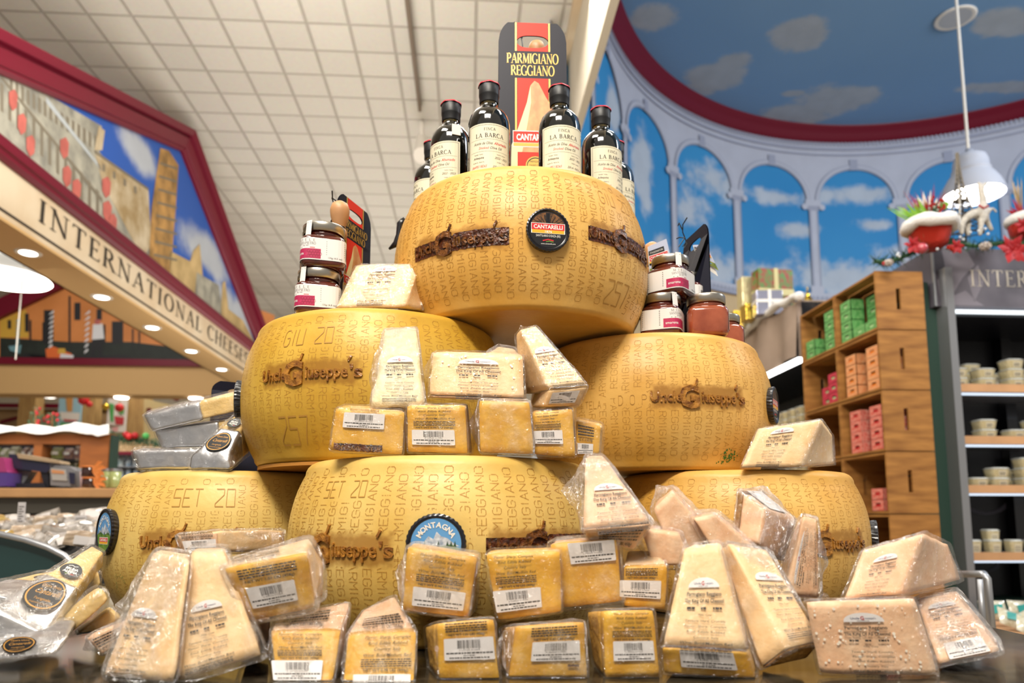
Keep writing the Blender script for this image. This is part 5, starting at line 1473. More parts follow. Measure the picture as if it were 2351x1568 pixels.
mb = MB(); mb.box(XC + .7, XC + .8, 4.70, 9.3, FL, 1.08).store(); mb.build('back_panel', CASED, t)
for z in (.62, .25, -.12):
    mb = MB(); mb.box(XC + .08, XC + .7, 4.72, 9.3, z - .03, z).store(); s_ = mb.build('shelf', STEEL, t)
    mb = MB(); mb.box(XC + .06, XC + .08, 4.72, 9.3, z - .035, z + .01).store(); mb.build('shelf_edge', SHELF, s_)
mb = MB(); mb.box(XC + .0, XC + .8, 4.70, 9.3, FL, -.5).store(); mb.build('base_panel', STEEL, t)
k = 0
for z, zi in ((.62, 'upper'), (.25, 'lower')):
    for c in range(9):
        for l_ in range(2 + (zi == 'upper')):
            o = dup(tb, S(XC + .15, 4.85 + c * .13, z + .001 + l_ * .0595), label=f'tub in the draped case, {zi} shelf, {["nearest","second","third","fourth","fifth","sixth","seventh","eighth","farthest"][c]} stack, {lv[l_]}', group='tubs in the draped cold case')
            o.rotation_euler = (0, 0, ALPHA - pi / 2)
t = thing('fur_trim', 'white fluffy trim along the top edge of the taupe drape', 'garland', S(XC, 6.5, 1.5))
V = []; rr = []
for i in range(70):
    y = 4.62 + (9.3 - 4.62) * (i / 69) ** 1.3; V.append(S(XC - .01, y, 1.515 + .03 * sin(y * 4) + .01 * sin(y * 23))); rr.append(.028 + .004 * sin(i * 1.3) + .004 * sin(i * 2.1))
mb = MB(); mb.tube(V, rr, 12); mb.build('fur', FUR, t, smooth=True)
# gifts
def box3(name, label, x, y, z, w_, d_, h_, mat, rz=0, ribbon_mat=None, cat='gift box', grp='wrapped gifts on the draped case'):
    t = thing(name, label, cat, S(x, y, z), grp)
    f_ = lambda a, b, c: tuple(S(x + a * cos(rz) - b * sin(rz), y + a * sin(rz) + b * cos(rz), z + c))
    mb = MB(); mb.box(-w_ / 2, w_ / 2, -d_ / 2, d_ / 2, 0, h_, fn=f_); mb.build('box_body', mat, t, autos=.004)
    if ribbon_mat:
        mb = MB(); mb.box(-w_ / 2 - .003, w_ / 2 + .003, -d_ / 2 - .003, d_ / 2 + .003, h_ * .5, h_ * .62, fn=f_); mb.box(-w_ * .06, w_ * .06, -d_ / 2 - .004, d_ / 2 + .004, -.001, h_ + .003, fn=f_); mb.build('ribbon', ribbon_mat, t)
    return t
GOLDF = M('gold_foil', 'd8b84a', rough=.18, metal=1, bump=.6, bscale=30); SILV = M('silver_film_paper', 'b9bcd4', rough=.15, metal=.7, bump=.4, bscale=20)
HOLY = M('holly_wrap_paper', '3f8a3a', rough=.4, var=1, scale=26, col2='a02a2a', detail=2)
WFILM = M('white_gold_film', 'f0e6b8', rough=.15, metal=.6, bump=.8, bscale=25)
xx, yy, zz = Rp(1860, 700, XC + .15); 
def gift(px0, px1, py_top, y, name, label, mat, rz=0, rib=None, dz=1.53, depth=.12):
    a = Qp(px0, py_top, y); b = Qp(px1, py_top, y)
    return box3(name, label, (a[0] + b[0]) / 2, y + depth / 2, dz, b[0] - a[0], depth, max(.05, a[2] - dz), mat, rz, rib)
gift(1738, 1820, 616, 5.35, 'gift_box', 'gift box in red and green patterned paper on the draped case', HOLY, .1, M('gold_ribbon', 'cfc48a', rough=.4))
gift(1739, 1797, 665, 5.15, 'gift_box', 'silvery lilac wrapped box before the patterned gift box', SILV, -.1, WHITE)
gift(1703, 1740, 634, 5.5, 'gift_bag', 'crinkled white and gold film bag left of the patterned gift box', WFILM)
gift(1712, 1738, 695, 5.3, 'gold_tin', 'gold foil packet in front of the white film bag', GOLDF)
gift(1685, 1706, 712, 5.6, 'gold_packet', 'leftmost gold foil packet on the draped case', GOLDF)
t = thing('gold_bell_tree', 'tiny gold cone tree beyond the fur trim', 'ornament', S(*Qp(1855, 684, 5.0)))
x, y, z = Qp(1855, 690, 5.0); mb = MB(); mb.lathe([(.045, 0), (.03, .03), (.032, .032), (.018, .06), (.02, .062), (.004, .10)], 16, c=(x, y, z - .03)).store(); mb.build('cone', GOLDF, t, smooth=True)
mb = MB(); mb.tube([(x, y, z - .05), (x, y, z - .03)], .008, 6); mb.tube([(x, y, z + .07), (x, y, z + .10)], .005, 6); mb.store(); mb.build('stem', GOLDF, t)

# --- garland and figures on the crates and the sign box
NEED = M('pine_needles', '3f6a44', rough=.6, var=.5, scale=60, col2='22402a')
REDV = M('red_velvet', 'b8141e', rough=.6, var=.3, scale=60)
REDG = M('red_glitter', 'c8301c', rough=.25, metal=.6, bump=1, bscale=260)
CONE = M('frosted_pine_cone', '6a4c3a', rough=.7, var=.9, scale=120, col2='e8e0d8')
SILVB = M('frosted_berries', 'd8dce0', rough=.3)
gy = 3.72
def G(px, py, d=0): return S(*Qp(px, py, gy + d))
path = [(2008, 600), (2035, 602), (2060, 595), (2085, 585), (2110, 570), (2140, 560), (2170, 555), (2205, 560), (2240, 565), (2275, 560), (2310, 558), (2350, 560), (2400, 560)]
t = thing('christmas_garland', 'evergreen garland with red flowers along the top of the crates and dark sign', 'garland', G(2180, 590))
rnd = random.Random(12); mb = MB()
P3 = [G(a, b, .02) for a, b in path]
mb.tube(P3, .012, 6)
for i in range(520):
    k = rnd.random() * (len(P3) - 1.01); a = P3[int(k)]; b = P3[int(k) + 1]; p = a.lerp(b, k - int(k))
    d = Vector((rnd.gauss(0, 1), rnd.gauss(0, .7), rnd.gauss(0, .8))).normalized() * rnd.uniform(.03, .085)
    n_ = d.orthogonal().normalized() * .0035
    mb.add([p - n_, p + n_, p + d], [(0, 1, 2)]); mb.add([p + n_.cross(d.normalized()), p - n_.cross(d.normalized()), p + d], [(0, 1, 2)])
mb.build('needles', NEED, t)['kind'] = 'stuff'
def poin(px, py, r, mat=REDV, d=-.02):
    c = G(px, py, d); mb = MB(); rn = random.Random(px)
    for ring, (n_, rr, up) in enumerate(((6, r, .2), (5, r * .65, .5))):
        for i in range(n_):
            a = 2 * pi * i / n_ + ring * .5 + rn.uniform(-.15, .15)
            dr = Vector((cos(a), -.25 - up * .4, sin(a))).normalized(); sd = dr.cross(Vector((0, 1, 0))).normalized()
            tip = c + dr * rr; m_ = c + dr * rr * .5
            mb.add([c, m_ + sd * rr * .27 - Vector((0, .012, 0)), tip, m_ - sd * rr * .27, m_ + Vector((0, -.02, 0))], [(0, 1, 4), (1, 2, 4), (2, 3, 4), (3, 0, 4)])
    mb.build('poinsettia', mat, t, smooth=True)
poin(2320, 575, .10); poin(2322, 580, .07); poin(2192, 568, .05); poin(2093, 565, .06); poin(2345, 520, .06)
mb = MB(); mb.ball(G(2117, 570, -.04), .030, n=16); mb.build('striped_bauble', M('pink_striped_bauble', 'c84a58', rough=.3, var=.4, scale=40, coat=.6), t, smooth=True)
mb = MB(); mb.ball(G(2030, 605, -.02), .012, n=10); mb.build('red_bauble', REDV, t, smooth=True)
for px, py, r in ((2040, 603, .026), (2262, 565, .032)):
    c = G(px, py, -.03); mb = MB()
    mb.ball(c, r * .75, n=10, sq=(1.1, 1, .8))
    for k in range(40):
        a = k * 2.4; z = -1 + 2 * (k + .5) / 40; rr = sqrt(1 - z * z)
        d = Vector((z * 1.1, rr * cos(a), rr * sin(a) * .8)); p = c + d * r * .75
        mb.ball(p, r * .22, n=6)
    mb.build('pine_cone', CONE, t)
mb = MB()
for px, py in ((2058, 588), (2062, 582), (2068, 586), (2205, 545), (2212, 548), (2225, 535), (2245, 530), (2262, 528), (2270, 535), (2150, 572)):
    mb.ball(G(px + rnd.uniform(-3, 3), py + rnd.uniform(-3, 3), -.03), .008, n=8)
mb.build('frosted_berry_spray', SILVB, t, smooth=True)['kind'] = 'stuff'
for i, (px, py) in enumerate(((2178, 568), (2186, 572))):
    mb = MB(); mb.ball(G(px, py, -.04), .013, n=10); mb.build('red_bauble', REDG, t, smooth=True)
# santa boot planter
c0 = Qp(2137, 562, gy + .05)
t = thing('santa_planter', 'red glitter pot with white fur cuff holding red, green and white sprays', 'planter', S(*c0))
x, y, z = c0
mb = MB(); mb.lathe([(.05, -.03), (.085, -.005), (.105, .06), (.115, .095), (.001, .095)], 24, c=(x, y, z)).store(); mb.build('glitter_pot', REDG, t, smooth=True)
mb = MB(); V = [(x + .118 * cos(2 * pi * k / 24), y + .118 * sin(2 * pi * k / 24), z + .11 + .008 * sin(k)) for k in range(25)]; mb.tube(V, [.036 + .004 * sin(k * 1.7) for k in range(25)], 10).store(); mb.build('fur_cuff', FUR, t, smooth=True)
mb = MB(); mb.ball((x, y, z + .12), .11, n=14, sq=(1, 1, .3)).store(); mb.build('inner_moss', NEED, t)
cols = [M('lime_glitter_spray', '8cc03c', rough=.4), NEED, REDV, M('white_feather_spray', 'eee8dc', rough=.8)]
for nm, mi, n_, sp, ht in (('lime_sprig', 0, 50, .15, .15), ('pine_sprig', 1, 70, .12, .16), ('red_twig', 2, 34, .16, .24), ('white_feather', 3, 22, .07, .21)):
    mb = MB(); rn = random.Random(n_)
    for i in range(n_):
        a = rn.uniform(0, 2 * pi); b = Vector((x + rn.uniform(-.03, .03), y + rn.uniform(-.03, .03), z + .1)); off = -.07 if mi == 0 else .0
        tip = b + Vector((cos(a) * rn.uniform(.2, 1) * sp + off, sin(a) * sp * .5, ht * rn.uniform(.5, 1)))
        wdt = .012 if mi in (0, 3) else .004
        s_ = Vector((wdt, 0, 0)); m_ = b.lerp(tip, .6)
        mb.add([b, m_ - s_, tip, m_ + s_], [(0, 1, 2, 3)])
    mb.store().build(nm, cols[mi], t)['kind'] = 'stuff'
mb = MB()
for i in range(14): mb.ball((x + rnd.uniform(-.03, .06), y - .06, z + .16 + rnd.uniform(0, .10)), .009, n=8)
mb.store().build('red_berries', REDG, t, smooth=True)['kind'] = 'stuff'
mb = MB(); mb.tube([(x + .06 + .028 * (1 - k / 30) * cos(k * .6), y - .05, z + .21 + .028 * (1 - k / 30) * sin(k * .6)) for k in range(24)], .004, 6).store(); mb.build('curled_sprig', cols[0], t)
# lattice tower ornament
c0 = Qp(2212, 545, gy + .18); x, y, z = c0; HT = Qp(2212, 352, gy + .18)[2] - z
t = thing('lattice_tower', 'thin glittering wire tower ornament before the pendant lamp', 'ornament', S(*c0))
TW = M('glitter_wire_grey', '6a6256', rough=.35, metal=.6)
hwf = lambda u: .07 * (1 - u) ** 2.0 + .004
mb = MB()
for sx in (-1, 1):
    for sy in (-1, 1): mb.tube([(x + sx * hwf(k / 14), y + sy * hwf(k / 14), z + HT * k / 14) for k in range(15)], .005, 5)
mb.store().build('legs', TW, t)
mb = MB()
for k in range(18):
    u0, u1 = k / 18, (k + 1) / 18; a, b = hwf(u0), hwf(u1)
    for s_ in (-1, 1):
        mb.tube([(x - a, y + s_ * a, z + HT * u0), (x + b, y + s_ * b, z + HT * u1)], .0032, 4); mb.tube([(x + a, y + s_ * a, z + HT * u0), (x - b, y + s_ * b, z + HT * u1)], .0032, 4)
        mb.tube([(x + s_ * a, y - a, z + HT * u0), (x + s_ * b, y + b, z + HT * u1)], .0032, 4)
for u in (.22, .42): mb.box(x - hwf(u) - .004, x + hwf(u) + .004, y - hwf(u) - .004, y + hwf(u) + .004, z + HT * u, z + HT * u + .006)
mb.store().build('lattice', TW, t)
# white horse figurine
def skin(name, pts, edges, rad, mat, parent, sub=1):
    me = bpy.data.meshes.new(name); o0 = Vector(parent['_o'])
    me.from_pydata([tuple(Vector(p) - o0) for p in pts], edges, [])
    o = bpy.data.objects.new(name, me); COL.objects.link(o); o.parent = parent; me.materials.append(mat)
    o.modifiers.new('skin', 'SKIN')
    for i, v in enumerate(me.skin_vertices[0].data): v.radius = (rad[i], rad[i]); v.use_root = (i == 0)
    if sub: m_ = o.modifiers.new('sub', 'SUBSURF'); m_.levels = sub; m_.render_levels = sub
    o.modifiers['skin'].use_smooth_shade = True
    return o
c0 = Qp(2225, 530, gy + .04); t = thing('horse_figurine', 'white horse figurine with red collar facing right on the garland', 'figurine', S(*c0))
hp = [(2222, 490), (2256, 490), (2258, 462), (2250, 430), (2266, 420), (2210, 512), (2208, 540), (2222, 515), (2224, 542), (2252, 515), (2250, 542), (2268, 512), (2278, 530), (2280, 478), (2288, 488), (2246, 418)]
rd = [.028, .028, .020, .015, .009, .016, .010, .016, .010, .016, .010, .015, .010, .006, .005, .006]
ed = [(0, 1), (1, 2), (2, 3), (3, 4), (0, 5), (5, 6), (0, 7), (7, 8), (1, 9), (9, 10), (1, 11), (11, 12), (1, 13), (13, 14), (3, 15)]
dep = [0, 0, 0, 0, 0, -.015, -.015, .015, .015, -.015, -.015, .015, .015, 0, 0, 0]
skin('horse_body', [G(a, b, .04 + d) for (a, b), d in zip(hp, dep)], ed, rd, M('antique_white_figure', 'cfc8bc', rough=.5, var=.3, scale=60), t)
mb = MB(); mb.tube([G(2246, 470, .018), G(2258, 478, .012), G(2270, 472, .018)], .005, 6); mb.build('red_collar', REDV, t)
# second planter at the right frame edge
c0 = Qp(2350, 540, gy + .05); x, y, z = c0
t = thing('feathered_planter', 'white fur-cuffed planter with red plumes cut by the right edge', 'planter', S(*c0))
mb = MB(); mb.lathe([(.06, -.02), (.09, 0), (.10, .06), (.001, .06)], 20, c=(x + .03, y, z)).store(); mb.build('pot', REDG, t, smooth=True)
mb = MB(); mb.tube([(x + .03 + .085 * cos(2 * pi * k / 20), y + .085 * sin(2 * pi * k / 20), z + .09) for k in range(21)], .032, 10).store(); mb.build('fur_cuff', FUR, t, smooth=True)
mb = MB(); rn = random.Random(7)
for i in range(46):
    b = Vector((x + .02, y, z + .1)); tip = b + Vector((rn.uniform(-.10, .06), rn.uniform(-.04, .04), rn.uniform(.03, .14))); s_ = Vector((0.0, 0, .010)); m_ = b.lerp(tip, .6)
    mb.add([b, m_ - s_, tip, m_ + s_], [(0, 1, 2, 3)])
mb.store().build('red_plume', REDV, t)['kind'] = 'stuff'
mb = MB()
for i in range(14):
    b = Vector((x, y, z + .12)); tip = b + Vector((rn.uniform(-.05, .03), 0, rn.uniform(.15, .24))); s_ = Vector((.004, 0, 0)); m_ = b.lerp(tip, .6)
    mb.add([b, m_ - s_, tip, m_ + s_], [(0, 1, 2, 3)])
mb.store().build('dry_grass', M('dry_grass', 'b89c6a', rough=.7), t)['kind'] = 'stuff'
# ---------------- wrapped cheese pieces ----------------
PALEC = M('cheese_paste_pale', 'f4d2a0', rough=.5, var=.22, scale=45, bump=.1, bscale=120, col2='ecc088')
PALEC2 = M('cheese_paste_rosy', 'f2cba4', rough=.5, var=.22, scale=60, bump=.1, bscale=140, col2='e8b68c')
WHITEC = M('cheese_paste_white', 'f4e6c0', rough=.5, var=.25, scale=40, bump=.3, bscale=70, col2='e6d09c')
GOLDC = M('cheese_paste_yellow', 'e4b45c', rough=.5, var=.25, scale=40, bump=.25, bscale=120, col2='d49f42')
RINDC = M('cut_rind_orange', 'ecb63e', rough=.45, var=.4, scale=30, bump=.1, bscale=150, col2='d29628')
RINDD = M('dark_rind_brown', 'a87a34', rough=.5, var=.5, scale=30, bump=.3, bscale=150, col2='7c5018')
SPECK = M('white_crystal_speck', 'fff4e0', rough=.5)
INK = M('label_ink_dark', '2b2420', rough=.6)
INKB = M('label_ink_blue', '343a66', rough=.6)
LABW = M('label_paper_white', 'e9e3e0', rough=.4)
LABR = M('label_ink_red', 'b8262c', rough=.5)
FACES = {'front': (0, 1, (0, 0)), 'back': None}
class Hexa:
    """a block given by its eight corners: front TL,TR,BR,BL and back TL,TR,BR,BL"""
    def __init__(s, F, B):
        s.c = [Vector(p) for p in F + B]
    def tri(s, u, v, w):
        c = s.c
        f = (c[0] * (1 - u) + c[1] * u) * v + (c[3] * (1 - u) + c[2] * u) * (1 - v)
        b = (c[4] * (1 - u) + c[5] * u) * v + (c[7] * (1 - u) + c[6] * u) * (1 - v)
        return f * (1 - w) + b * w
    def lens(s):
        c = s.c
        L = lambda a, b: (c[a] - c[b]).length
        return (max(L(0, 1), L(3, 2), L(4, 5), .004), max(L(0, 3), L(1, 2), .004), max((L(0, 4) + L(2, 6) + L(3, 7) + L(1, 5)) / 4, .004))
    def face(s, name):
        g = {'front': lambda a, b: s.tri(a, b, 0), 'back': lambda a, b: s.tri(1 - a, b, 1), 'left': lambda a, b: s.tri(0, b, 1 - a),
             'right': lambda a, b: s.tri(1, b, a), 'top': lambda a, b: s.tri(a, 1, b), 'bottom': lambda a, b: s.tri(a, 0, 1 - b)}[name]
        mid = s.tri(.5, .5, .5)
        def fn(a, b, off=0):
            p = g(a, b); e = .02
            n = (g(a + e, b) - g(a - e, b)).cross(g(a, b + e) - g(a, b - e))
            if n.length < 1e-9: n = p - mid
            n.normalize()
            if n.dot(p - mid) < 0: n = -n
            return p + n * off
        return fn
    def size(s, name):
        g = s.face(name)
        return ((g(1, .5) - g(0, .5)).length, (g(.5, 1) - g(.5, 0)).length)
def rbox(mb, hx, lo, hi, rad, n, amp, freq, seed, infl=0, mi=0, tails=None):
    Ls = hx.lens(); L = [max(Ls[i] * (hi[i] - lo[i]), .002) for i in range(3)]
    r = [min(rad, l * .45) for l in L]
    key = {}; V = []; F = []
    def vert(i, j, k):
        q = (i, j, k)
        if q in key: return key[q]
        p = [(x / n) for x in q]
        m = [p[a] * L[a] for a in range(3)]
        cl = [min(max(m[a], r[a]), L[a] - r[a]) for a in range(3)]
        d = Vector([m[a] - cl[a] for a in range(3)])
        rr = min(r)
        if d.length > rr: d = d.normalized() * rr
        m = [cl[a] + (d[a] if True else 0) for a in range(3)]
        # keep the outer planes where the clamp pulled them in
        for a in range(3):
            if q[a] in (0, n) and abs(d[a]) < 1e-9: m[a] = 0 if q[a] == 0 else L[a]
        t = [lo[a] + (hi[a] - lo[a]) * m[a] / L[a] for a in range(3)]
        pt = hx.tri(*t)
        c = hx.tri((lo[0] + hi[0]) / 2, (lo[1] + hi[1]) / 2, (lo[2] + hi[2]) / 2)
        if infl:
            s3 = Vector([(t[a] - .5) * 2 for a in range(3)])
            e = [0, 0, 0]
            du = (hx.tri(min(t[0] + .02, 1.2), t[1], t[2]) - hx.tri(t[0] - .02, t[1], t[2])).normalized()
            dv = (hx.tri(t[0], t[1] + .02, t[2]) - hx.tri(t[0], t[1] - .02, t[2])).normalized()
            dw = (hx.tri(t[0], t[1], t[2] + .02) - hx.tri(t[0], t[1], t[2] - .02)).normalized()
            pw = lambda z: math.copysign(abs(z) ** 5, z)
            pt = pt + (du * pw(s3.x) + dv * pw(s3.y) + dw * pw(s3.z)) * infl
        if amp:
            nv = noise.noise_vector(pt * freq + Vector((seed * 3.1, seed, 0)))
            n2 = noise.noise_vector(pt * freq * 2.7 + Vector((seed, 7, seed)))
            pt = pt + nv * amp + n2 * amp * .5
        if tails:
            for ax, sg, ln in tails:
                e = t[ax] if sg > 0 else 1 - t[ax]
                if e > .93:
                    b = [x for a_, x in enumerate(t) if a_ != ax]
                    kx = max(0, 1 - 2.2 * hypot(b[0] - .5, b[1] - .5))
                    dirv = (hx.tri(*[t[a_] + (.1 * sg if a_ == ax else 0) for a_ in range(3)]) - hx.tri(*t)).normalized()
                    pt = pt + dirv * ln * kx * (1 + .6 * noise.noise(pt * 60))
        key[q] = len(V); V.append(pt); return key[q]
    for a in range(n):
        for b in range(n):
            F += [(vert(a, b, 0), vert(a, b + 1, 0), vert(a + 1, b + 1, 0), vert(a + 1, b, 0)), (vert(a, b, n), vert(a + 1, b, n), vert(a + 1, b + 1, n), vert(a, b + 1, n)),
                  (vert(0, a, b), vert(0, a, b + 1), vert(0, a + 1, b + 1), vert(0, a + 1, b)), (vert(n, a, b), vert(n, a + 1, b), vert(n, a + 1, b + 1), vert(n, a, b + 1)),
                  (vert(a, 0, b), vert(a + 1, 0, b), vert(a + 1, 0, b + 1), vert(a, 0, b + 1)), (vert(a, n, b), vert(a, n, b + 1), vert(a + 1, n, b + 1), vert(a + 1, n, b))]
    return mb.add(V, F, mi)

def label_art(kind, wd, ht, seed=0):
    """label artwork in real size wd x ht; materials 0 white 1 ink 2 red 3 blue"""
    fl = Flat()
    X = lambda a: (a - .5) * wd
    if kind == 'front':
        V = [(X(.1), ht * .845), (X(.9), ht * .845)] + [(X(.5 + .4 * cos(radians(a))), ht * (.86 + .12 * sin(radians(a)))) for a in range(0, 181, 15)]
        fl.a((V, [tuple(range(len(V)))]), 0, 1)
        fl.a(fit(bf('Uncle', .01), X(.42), ht * .885, ht * .032, wd * .18, 'r'), 3, 3)
        fl.a(fit(bf('G', .03), X(.475), ht * .875, ht * .055, wd * .075), 2, 3)
        fl.a(fit(bf("iuseppe's"), X(.525), ht * .885, ht * .030, wd * .22, 'l'), 3, 3)
        fl.a(fit(bf('MARKETPLACE'), X(.48), ht * .855, ht * .014, wd * .24), 1, 3)
        fl.a(fit(bf('Parmigiano Reggiano', .022), 0, ht * .735, ht * .052, wd * .84), 1, 2)
        fl.a(fit(bf('The King Of All Cheeses!', .022), 0, ht * .645, ht * .050, wd * .90), 1, 2)
        for a, b in ((.12, .3), (.42, .54), (.68, .88)):
            dashes(fl, X(a), X(b), ht * .555, ht * .03, 1, seed + int(a * 100))
        fl.a(fit(bf('Milk: Cow'), 0, ht * .47, ht * .030, wd * .28, shear=.25), 1, 2)
        for i, tx in enumerate(('Texture: Hard, Crumbly', 'Flavor: Sharp, Complex', 'Rind: Edible Rubbed', 'Country: Italy')):
            fl.a(fit(bf(tx), 0, ht * (.39 - i * .07), ht * .032, wd * (.8 if i < 2 else .7 if i == 2 else .45), shear=.25), 1, 2)
        fl.a(fit(bf('Wine: Bold/Medium Red', .008), 0, ht * .105, ht * .035, wd * .9, shear=.25), 1, 2)
        for i in range(3): dashes(fl, X(.08), X(.92), ht * (.06 - i * .025), ht * .012, 1, seed + 50 + i)
    elif kind == 'arch':
        return label_art_sub('front', wd, ht, seed)
    elif kind == 'bar':
        k = .04 * wd; V = []
        for cx_, cy_, a in ((X(1) - k, ht - k, 0), (X(0) + k, ht - k, 90), (X(0) + k, k, 180), (X(1) - k, k, 270)):
            V += arc(cx_, cy_, k, k, a, a + 90, 4)
        fl.a((V, [tuple(range(len(V)))]), 0, 1)
        r = random.Random(seed + 9); x = X(.27)
        while x < X(.72):
            w_ = r.choice((.006, .01, .016)) * wd
            fl.a(rect(x, ht * (.52 + (0 if r.random() < .75 else -.04)), x + w_, ht * .9), 1, 2); x += w_ + r.choice((.006, .009, .014)) * wd
        fl.a(fit(bf('2 04920 01034'), 0, ht * .42, ht * .06, wd * .42), 1, 2)
        dashes(fl, X(.04), X(.97), ht * .28, ht * .07, 1, seed + 3); dashes(fl, X(.38), X(.62), ht * .18, ht * .04, 1, seed + 4); dashes(fl, X(.1), X(.9), ht * .07, ht * .06, 1, seed + 5)
    elif kind == 'text':
        for i, (tx, a) in enumerate((('Flavor: Sharp, Complex', .85), ('Rind: Edible Rubbed', .72), ('Country: Italy', .5), ('Wine: Bold/Medium Red', .88))):
            fl.a(fit(bf(tx, .006), 0, ht * (.86 - i * .155), ht * .085, wd * a, shear=.25), 1, 2)
        for i in range(4): dashes(fl, X(.04), X(.96), ht * (.30 - i * .055), ht * .03, 1, seed + i)
        fl.a(fit(bf('NET WT 0.98 LBS (444g)', .02), 0, ht * .02, ht * .065, wd * .82), 1, 2)
    elif kind == 'small':
        for i in range(4): dashes(fl, X(.04), X(.96), ht * (.82 - i * .16), ht * .09, 1, seed + i)
        fl.a(fit(bf('NET WT 1.01 LBS (458g)', .02), 0, ht * .06, ht * .17, wd * .8), 1, 2)
    elif kind == 'brandbit':
        r = random.Random(seed); n = 30
        V = []
        for i in range(n + 1): V += [(X(i / n), ht * r.uniform(-.1, .12)), (X(i / n), ht * r.uniform(.85, 1))]
        fl.a((V, [(2 * i, 2 * i + 2, 2 * i + 3, 2 * i + 1) for i in range(n)]), 5, 1)
        for i in range(13):
            x = X((i + .5) / 13); fl.a(ribbon(arc(x, ht * .35, wd * .025, ht * .3, r.uniform(0, 200), r.uniform(250, 420), 6), lambda a, b: wd * .012), 4, 2)
    return fl
LABM = [LABW, INK, LABR, INKB, BURN, BURND]
_ld = {}
def cheese(label, F, B, Yf, Yb, rind=None, labels=(), mat=None, haze=0, group='wrapped cheese pieces piled in front', name='cheese_wedge', rt=.07, rad=.0028, rough=.0009, tails=None, seed=None, rmat=None, infl=.0028, specks=0, camp=.0009):
    if not isinstance(Yf, (list, tuple)): Yf = [Yf] * 4
    if not isinstance(Yb, (list, tuple)): Yb = [Yb] * 4
    if tails is None and haze: tails = [(0, 1 if int(F[0][0]) % 2 else -1, .012)]
    hx = Hexa([P(x, y, d) for (x, y), d in zip(F, Yf)], [P(x, y, d) for (x, y), d in zip(B, Yb)])
    seed = seed if seed is not None else int(F[0][0] * 7 + F[0][1]) % 97
    a = np.array([tuple(p) for p in hx.c])
    lowz = max(a[:, 2].min(), TAB + .0005)
    root = thing(name, label, 'cheese', (a[:, 0].mean(), a[:, 1].mean(), lowz), group)
    def keep(mb, e=.0008):
        mb.v = [(x, y, max(z, TAB + e)) for x, y, z in mb.v]; return mb
    mat = mat or PALEC
    ax = {'front': (2, 0), 'back': (2, 1), 'left': (0, 0), 'right': (0, 1), 'bottom': (1, 0), 'top': (1, 1)}
    lo, hi = [0, 0, 0], [1, 1, 1]
    if rind:
        i, sd = ax[rind]; l2, h2 = [0, 0, 0], [1, 1, 1]
        if sd == 0: lo[i] = rt; h2[i] = rt
        else: hi[i] = 1 - rt; l2[i] = 1 - rt
        mb = MB(); rbox(mb, hx, l2, h2, rad, 8, rough * .7, 40, seed)
        keep(mb).build('rind', rmat or RINDC, root, smooth=True, label='orange yellow rind')
    mb = MB(); rbox(mb, hx, lo, hi, rad, 10, rough, 38, seed)
    keep(mb).build('cheese_paste', mat, root, smooth=True)
    if specks:
        r = random.Random(seed); mb = MB(); fn = hx.face('front')
        for _ in range(specks):
            u, v = r.uniform(.04, .96), r.uniform(.04, .96); q = r.uniform(.0006, .0018)
            su, sv = hx.size('front')
            mb.add([fn(u + q * cos(k) / su, v + q * sin(k) / sv, .0016) for k in range(6)], [tuple(range(6))])
        mb.build('crystal_specks', SPECK, root)['kind'] = 'stuff'
    for lb in labels:
        face, kind, u0, u1, v0, v1 = lb[:6]; rz = lb[6] if len(lb) > 6 else 0
        fn = hx.face(face); su, sv = hx.size(face)
        wd, ht = su * (u1 - u0), sv * (v1 - v0)
        if rz: wd, ht = ht, wd
        fl = label_art(kind, 1, 1, seed)
        mb = MB()
        def f2(x, y, l):
            x += .5
            if rz == 1: x, y = 1 - y, x
            if rz == -1: x, y = y, 1 - x
            return fn(u0 + (u1 - u0) * x, v0 + (v1 - v0) * y, .0020 + l * .00012)
        fl.to(mb, f2)
        mb.build('printed_label' if kind != 'bar' else 'barcode_label', LABM, root, label={'front': 'clear label with store logo and dark print', 'bar': 'white barcode label', 'text': 'clear label with dark print', 'small': 'clear label with small print', 'brandbit': 'piece of burnt brand lettering'}[kind])
    mb = MB(); rbox(mb, hx, [0, 0, 0], [1, 1, 1], rad * 1.5, 16, camp, 75, seed + 5, infl=infl, tails=tails)
    keep(mb, .0003).build('plastic_wrap', WRAPH if haze else WRAP, root, smooth=haze < 2, label='shiny creased clear wrap')
    return root
T1 = 'cheese block'
rowA = 'wrapped cheeses standing on the front wheel'
# --- first tier on top of the front wheel
cheese('wrapped rind-side block with burnt brand strip, leftmost on the front wheel', [(770, 938), (930, 946), (924, 1044), (757, 1034)], [(790, 930), (915, 935), (915, 1035), (780, 1035)], .90, .98, 'front', [('front', 'bar', .14, .72, .56, .92), ('front', 'brandbit', .05, .72, .02, .2), ('front', 'small', .2, .65, .93, 1.02)], GOLDC, group=rowA, name='cheese_block', rt=.2)
cheese('wrapped yellow block with a white barcode low on its face, second on the front wheel', [(934, 932), (1067, 931), (1074, 1041), (936, 1038)], [(945, 925), (1075, 927), (1085, 1040), (945, 1038)], .90, .98, 'front', [('front', 'bar', .08, .80, .16, .48), ('front', 'text', .08, .85, .5, 1.0)], GOLDC, group=rowA, name='cheese_block', rt=.2, tails=[(0, 1, .012)])
cheese('wrapped block with pricked REGG letters and no label, third on the front wheel', [(1100, 920), (1216, 923), (1226, 1043), (1102, 1038)], [(1105, 915), (1210, 918), (1215, 1040), (1105, 1036)], .90, .98, 'front', [], GOLDC, haze=1, group=rowA, name='cheese_block', rt=.2, tails=[(0, -1, .012)])
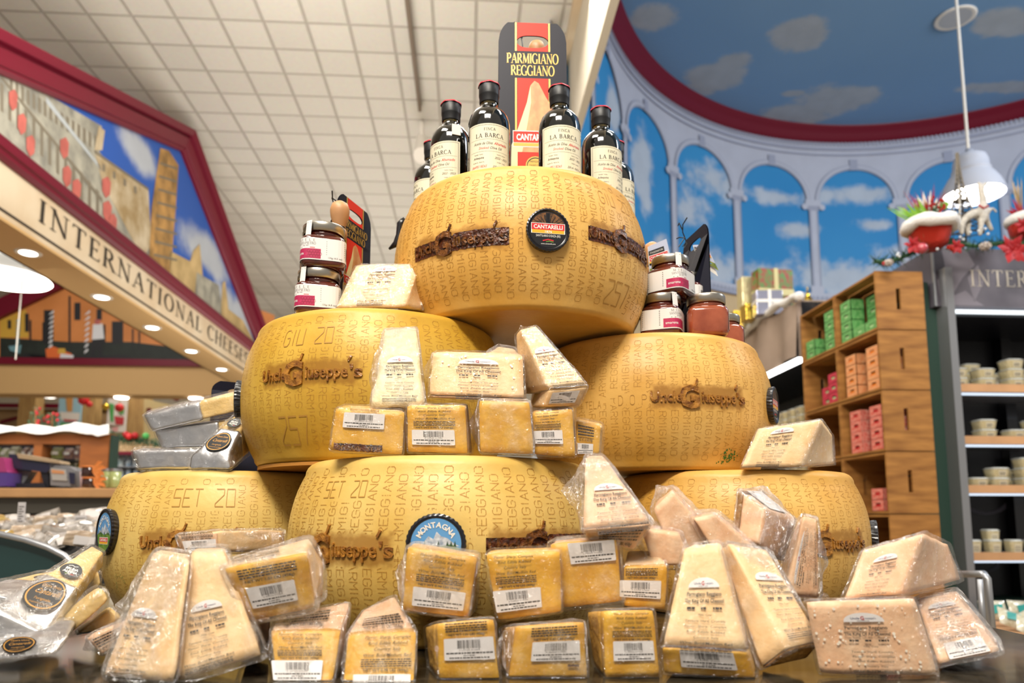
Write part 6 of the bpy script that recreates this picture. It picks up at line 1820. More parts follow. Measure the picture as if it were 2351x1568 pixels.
cheese('wrapped block with a barcode partly behind the lettered block, fourth on the front wheel', [(1221, 948), (1313, 938), (1321, 1049), (1227, 1044)], [(1225, 940), (1318, 932), (1322, 1042), (1230, 1040)], .915, .99, 'front', [('front', 'bar', .02, .72, .26, .56), ('front', 'text', .02, .72, .56, 1)], GOLDC, group=rowA, name='cheese_block', rt=.2)
cheese('small wrapped block farthest right on the front wheel rim', [(1322, 966), (1380, 979), (1375, 1044), (1323, 1046)], [(1325, 960), (1385, 972), (1382, 1040), (1328, 1042)], .94, 1.0, 'front', [('front', 'bar', .05, .72, .04, .36), ('front', 'small', .05, .75, .4, .95)], GOLDC, group=rowA, name='cheese_block', rt=.2)
# lettering pricked in the third block
# --- second tier leaning on the wheels
cheese('tall craggy white wedge standing point up against the left middle wheel', [(882, 757), (956, 752), (978, 936), (850, 936)], [(890, 760), (948, 756), (965, 930), (865, 930)], [.975, .975, .925, .925], 1.0, None, [('front', 'front', .14, .90, .06, .64)], WHITEC, group=rowA, rough=.0028, haze=1)
cheese('rectangular cream wrapped block lying flat across the blocks, label centred', [(993, 811), (1201, 817), (1205, 922), (984, 914)], [(1003, 806), (1195, 812), (1195, 915), (1000, 908)], [.945, .945, .93, .93], 1.0, 'bottom', [('front', 'front', .24, .78, -.02, .92)], PALEC, group=rowA, name='cheese_block', rmat=RINDD, specks=25, tails=[(0, -1, .014)])
cheese('rounded cream wedge peeking out behind the rectangular block', [(1120, 808), (1196, 818), (1203, 925), (1110, 925)], [(1145, 795), (1180, 800), (1190, 915), (1130, 915)], .99, 1.03, None, [], PALEC, group=rowA, haze=1, infl=.004)
cheese('cream wedge with pointed top tilting right above the fourth block', [(1194, 757), (1230, 748), (1352, 884), (1262, 893)], [(1185, 770), (1200, 770), (1258, 905), (1195, 905)], [.97, .97, .91, .91], [1.0, 1.0, 1.0, 1.0], None, [('front', 'front', .02, .98, -.02, .66)], PALEC, group=rowA, tails=[(1, 1, .008)])
cheese('orange-rimmed lower end of the tilted wedge with a white sticker', [(1262, 893), (1352, 884), (1330, 932), (1248, 934)], [(1225, 900), (1300, 895), (1290, 935), (1215, 935)], [.908, .908, .92, .92], 1.0, 'top', [('front', 'bar', .1, .82, .2, .8)], PALEC, group=rowA, name='cheese_rind_piece')
# lettering pricked in the third block on the front wheel
# --- pieces in front: bottom row standing on the granite
g1 = 'wrapped blocks in the bottom row on the granite'
g2 = 'wrapped pieces heaped in front of the wheels'
cheese('x', [(1386, 1402), (1500, 1400), (1516, 1560), (1390, 1562)], [(1345, 1405), (1480, 1402), (1500, 1520), (1362, 1525)], .735, .80, 'front', [('front', 'bar', .16, .93, .28, .56), ('front', 'text', .12, .95, .56, 1.0)], GOLDC, group=g1, name='cheese_block', rt=.25).__setitem__('label', 'narrow yellow wrapped block just left of the big standing wedge, bottom row')
cheese('wide yellow wrapped block with brand trace under its sticker, bottom row centre', [(1186, 1438), (1341, 1428), (1349, 1564), (1167, 1564)], [(1150, 1440), (1320, 1425), (1335, 1530), (1150, 1530)], .735, .80, 'front', [('front', 'bar', .26, .92, .36, .70), ('front', 'small', .2, .92, .70, .98), ('front', 'brandbit', .75, .9, .25, .3)], GOLDC, group=g1, name='cheese_block', rt=.25, haze=1)
cheese('yellow wrapped block in the bottom row below the round blue plaque, sticker at its top', [(1005, 1430), (1134, 1420), (1148, 1574), (1009, 1574)], [(975, 1440), (1118, 1420), (1130, 1530), (985, 1535)], .73, .79, 'front', [('front', 'bar', .10, .96, .40, .74), ('front', 'small', .1, .9, .76, 1.0)], GOLDC, group=g1, name='cheese_block', rt=.25)
cheese('wrapped wedge with pale top and yellow front, barcode at frame bottom, left of centre', [(798, 1456), (957, 1450), (950, 1578), (787, 1578)], [(835, 1400), (905, 1366), (935, 1500), (800, 1520)], [.745, .745, .72, .72], [.83, .83, .80, .80], 'front', [('front', 'bar', .14, .95, -.02, .22), ('front', 'text', .2, .98, .26, .98), ('top', 'small', .15, .9, .05, .5)], PALEC2, group=g1, rt=.12, haze=1, rmat=RINDC)
cheese('wrapped wedge second from left in the bottom row with a wide white sticker', [(622, 1449), (782, 1448), (762, 1576), (634, 1576)], [(640, 1412), (803, 1382), (790, 1500), (650, 1510)], [.745, .745, .72, .72], .82, 'front', [('front', 'bar', -.03, .80, .10, .45), ('front', 'text', .05, .8, .46, .98), ('top', 'small', .1, .8, .1, .8)], PALEC2, group=g1, rt=.12, haze=1)
# --- second layer
cheese('wrapped yellow block tilted left against the front wheel below the round blue plaque', [(934, 1256), (1096, 1280), (1073, 1417), (924, 1402)], [(950, 1245), (1100, 1270), (1090, 1400), (940, 1390)], .775, .84, 'front', [('front', 'bar', .14, .92, .10, .40), ('front', 'text', .14, .9, .42, .98)], GOLDC, group=g2, name='cheese_block', rt=.2, haze=1)
cheese('wrapped yellow block marked with a stamped square, right of the plaque', [(1115, 1272), (1285, 1266), (1289, 1404), (1144, 1425)], [(1125, 1262), (1290, 1255), (1292, 1390), (1150, 1405)], .775, .84, 'front', [('front', 'bar', .0, .70, .12, .44), ('front', 'text', .05, .68, .46, 1.0)], GOLDC, group=g2, name='cheese_block', rt=.2, tails=[(0, -1, .01)])
cheese('wrapped milky block with its sticker tilted at the top, below the leaning tall wedge', [(1262, 1249), (1415, 1237), (1430, 1380), (1292, 1396)], [(1275, 1240), (1420, 1228), (1430, 1365), (1300, 1380)], .80, .86, 'front', [('front', 'bar', .26, .96, .66, .99)], PALEC2, haze=2, group=g2, name='cheese_block', rt=.2, infl=.004)
cheese('shadowed wrapped wedge wedged behind the bottom row, left of the big standing wedge', [(1432, 1301), (1533, 1299), (1528, 1400), (1432, 1392)], [(1440, 1262), (1510, 1262), (1520, 1380), (1440, 1380)], .80, .86, 'front', [('front', 'bar', -.1, .86, .24, .66), ('front', 'small', .0, .8, .68, .98)], PALEC, group=g2, rt=.15)
cheese('tall pale wedge leaning left on the front wheel with its peak highest of the heap', [(1345, 1052), (1392, 1055), (1497, 1200), (1338, 1218)], [(1350, 1046), (1382, 1046), (1470, 1190), (1345, 1190)], [.845, .845, .79, .79], [.87, .87, .86, .86], None, [('front', 'front', .14, .98, -.1, .62)], PALEC2, group=g2, haze=1, tails=[(0, -1, .02)], infl=.004)
cheese('angled lower face of the leaning pale wedge with small print', [(1338, 1216), (1496, 1201), (1455, 1262), (1352, 1240)], [(1345, 1200), (1485, 1190), (1450, 1245), (1355, 1225)], [.79, .79, .81, .81], .86, None, [('front', 'small', .2, .95, .1, .9)], PALEC2, group=g2, name='cheese_rind_piece')
cheese('bulky cream wedge in loose clear film behind the standing wedge', [(1500, 1168), (1542, 1130), (1640, 1235), (1565, 1320)], [(1508, 1150), (1545, 1122), (1620, 1200), (1560, 1250)], .86, .93, None, [], PALEC2, group=g2, haze=2, infl=.006, tails=[(1, 1, .012)])
cheese('crumpled film-wrapped cream piece low beside the leaning tall wedge', [(1470, 1215), (1560, 1225), (1592, 1300), (1500, 1300)], [(1475, 1200), (1560, 1215), (1580, 1290), (1500, 1290)], .83, .90, None, [], PALEC2, group=g2, haze=2, infl=.005)
cheese('long cream wedge under loose film running down behind the standing wedge', [(1590, 1190), (1640, 1180), (1735, 1262), (1660, 1300)], [(1600, 1180), (1640, 1172), (1725, 1240), (1660, 1280)], .85, .92, None, [], PALEC2, group=g2, haze=2, infl=.005)
cheese('brown-rinded wedge standing upright before the right bottom wheel', [(1694, 1124), (1757, 1170), (1740, 1249), (1682, 1236)], [(1750, 1125), (1829, 1192), (1800, 1290), (1745, 1280)], [.90, .87, .86, .89], [.95, .92, .92, .95], 'left', [('top', 'bar', .1, .9, .2, .8)], PALEC2, group=g2, rmat=RINDD, rt=.2, haze=1, tails=[(1, 1, .02)])
cheese('narrow wrapped wedge with its print running vertically, before the right bottom wheel', [(1845, 1184), (1875, 1192), (1882, 1374), (1800, 1374)], [(1835, 1192), (1860, 1196), (1865, 1360), (1790, 1305)], .84, .90, None, [('front', 'front', .1, .9, .1, .9, 1)], PALEC2, group=g2, haze=1, infl=.004)
cheese('big wrapped wedge lying on the crystal-specked block at far right', [(1980, 1264), (2120, 1223), (2070, 1366), (1936, 1376)], [(2010, 1262), (2178, 1250), (2208, 1330), (2060, 1368)], [.80, .80, .775, .775], [.87, .87, .86, .86], None, [('front', 'front', .22, .72, -.05, .78)], PALEC2, group=g2, infl=.004)
cheese('large pale wrapped block dotted with white crystals, bottom right on the granite', [(1848, 1382), (2094, 1376), (2154, 1554), (1882, 1548)], [(1862, 1380), (2100, 1372), (2140, 1500), (1880, 1495)], .738, .79, None, [('front', 'front', .26, .72, -.05, .86)], PALEC2, group=g2, name='cheese_block', specks=60)
cheese('slumped wrapped wedge in crinkled film at the far right end of the granite', [(2104, 1378), (2194, 1362), (2298, 1496), (2152, 1526)], [(2120, 1370), (2197, 1356), (2290, 1470), (2160, 1495)], [.82, .82, .76, .76], [.87, .87, .85, .85], None, [('front', 'front', .1, .9, .3, .9), ('front', 'bar', .2, .85, .02, .26)], PALEC2, group=g2, haze=1, infl=.005, rmat=RINDC)
r_ = cheese('big standing wedge with orange rind foot, its label facing front, right of centre', [(1572, 1258), (1650, 1245), (1716, 1494), (1519, 1482)], [(1592, 1250), (1662, 1256), (1722, 1480), (1555, 1470)], [.765, .765, .725, .725], [.83, .83, .82, .82], None, [('front', 'front', .16, .86, -.05, .68)], PALEC, group=g2, infl=.004)
hx = Hexa([P(x, y, d) for x, y, d in ((1519, 1484, .724), (1716, 1496, .724), (1737, 1561, .732), (1523, 1548, .732))], [P(x, y, d) for x, y, d in ((1555, 1472, .82), (1724, 1484, .82), (1738, 1522, .82), (1558, 1512, .82))])
mb = MB(); rbox(mb, hx, [0, 0, 0], [1, 1, 1], .003, 8, .0008, 40, 3); mb.v = [(x, y, max(z, TAB + .001) - 0) for x, y, z in mb.v]; mb.build('rind', RINDC, r_, smooth=True, label='orange rind foot')
fl = label_art('bar', 1, 1, 4); mb = MB(); fn = hx.face('front'); fl.to(mb, lambda x, y, l: fn(.2 + .62 * (x + .5), .34 + .62 * y, .002 + l * .00012)); mb.build('barcode_label', LABM, r_)
mb = MB(); rbox(mb, hx, [0, 0, 0], [1, 1, 1], .004, 14, .001, 75, 3, infl=.003); mb.v = [(x, y, max(z, TAB + .0003)) for x, y, z in mb.v]; mb.build('plastic_wrap', WRAP, r_, smooth=True)
r_ = cheese('large wedge in foil-bright film leaning right against the standing wedge', [(1670, 1246), (1764, 1261), (1886, 1470), (1806, 1486)], [(1655, 1262), (1700, 1262), (1800, 1500), (1745, 1534)], [.82, .82, .75, .75], [.84, .84, .80, .76], None, [('front', 'front', .1, .98, .05, .72)], PALEC, group=g2, haze=1, infl=.004)
hx = Hexa([P(x, y, d) for x, y, d in ((1806, 1486, .752), (1886, 1472, .752), (1852, 1512, .76), (1748, 1536, .76))], [P(x, y, d) for x, y, d in ((1745, 1500, .79), (1830, 1470, .79), (1840, 1500, .79), (1750, 1520, .79))])
mb = MB(); rbox(mb, hx, [0, 0, 0], [1, 1, 1], .003, 8, .0008, 40, 3); mb.v = [(x, y, max(z, TAB + .001)) for x, y, z in mb.v]; mb.build('rind', RINDD, r_, smooth=True)
# --- left heap
cheese('wrapped wedge on its side across the left heap, yellow face and barcode towards front', [(516, 1306), (704, 1272), (722, 1398), (568, 1428)], [(500, 1292), (710, 1234), (742, 1290), (745, 1372)], [.75, .75, .76, .76], [.82, .82, .82, .82], 'front', [('front', 'bar', .16, .80, .22, .60), ('front', 'small', .1, .9, .66, .96), ('top', 'small', .1, .7, .1, .9)], PALEC, group=g2, rt=.16, haze=1, infl=.005, name='cheese_wedge')
cheese('upright twin-faced wedge with rounded ridge, leftmost large piece in front', [(352, 1268), (436, 1286), (400, 1572), (232, 1555)], [(362, 1262), (440, 1272), (410, 1500), (262, 1500)], [.77, .75, .70, .72], [.82, .82, .80, .80], None, [('front', 'front', .04, .62, .0, .56)], PALEC, group=g2, haze=1, infl=.005, rad=.006)
cheese('broad crumpled-film wedge right beside the twin-faced wedge', [(440, 1266), (512, 1264), (602, 1505), (398, 1568)], [(450, 1258), (515, 1258), (600, 1470), (436, 1500)], [.77, .77, .73, .72], [.83, .83, .80, .80], None, [('front', 'front', .08, .74, .02, .58)], PALEC, group=g2, haze=1, infl=.006)
cheese('long wrapped wedge lying on top of the left heap, barcode on its small end', [(403, 1228), (498, 1219), (500, 1266), (418, 1268)], [(560, 1225), (655, 1216), (655, 1262), (570, 1268)], .85, .93, 'front', [('front', 'bar', .12, .98, .0, .62), ('front', 'small', .1, .95, .62, 1)], PALEC, group=g2, rt=.03, rmat=PALEC2, haze=1)
cheese('small crumpled wrapped piece low at the left edge of the heap', [(196, 1466), (290, 1426), (282, 1475), (236, 1504)], [(215, 1452), (295, 1420), (290, 1455), (240, 1480)], .80, .86, None, [('front', 'small', .1, .9, .1, .9)], PALEC2, group=g2, haze=2)
cheese('pale piece in film tucked low between the left heap and the bottom row', [(545, 1430), (620, 1420), (615, 1500), (560, 1510)], [(560, 1420), (620, 1415), (620, 1480), (570, 1490)], .80, .86, None, [], PALEC2, group=g2, haze=2, infl=.006)
# wedge on the left middle wheel, wedge on the right bottom wheel
cheese('cream wrapped wedge with a dark-printed label on the left middle wheel beside the jars', [(815, 612), (966, 605), (927, 705), (769, 708)], [(830, 606), (972, 612), (972, 712), (800, 706)], [1.14, 1.14, 1.10, 1.10], [1.18, 1.18, 1.14, 1.14], None, [('front', 'front', .26, .72, .02, .98)], PALEC, group='wrapped wedges on the upper wheels', rmat=RINDC)
cheese('cream wrapped wedge with a label on the right bottom wheel against the wheel above', [(1740, 985), (1886, 962), (1837, 1073), (1700, 1074)], [(1755, 980), (1912, 1000), (1918, 1065), (1720, 1072)], [1.15, 1.15, 1.13, 1.13], [1.21, 1.21, 1.20, 1.20], None, [('front', 'front', .20, .66, .0, .94)], PALEC, group='wrapped wedges on the upper wheels')

# ---------------- silver foil wedges ----------------
AGED = M('cheese_paste_golden_smooth', 'ecc67c', rough=.45, var=.2, scale=30, bump=.2, bscale=80)
BLKL = M('black_oval_label', '121214', rough=.3)
GOLDI = M('label_ink_gold', 'c8944a', rough=.35, metal=.3)
def foil(label, F, B, Yf, Yb, split=.55, axis=0, flip=False, stickers=(), infl=.0024, group='silver foil cheese wedges', camp=.0009):
    if not isinstance(Yf, (list, tuple)): Yf = [Yf] * 4
    if not isinstance(Yb, (list, tuple)): Yb = [Yb] * 4
    hx = Hexa([P(x, y, d) for (x, y), d in zip(F, Yf)], [P(x, y, d) for (x, y), d in zip(B, Yb)])
    a = np.array([tuple(p) for p in hx.c]); seed = int(F[0][0] + F[0][1]) % 50
    root = thing('foil_cheese_wedge', label, 'cheese', (a[:, 0].mean(), a[:, 1].mean(), max(a[:, 2].min(), TAB)), group)
    lo1, hi1, lo2, hi2 = [0, 0, 0], [1, 1, 1], [0, 0, 0], [1, 1, 1]
    if not flip: hi1[axis] = split + .02; lo2[axis] = split - .01
    else: lo1[axis] = split - .02; hi2[axis] = split + .01
    def cl(mb): mb.v = [(x, y, max(z, TAB + .0006)) for x, y, z in mb.v]; return mb
    mb = MB(); rbox(mb, hx, lo1, hi1, .005, 14, camp, 38, seed, infl=.0012); cl(mb).build('foil_sleeve', FOIL, root, smooth=True, label='crinkled silver foil')
    if split < .99 and split > .01:
        mb = MB(); rbox(mb, hx, lo2, hi2, .004, 10, .001, 38, seed); cl(mb).build('cheese_paste', AGED, root, smooth=True)
    for face, cu, cv, ru, rv, big, rz in stickers:
        fn = hx.face(face); su, sv = hx.size(face)
        fl = Flat()
        fl.a(ellipse(0, 0, 1, 1, 32), 0, 1)
        if big:
            V = arc(0, 0, .88, .88, 0, 360, 30); fl.a(ribbon(V, lambda a, b: .07), 1, 2)
            fl.a(fit(bf('Opera Unica'), 0, .42, .2, 1.1), 1, 2)
            fl.a(fit(bf('Cantarelli', .0), 0, -.05, .32, 1.3, shear=.3), 1, 2)
            fl.a(fit(bf("l'originale"), 0, -.42, .16, .8), 1, 2)
            fl.a(fit(bf('STAGIONATURA NATURALE'), 0, -.66, .09, 1.0), 1, 2)
        else:
            fl.a(fit(bf('BRUNA', .03), 0, .0, .34, 1.2), 2, 2); fl.a(fit(bf('ALPINA', .03), 0, -.42, .34, 1.3), 2, 2)
            fl.a(ribbon([(-.5, .5), (-.2, .66), (.1, .55), (.4, .68)], lambda a, b: .07), 2, 2)
            fl.a(rect(-.4, -.62, -.13, -.54), 3, 2); fl.a(rect(-.13, -.62, .13, -.54), 2, 2); fl.a(rect(.13, -.62, .4, -.54), 4, 2)
        mb = MB(); ca, sa = cos(radians(rz)), sin(radians(rz))
        fl.to(mb, lambda x, y, l: fn(cu + (x * ca - y * sa) * ru, cv + (x * sa + y * ca) * rv, .0042 + l * .00015))
        mb.build('oval_sticker', [BLKL, GOLDI, WHITE, GRN, RED], root, label='black oval sticker with gold lettering' if big else 'small black oval sticker')
    mb = MB(); rbox(mb, hx, [0, 0, 0], [1, 1, 1], .006, 16, .0010, 70, seed + 5, infl=infl + .0025); cl(mb).build('plastic_wrap', WRAP, root, smooth=True)
    return root
foil('topmost foil wedge laid long and tilted up against the left middle wheel', [(330, 952), (566, 898), (566, 940), (350, 990)], [(345, 945), (566, 893), (566, 925), (370, 975)], [1.20, 1.20, 1.20, 1.20], 1.25, .53)
foil('middle foil wedge lying level under the tilted one', [(356, 987), (556, 960), (556, 1020), (372, 1028)], [(370, 983), (556, 958), (556, 1015), (385, 1020)], 1.21, 1.28, .72)
foil('lowest foil wedge on the left bottom wheel with a blunt silver end', [(304, 1034), (470, 1033), (470, 1077), (316, 1077)], [(320, 1030), (480, 1030), (480, 1072), (330, 1072)], 1.19, 1.26, 1.0)
foil('foil wedge pointing away with two black oval stickers on the left bottom wheel', [(438, 1046), (518, 1054), (530, 1077), (434, 1077)], [(548, 944), (572, 950), (574, 1040), (545, 1040)], [1.165, 1.165, 1.165, 1.165], [1.20, 1.20, 1.24, 1.24], .62, axis=2, stickers=[('top', .5, .32, .40, .20, True, 0), ('top', .5, .74, .36, .10, False, 0)])
gl_ = 'foil wedges heaped at the left edge of the counter'
foil('large foil wedge with gold-lettered black oval, pointing up right, at the left edge', [(-20, 1398), (102, 1454), (95, 1500), (-20, 1470)], [(210, 1252), (238, 1266), (236, 1300), (215, 1300)], [.80, .80, .80, .80], [1.02, 1.02, 1.02, 1.02], .48, axis=2, stickers=[('top', .52, .28, .42, .17, True, 10), ('top', .5, .60, .36, .085, False, 10)], group=gl_)
foil('foil wedge partly behind the large one, its small black sticker showing', [(-80, 1352), (60, 1380), (60, 1420), (-80, 1420)], [(90, 1316), (150, 1306), (150, 1350), (90, 1360)], .92, 1.12, .55, axis=2, stickers=[('top', .75, .60, .2, .08, False, 10)], group=gl_)
foil('foil wedge lying lowest at the bottom left with a dark oval sticker', [(-40, 1462), (150, 1462), (120, 1500), (-40, 1520)], [(20, 1430), (170, 1425), (160, 1450), (20, 1450)], [.78, .78, .76, .76], .84, .999, stickers=[('front', .5, .5, .22, .38, True, 0)], group=gl_)
foil('yellow end of a foil wedge poking right at the left edge, upper one', [(134, 1438), (236, 1352), (250, 1378), (158, 1462)], [(120, 1425), (225, 1345), (240, 1370), (150, 1450)], .84, .90, .12, group=gl_)
foil('yellow end of a foil wedge poking right at the left edge, lower one', [(172, 1460), (256, 1398), (279, 1418), (238, 1446)], [(165, 1450), (250, 1392), (275, 1410), (235, 1440)], .86, .92, .08, group=gl_)
foil('yellow end of a foil wedge standing behind the large foil wedge', [(186, 1358), (226, 1312), (232, 1340), (200, 1375)], [(180, 1350), (222, 1305), (230, 1335), (195, 1368)], .98, 1.04, .1, group=gl_)
# lone cling-film scrap near the crystal block
mb = MB(); V = [P(1888 + 2 * k, 1372 - 8 * sin(k / 2), .80) for k in range(12)]; mb.tube(V, .0016, 6)
tag(mb.build('twist_of_film', WRAPH, smooth=True), 'small curled twist of clear film at the right bottom wheel', 'wrapping scrap')
# ---------------- market behind on the left ----------------
PINE = M('pillar_pine', 'c8a468', rough=.6, var=.4, scale=6, col2='a88450', stretch=(6, 6, .6))
BRNW = M('unit_reddish_wood', 'a8622c', rough=.5, var=.25, scale=4, stretch=(1, 1, 5))
SNOW = M('white_felt_snow', 'eceae6', rough=.95, bump=.6, bscale=60)
def qbox(mb, px0, py0, px1, py1, y, d, mi=0):       # a box whose front covers a stretch of the view at distance y
    a = Qp(px0, py0, y); b = Qp(px1, py1, y)
    mb.box(a[0], b[0], y, y + d, min(a[2], b[2]), max(a[2], b[2]), mi)
    return mb
# far window wall: posts, panes, posters
YW = 12.5
mb = MB(); qbox(mb, -60, 1000, 560, 1080, YW, .2); mb.store(); struct(mb.build('wall_window_sill', WALLW))
for i, (a, b) in enumerate(((45, 74), (186, 212), (292, 330))):
    mb = MB(); qbox(mb, a, 900, b, 1010, YW - .1, .25).store()
    tag(mb.build('wooden_post', PINE), ['pine post left of the glowing lamp in the far window wall', 'pine post right of the blue poster in the far window wall', 'pine post beside the holiday poster, rightmost of the far window wall'][i], 'post', 'posts of the far window wall')
mb = MB(); qbox(mb, -60, 925, 300, 938, YW + .35, .05).store(); struct(mb.build('trim_11', MAROON))
mb = MB(); qbox(mb, -60, 938, 300, 1000, YW + .4, .05).store(); struct(mb.build('wall_beyond', M('tan_wall_paint', '9a7a52', rough=.7)))  # one even tan over the whole wall
mb = MB(); mb.add([S(*Qp(0, 975, YW + .3)), S(*Qp(0, 965, YW + .3)), S(*Qp(40, 955, YW + .3)), S(*Qp(40, 963, YW + .3))], [(0, 1, 2, 3)]); struct(mb.build('trim_12', MAROON))
def poster(label, px0, py0, px1, py1, base, blobs, y=YW - .15):
    t = thing('wall_poster', label, 'poster', S(*Qp((px0 + px1) / 2, py1, y)), 'seasonal posters in the far window wall')
    mb = MB(); qbox(mb, px0, py0, px1, py1, y, .02).store(); mb.build('sheet', base, t)
    for i, (mi, x0, y0, x1, y1) in enumerate(blobs):
        mb = MB(); c = [(x0, y0), (x1, y0 + 3), (x1 - 2, y1), (x0 + 4, y1)]
        mb.add([S(*Qp(a, b, y - .004 - .002 * i)) for a, b in c], [(0, 1, 2, 3)]); mb.build('printed_shape', mi, t)
LB = M('poster_light_blue', 'a8d4e4', rough=.5); OR = M('poster_orange', 'dca05a', rough=.5); GR = M('poster_green', '4fae58', rough=.5); WH = M('poster_white', 'f0ece4', rough=.5); RDp = M('poster_red', 'c8323c', rough=.5); PKc = M('poster_pink', 'e8a8a8', rough=.5)
poster('pale blue poster with orange figure and green foot in the far window wall', 137, 902, 184, 982, LB, [(OR, 150, 902, 168, 945), (WH, 137, 945, 184, 965), (GR, 137, 970, 184, 982), (RDp, 145, 962, 178, 968)])
poster('green and white holiday poster with maroon top in the far window wall', 250, 902, 288, 992, WH, [(MAROON, 252, 902, 286, 914), (GR, 250, 925, 262, 968), (RDp, 262, 955, 285, 975), (GR, 270, 930, 286, 950), (PKc, 255, 975, 272, 990)])
# cream gable front further right
mb = MB(); mb.add([S(*Qp(a, b, YW - .3)) for a, b in ((330, 1015), (330, 915), (395, 930), (560, 960), (560, 1015))], [(0, 1, 2, 3, 4)]); struct(mb.build('wall_cream_front', M('warm_cream_front', 'e6d49c', rough=.6)))
mb = MB(); mb.poly([S(*Qp(a, b, YW - .32)) for a, b in ((376, 908), (386, 905), (412, 916), (405, 921))], (0, .03, 0)); struct(mb.build('trim_13', MAROON))
mb = MB(); mb.poly([S(*Qp(a, b, YW - .32)) for a, b in ((336, 938), (345, 936), (352, 960), (340, 962))], (0, .03, 0)); struct(mb.build('trim_14', MAROON))
# ornaments
for i, (px, py, r, mt, lb) in enumerate(((192, 918, .085, RED, 'shiny red ornament hanging right of the blue poster'), (274, 936, .07, RED, 'red ornament on the holiday poster'), (243, 934, .06, GOLDF, 'gold ornament left of the holiday poster'), (100, 965, .06, REDV, 'red ornament beside the left pine post'), (205, 928, .05, RED, 'smaller shiny red ornament under the hanging one'))):
    t = thing('hanging_ornament', lb, 'ornament', S(*Qp(px, py, YW - .5)), 'baubles in the far window wall')
    c = Qp(px, py, YW - .5); mb = MB(); mb.ball(c, r, n=14).store(); mb.build('bauble', mt, t, smooth=True)
    mb = MB(); mb.tube([(c[0], c[1], c[2] + r * .95), (c[0], c[1], c[2] + r * 1.2)], r * .2, 8).store(); mb.build('cap', GOLDF, t)
    mb = MB(); mb.tube([(c[0], c[1], c[2] + r * 1.1), (c[0], c[1], 3.999)], .003, 4).store(); mb.build('hanging_thread', GOLDF, t)
# far bright lamp
for i, (px, py, w_, lb) in enumerate(((106, 908, 24, 'glowing double-tier lamp in the far window wall'),)):
    c = Qp(px, py, 11.2); t = thing('flush_lamp', lb, 'lamp', S(*c))
    mb = MB(); mb.lathe([(.14, -.02), (.165, .0), (.12, .03), (.001, .03)], 24, c=c).store(); mb.build('lower_shade', LAMPW, t)
    mb = MB(); mb.lathe([(.07, .03), (.075, .08), (.001, .09)], 20, c=c).store(); mb.build('upper_shade', LAMPW, t)
for i, (px, py) in enumerate(((281, 902), (451, 904))):
    x = Qp(px, py, 10.8)[0]; c = (x, 10.78, 1.775); t = thing('recessed_downlight', ['downlight under the cross soffit above the holiday poster', 'downlight under the cross soffit nearest the foil wedges'][i], 'downlight', S(*c), 'downlights under the cross soffit')
    mb = MB(); mb.lathe([(.09, -.02), (.10, 0)], 20, c=c).store(); mb.build('lamp_lens', LAMPW, t); mb = MB(); mb.lathe([(.10, -.006), (.12, 0)], 20, c=c, cap=False).store(); mb.build('trim_ring', TRIMW, t)
# wooden unit with snow on top
YU = 6.0
t = thing('wooden_display_unit', 'brown wooden display unit topped with white felt snow behind the register', 'shelf unit', S(*Qp(100, 1150, YU)))
mb = MB(); qbox(mb, -260, 994, 187, 1020, YU, .14); qbox(mb, -260, 1020, -235, 1190, YU, .14); qbox(mb, 187, 994, 238, 1190, YU, .14); qbox(mb, 78, 1020, 84, 1190, YU, .14); qbox(mb, -260, 1190, 238, 1400, YU, .14).store(); mb.build('carcass', BRNW, t)
mb = MB(); qbox(mb, -260, 1020, 160, 1190, YU + .4, .02).store(); mb.build('back_panel', CASED, t)
mb = MB(); qbox(mb, 238, 998, 246, 1190, YU + .02, .12).store(); mb.build('green_edge', DKG2, t)
for py in (1054, 1092): mb = MB(); qbox(mb, -235, py, 187, py + 4, YU + .02, .30).store(); mb.build('shelf', CASED, t)
mb = MB(); V = []; n = 40
for i in range(n + 1):
    px = -265 + 515 * i / n; top = 978 + 4 * sin(i * .9) - (6 if 165 < px < 215 else 0); bot = 993 + 4 * sin(i * .7 + 1) + (6 if px > 215 else 0)
    a = Qp(px, top, YU - .04); b = Qp(px, bot, YU - .06); V += [a, b, (a[0], YU + .16, a[2] + .01)]
mb.add([S(*v) for v in V], [f for i in range(n) for f in ((3 * i, 3 * i + 1, 3 * i + 4, 3 * i + 3), (3 * i + 2, 3 * i, 3 * i + 3, 3 * i + 5))]); mb.build('felt_snow', SNOW, t, smooth=True)
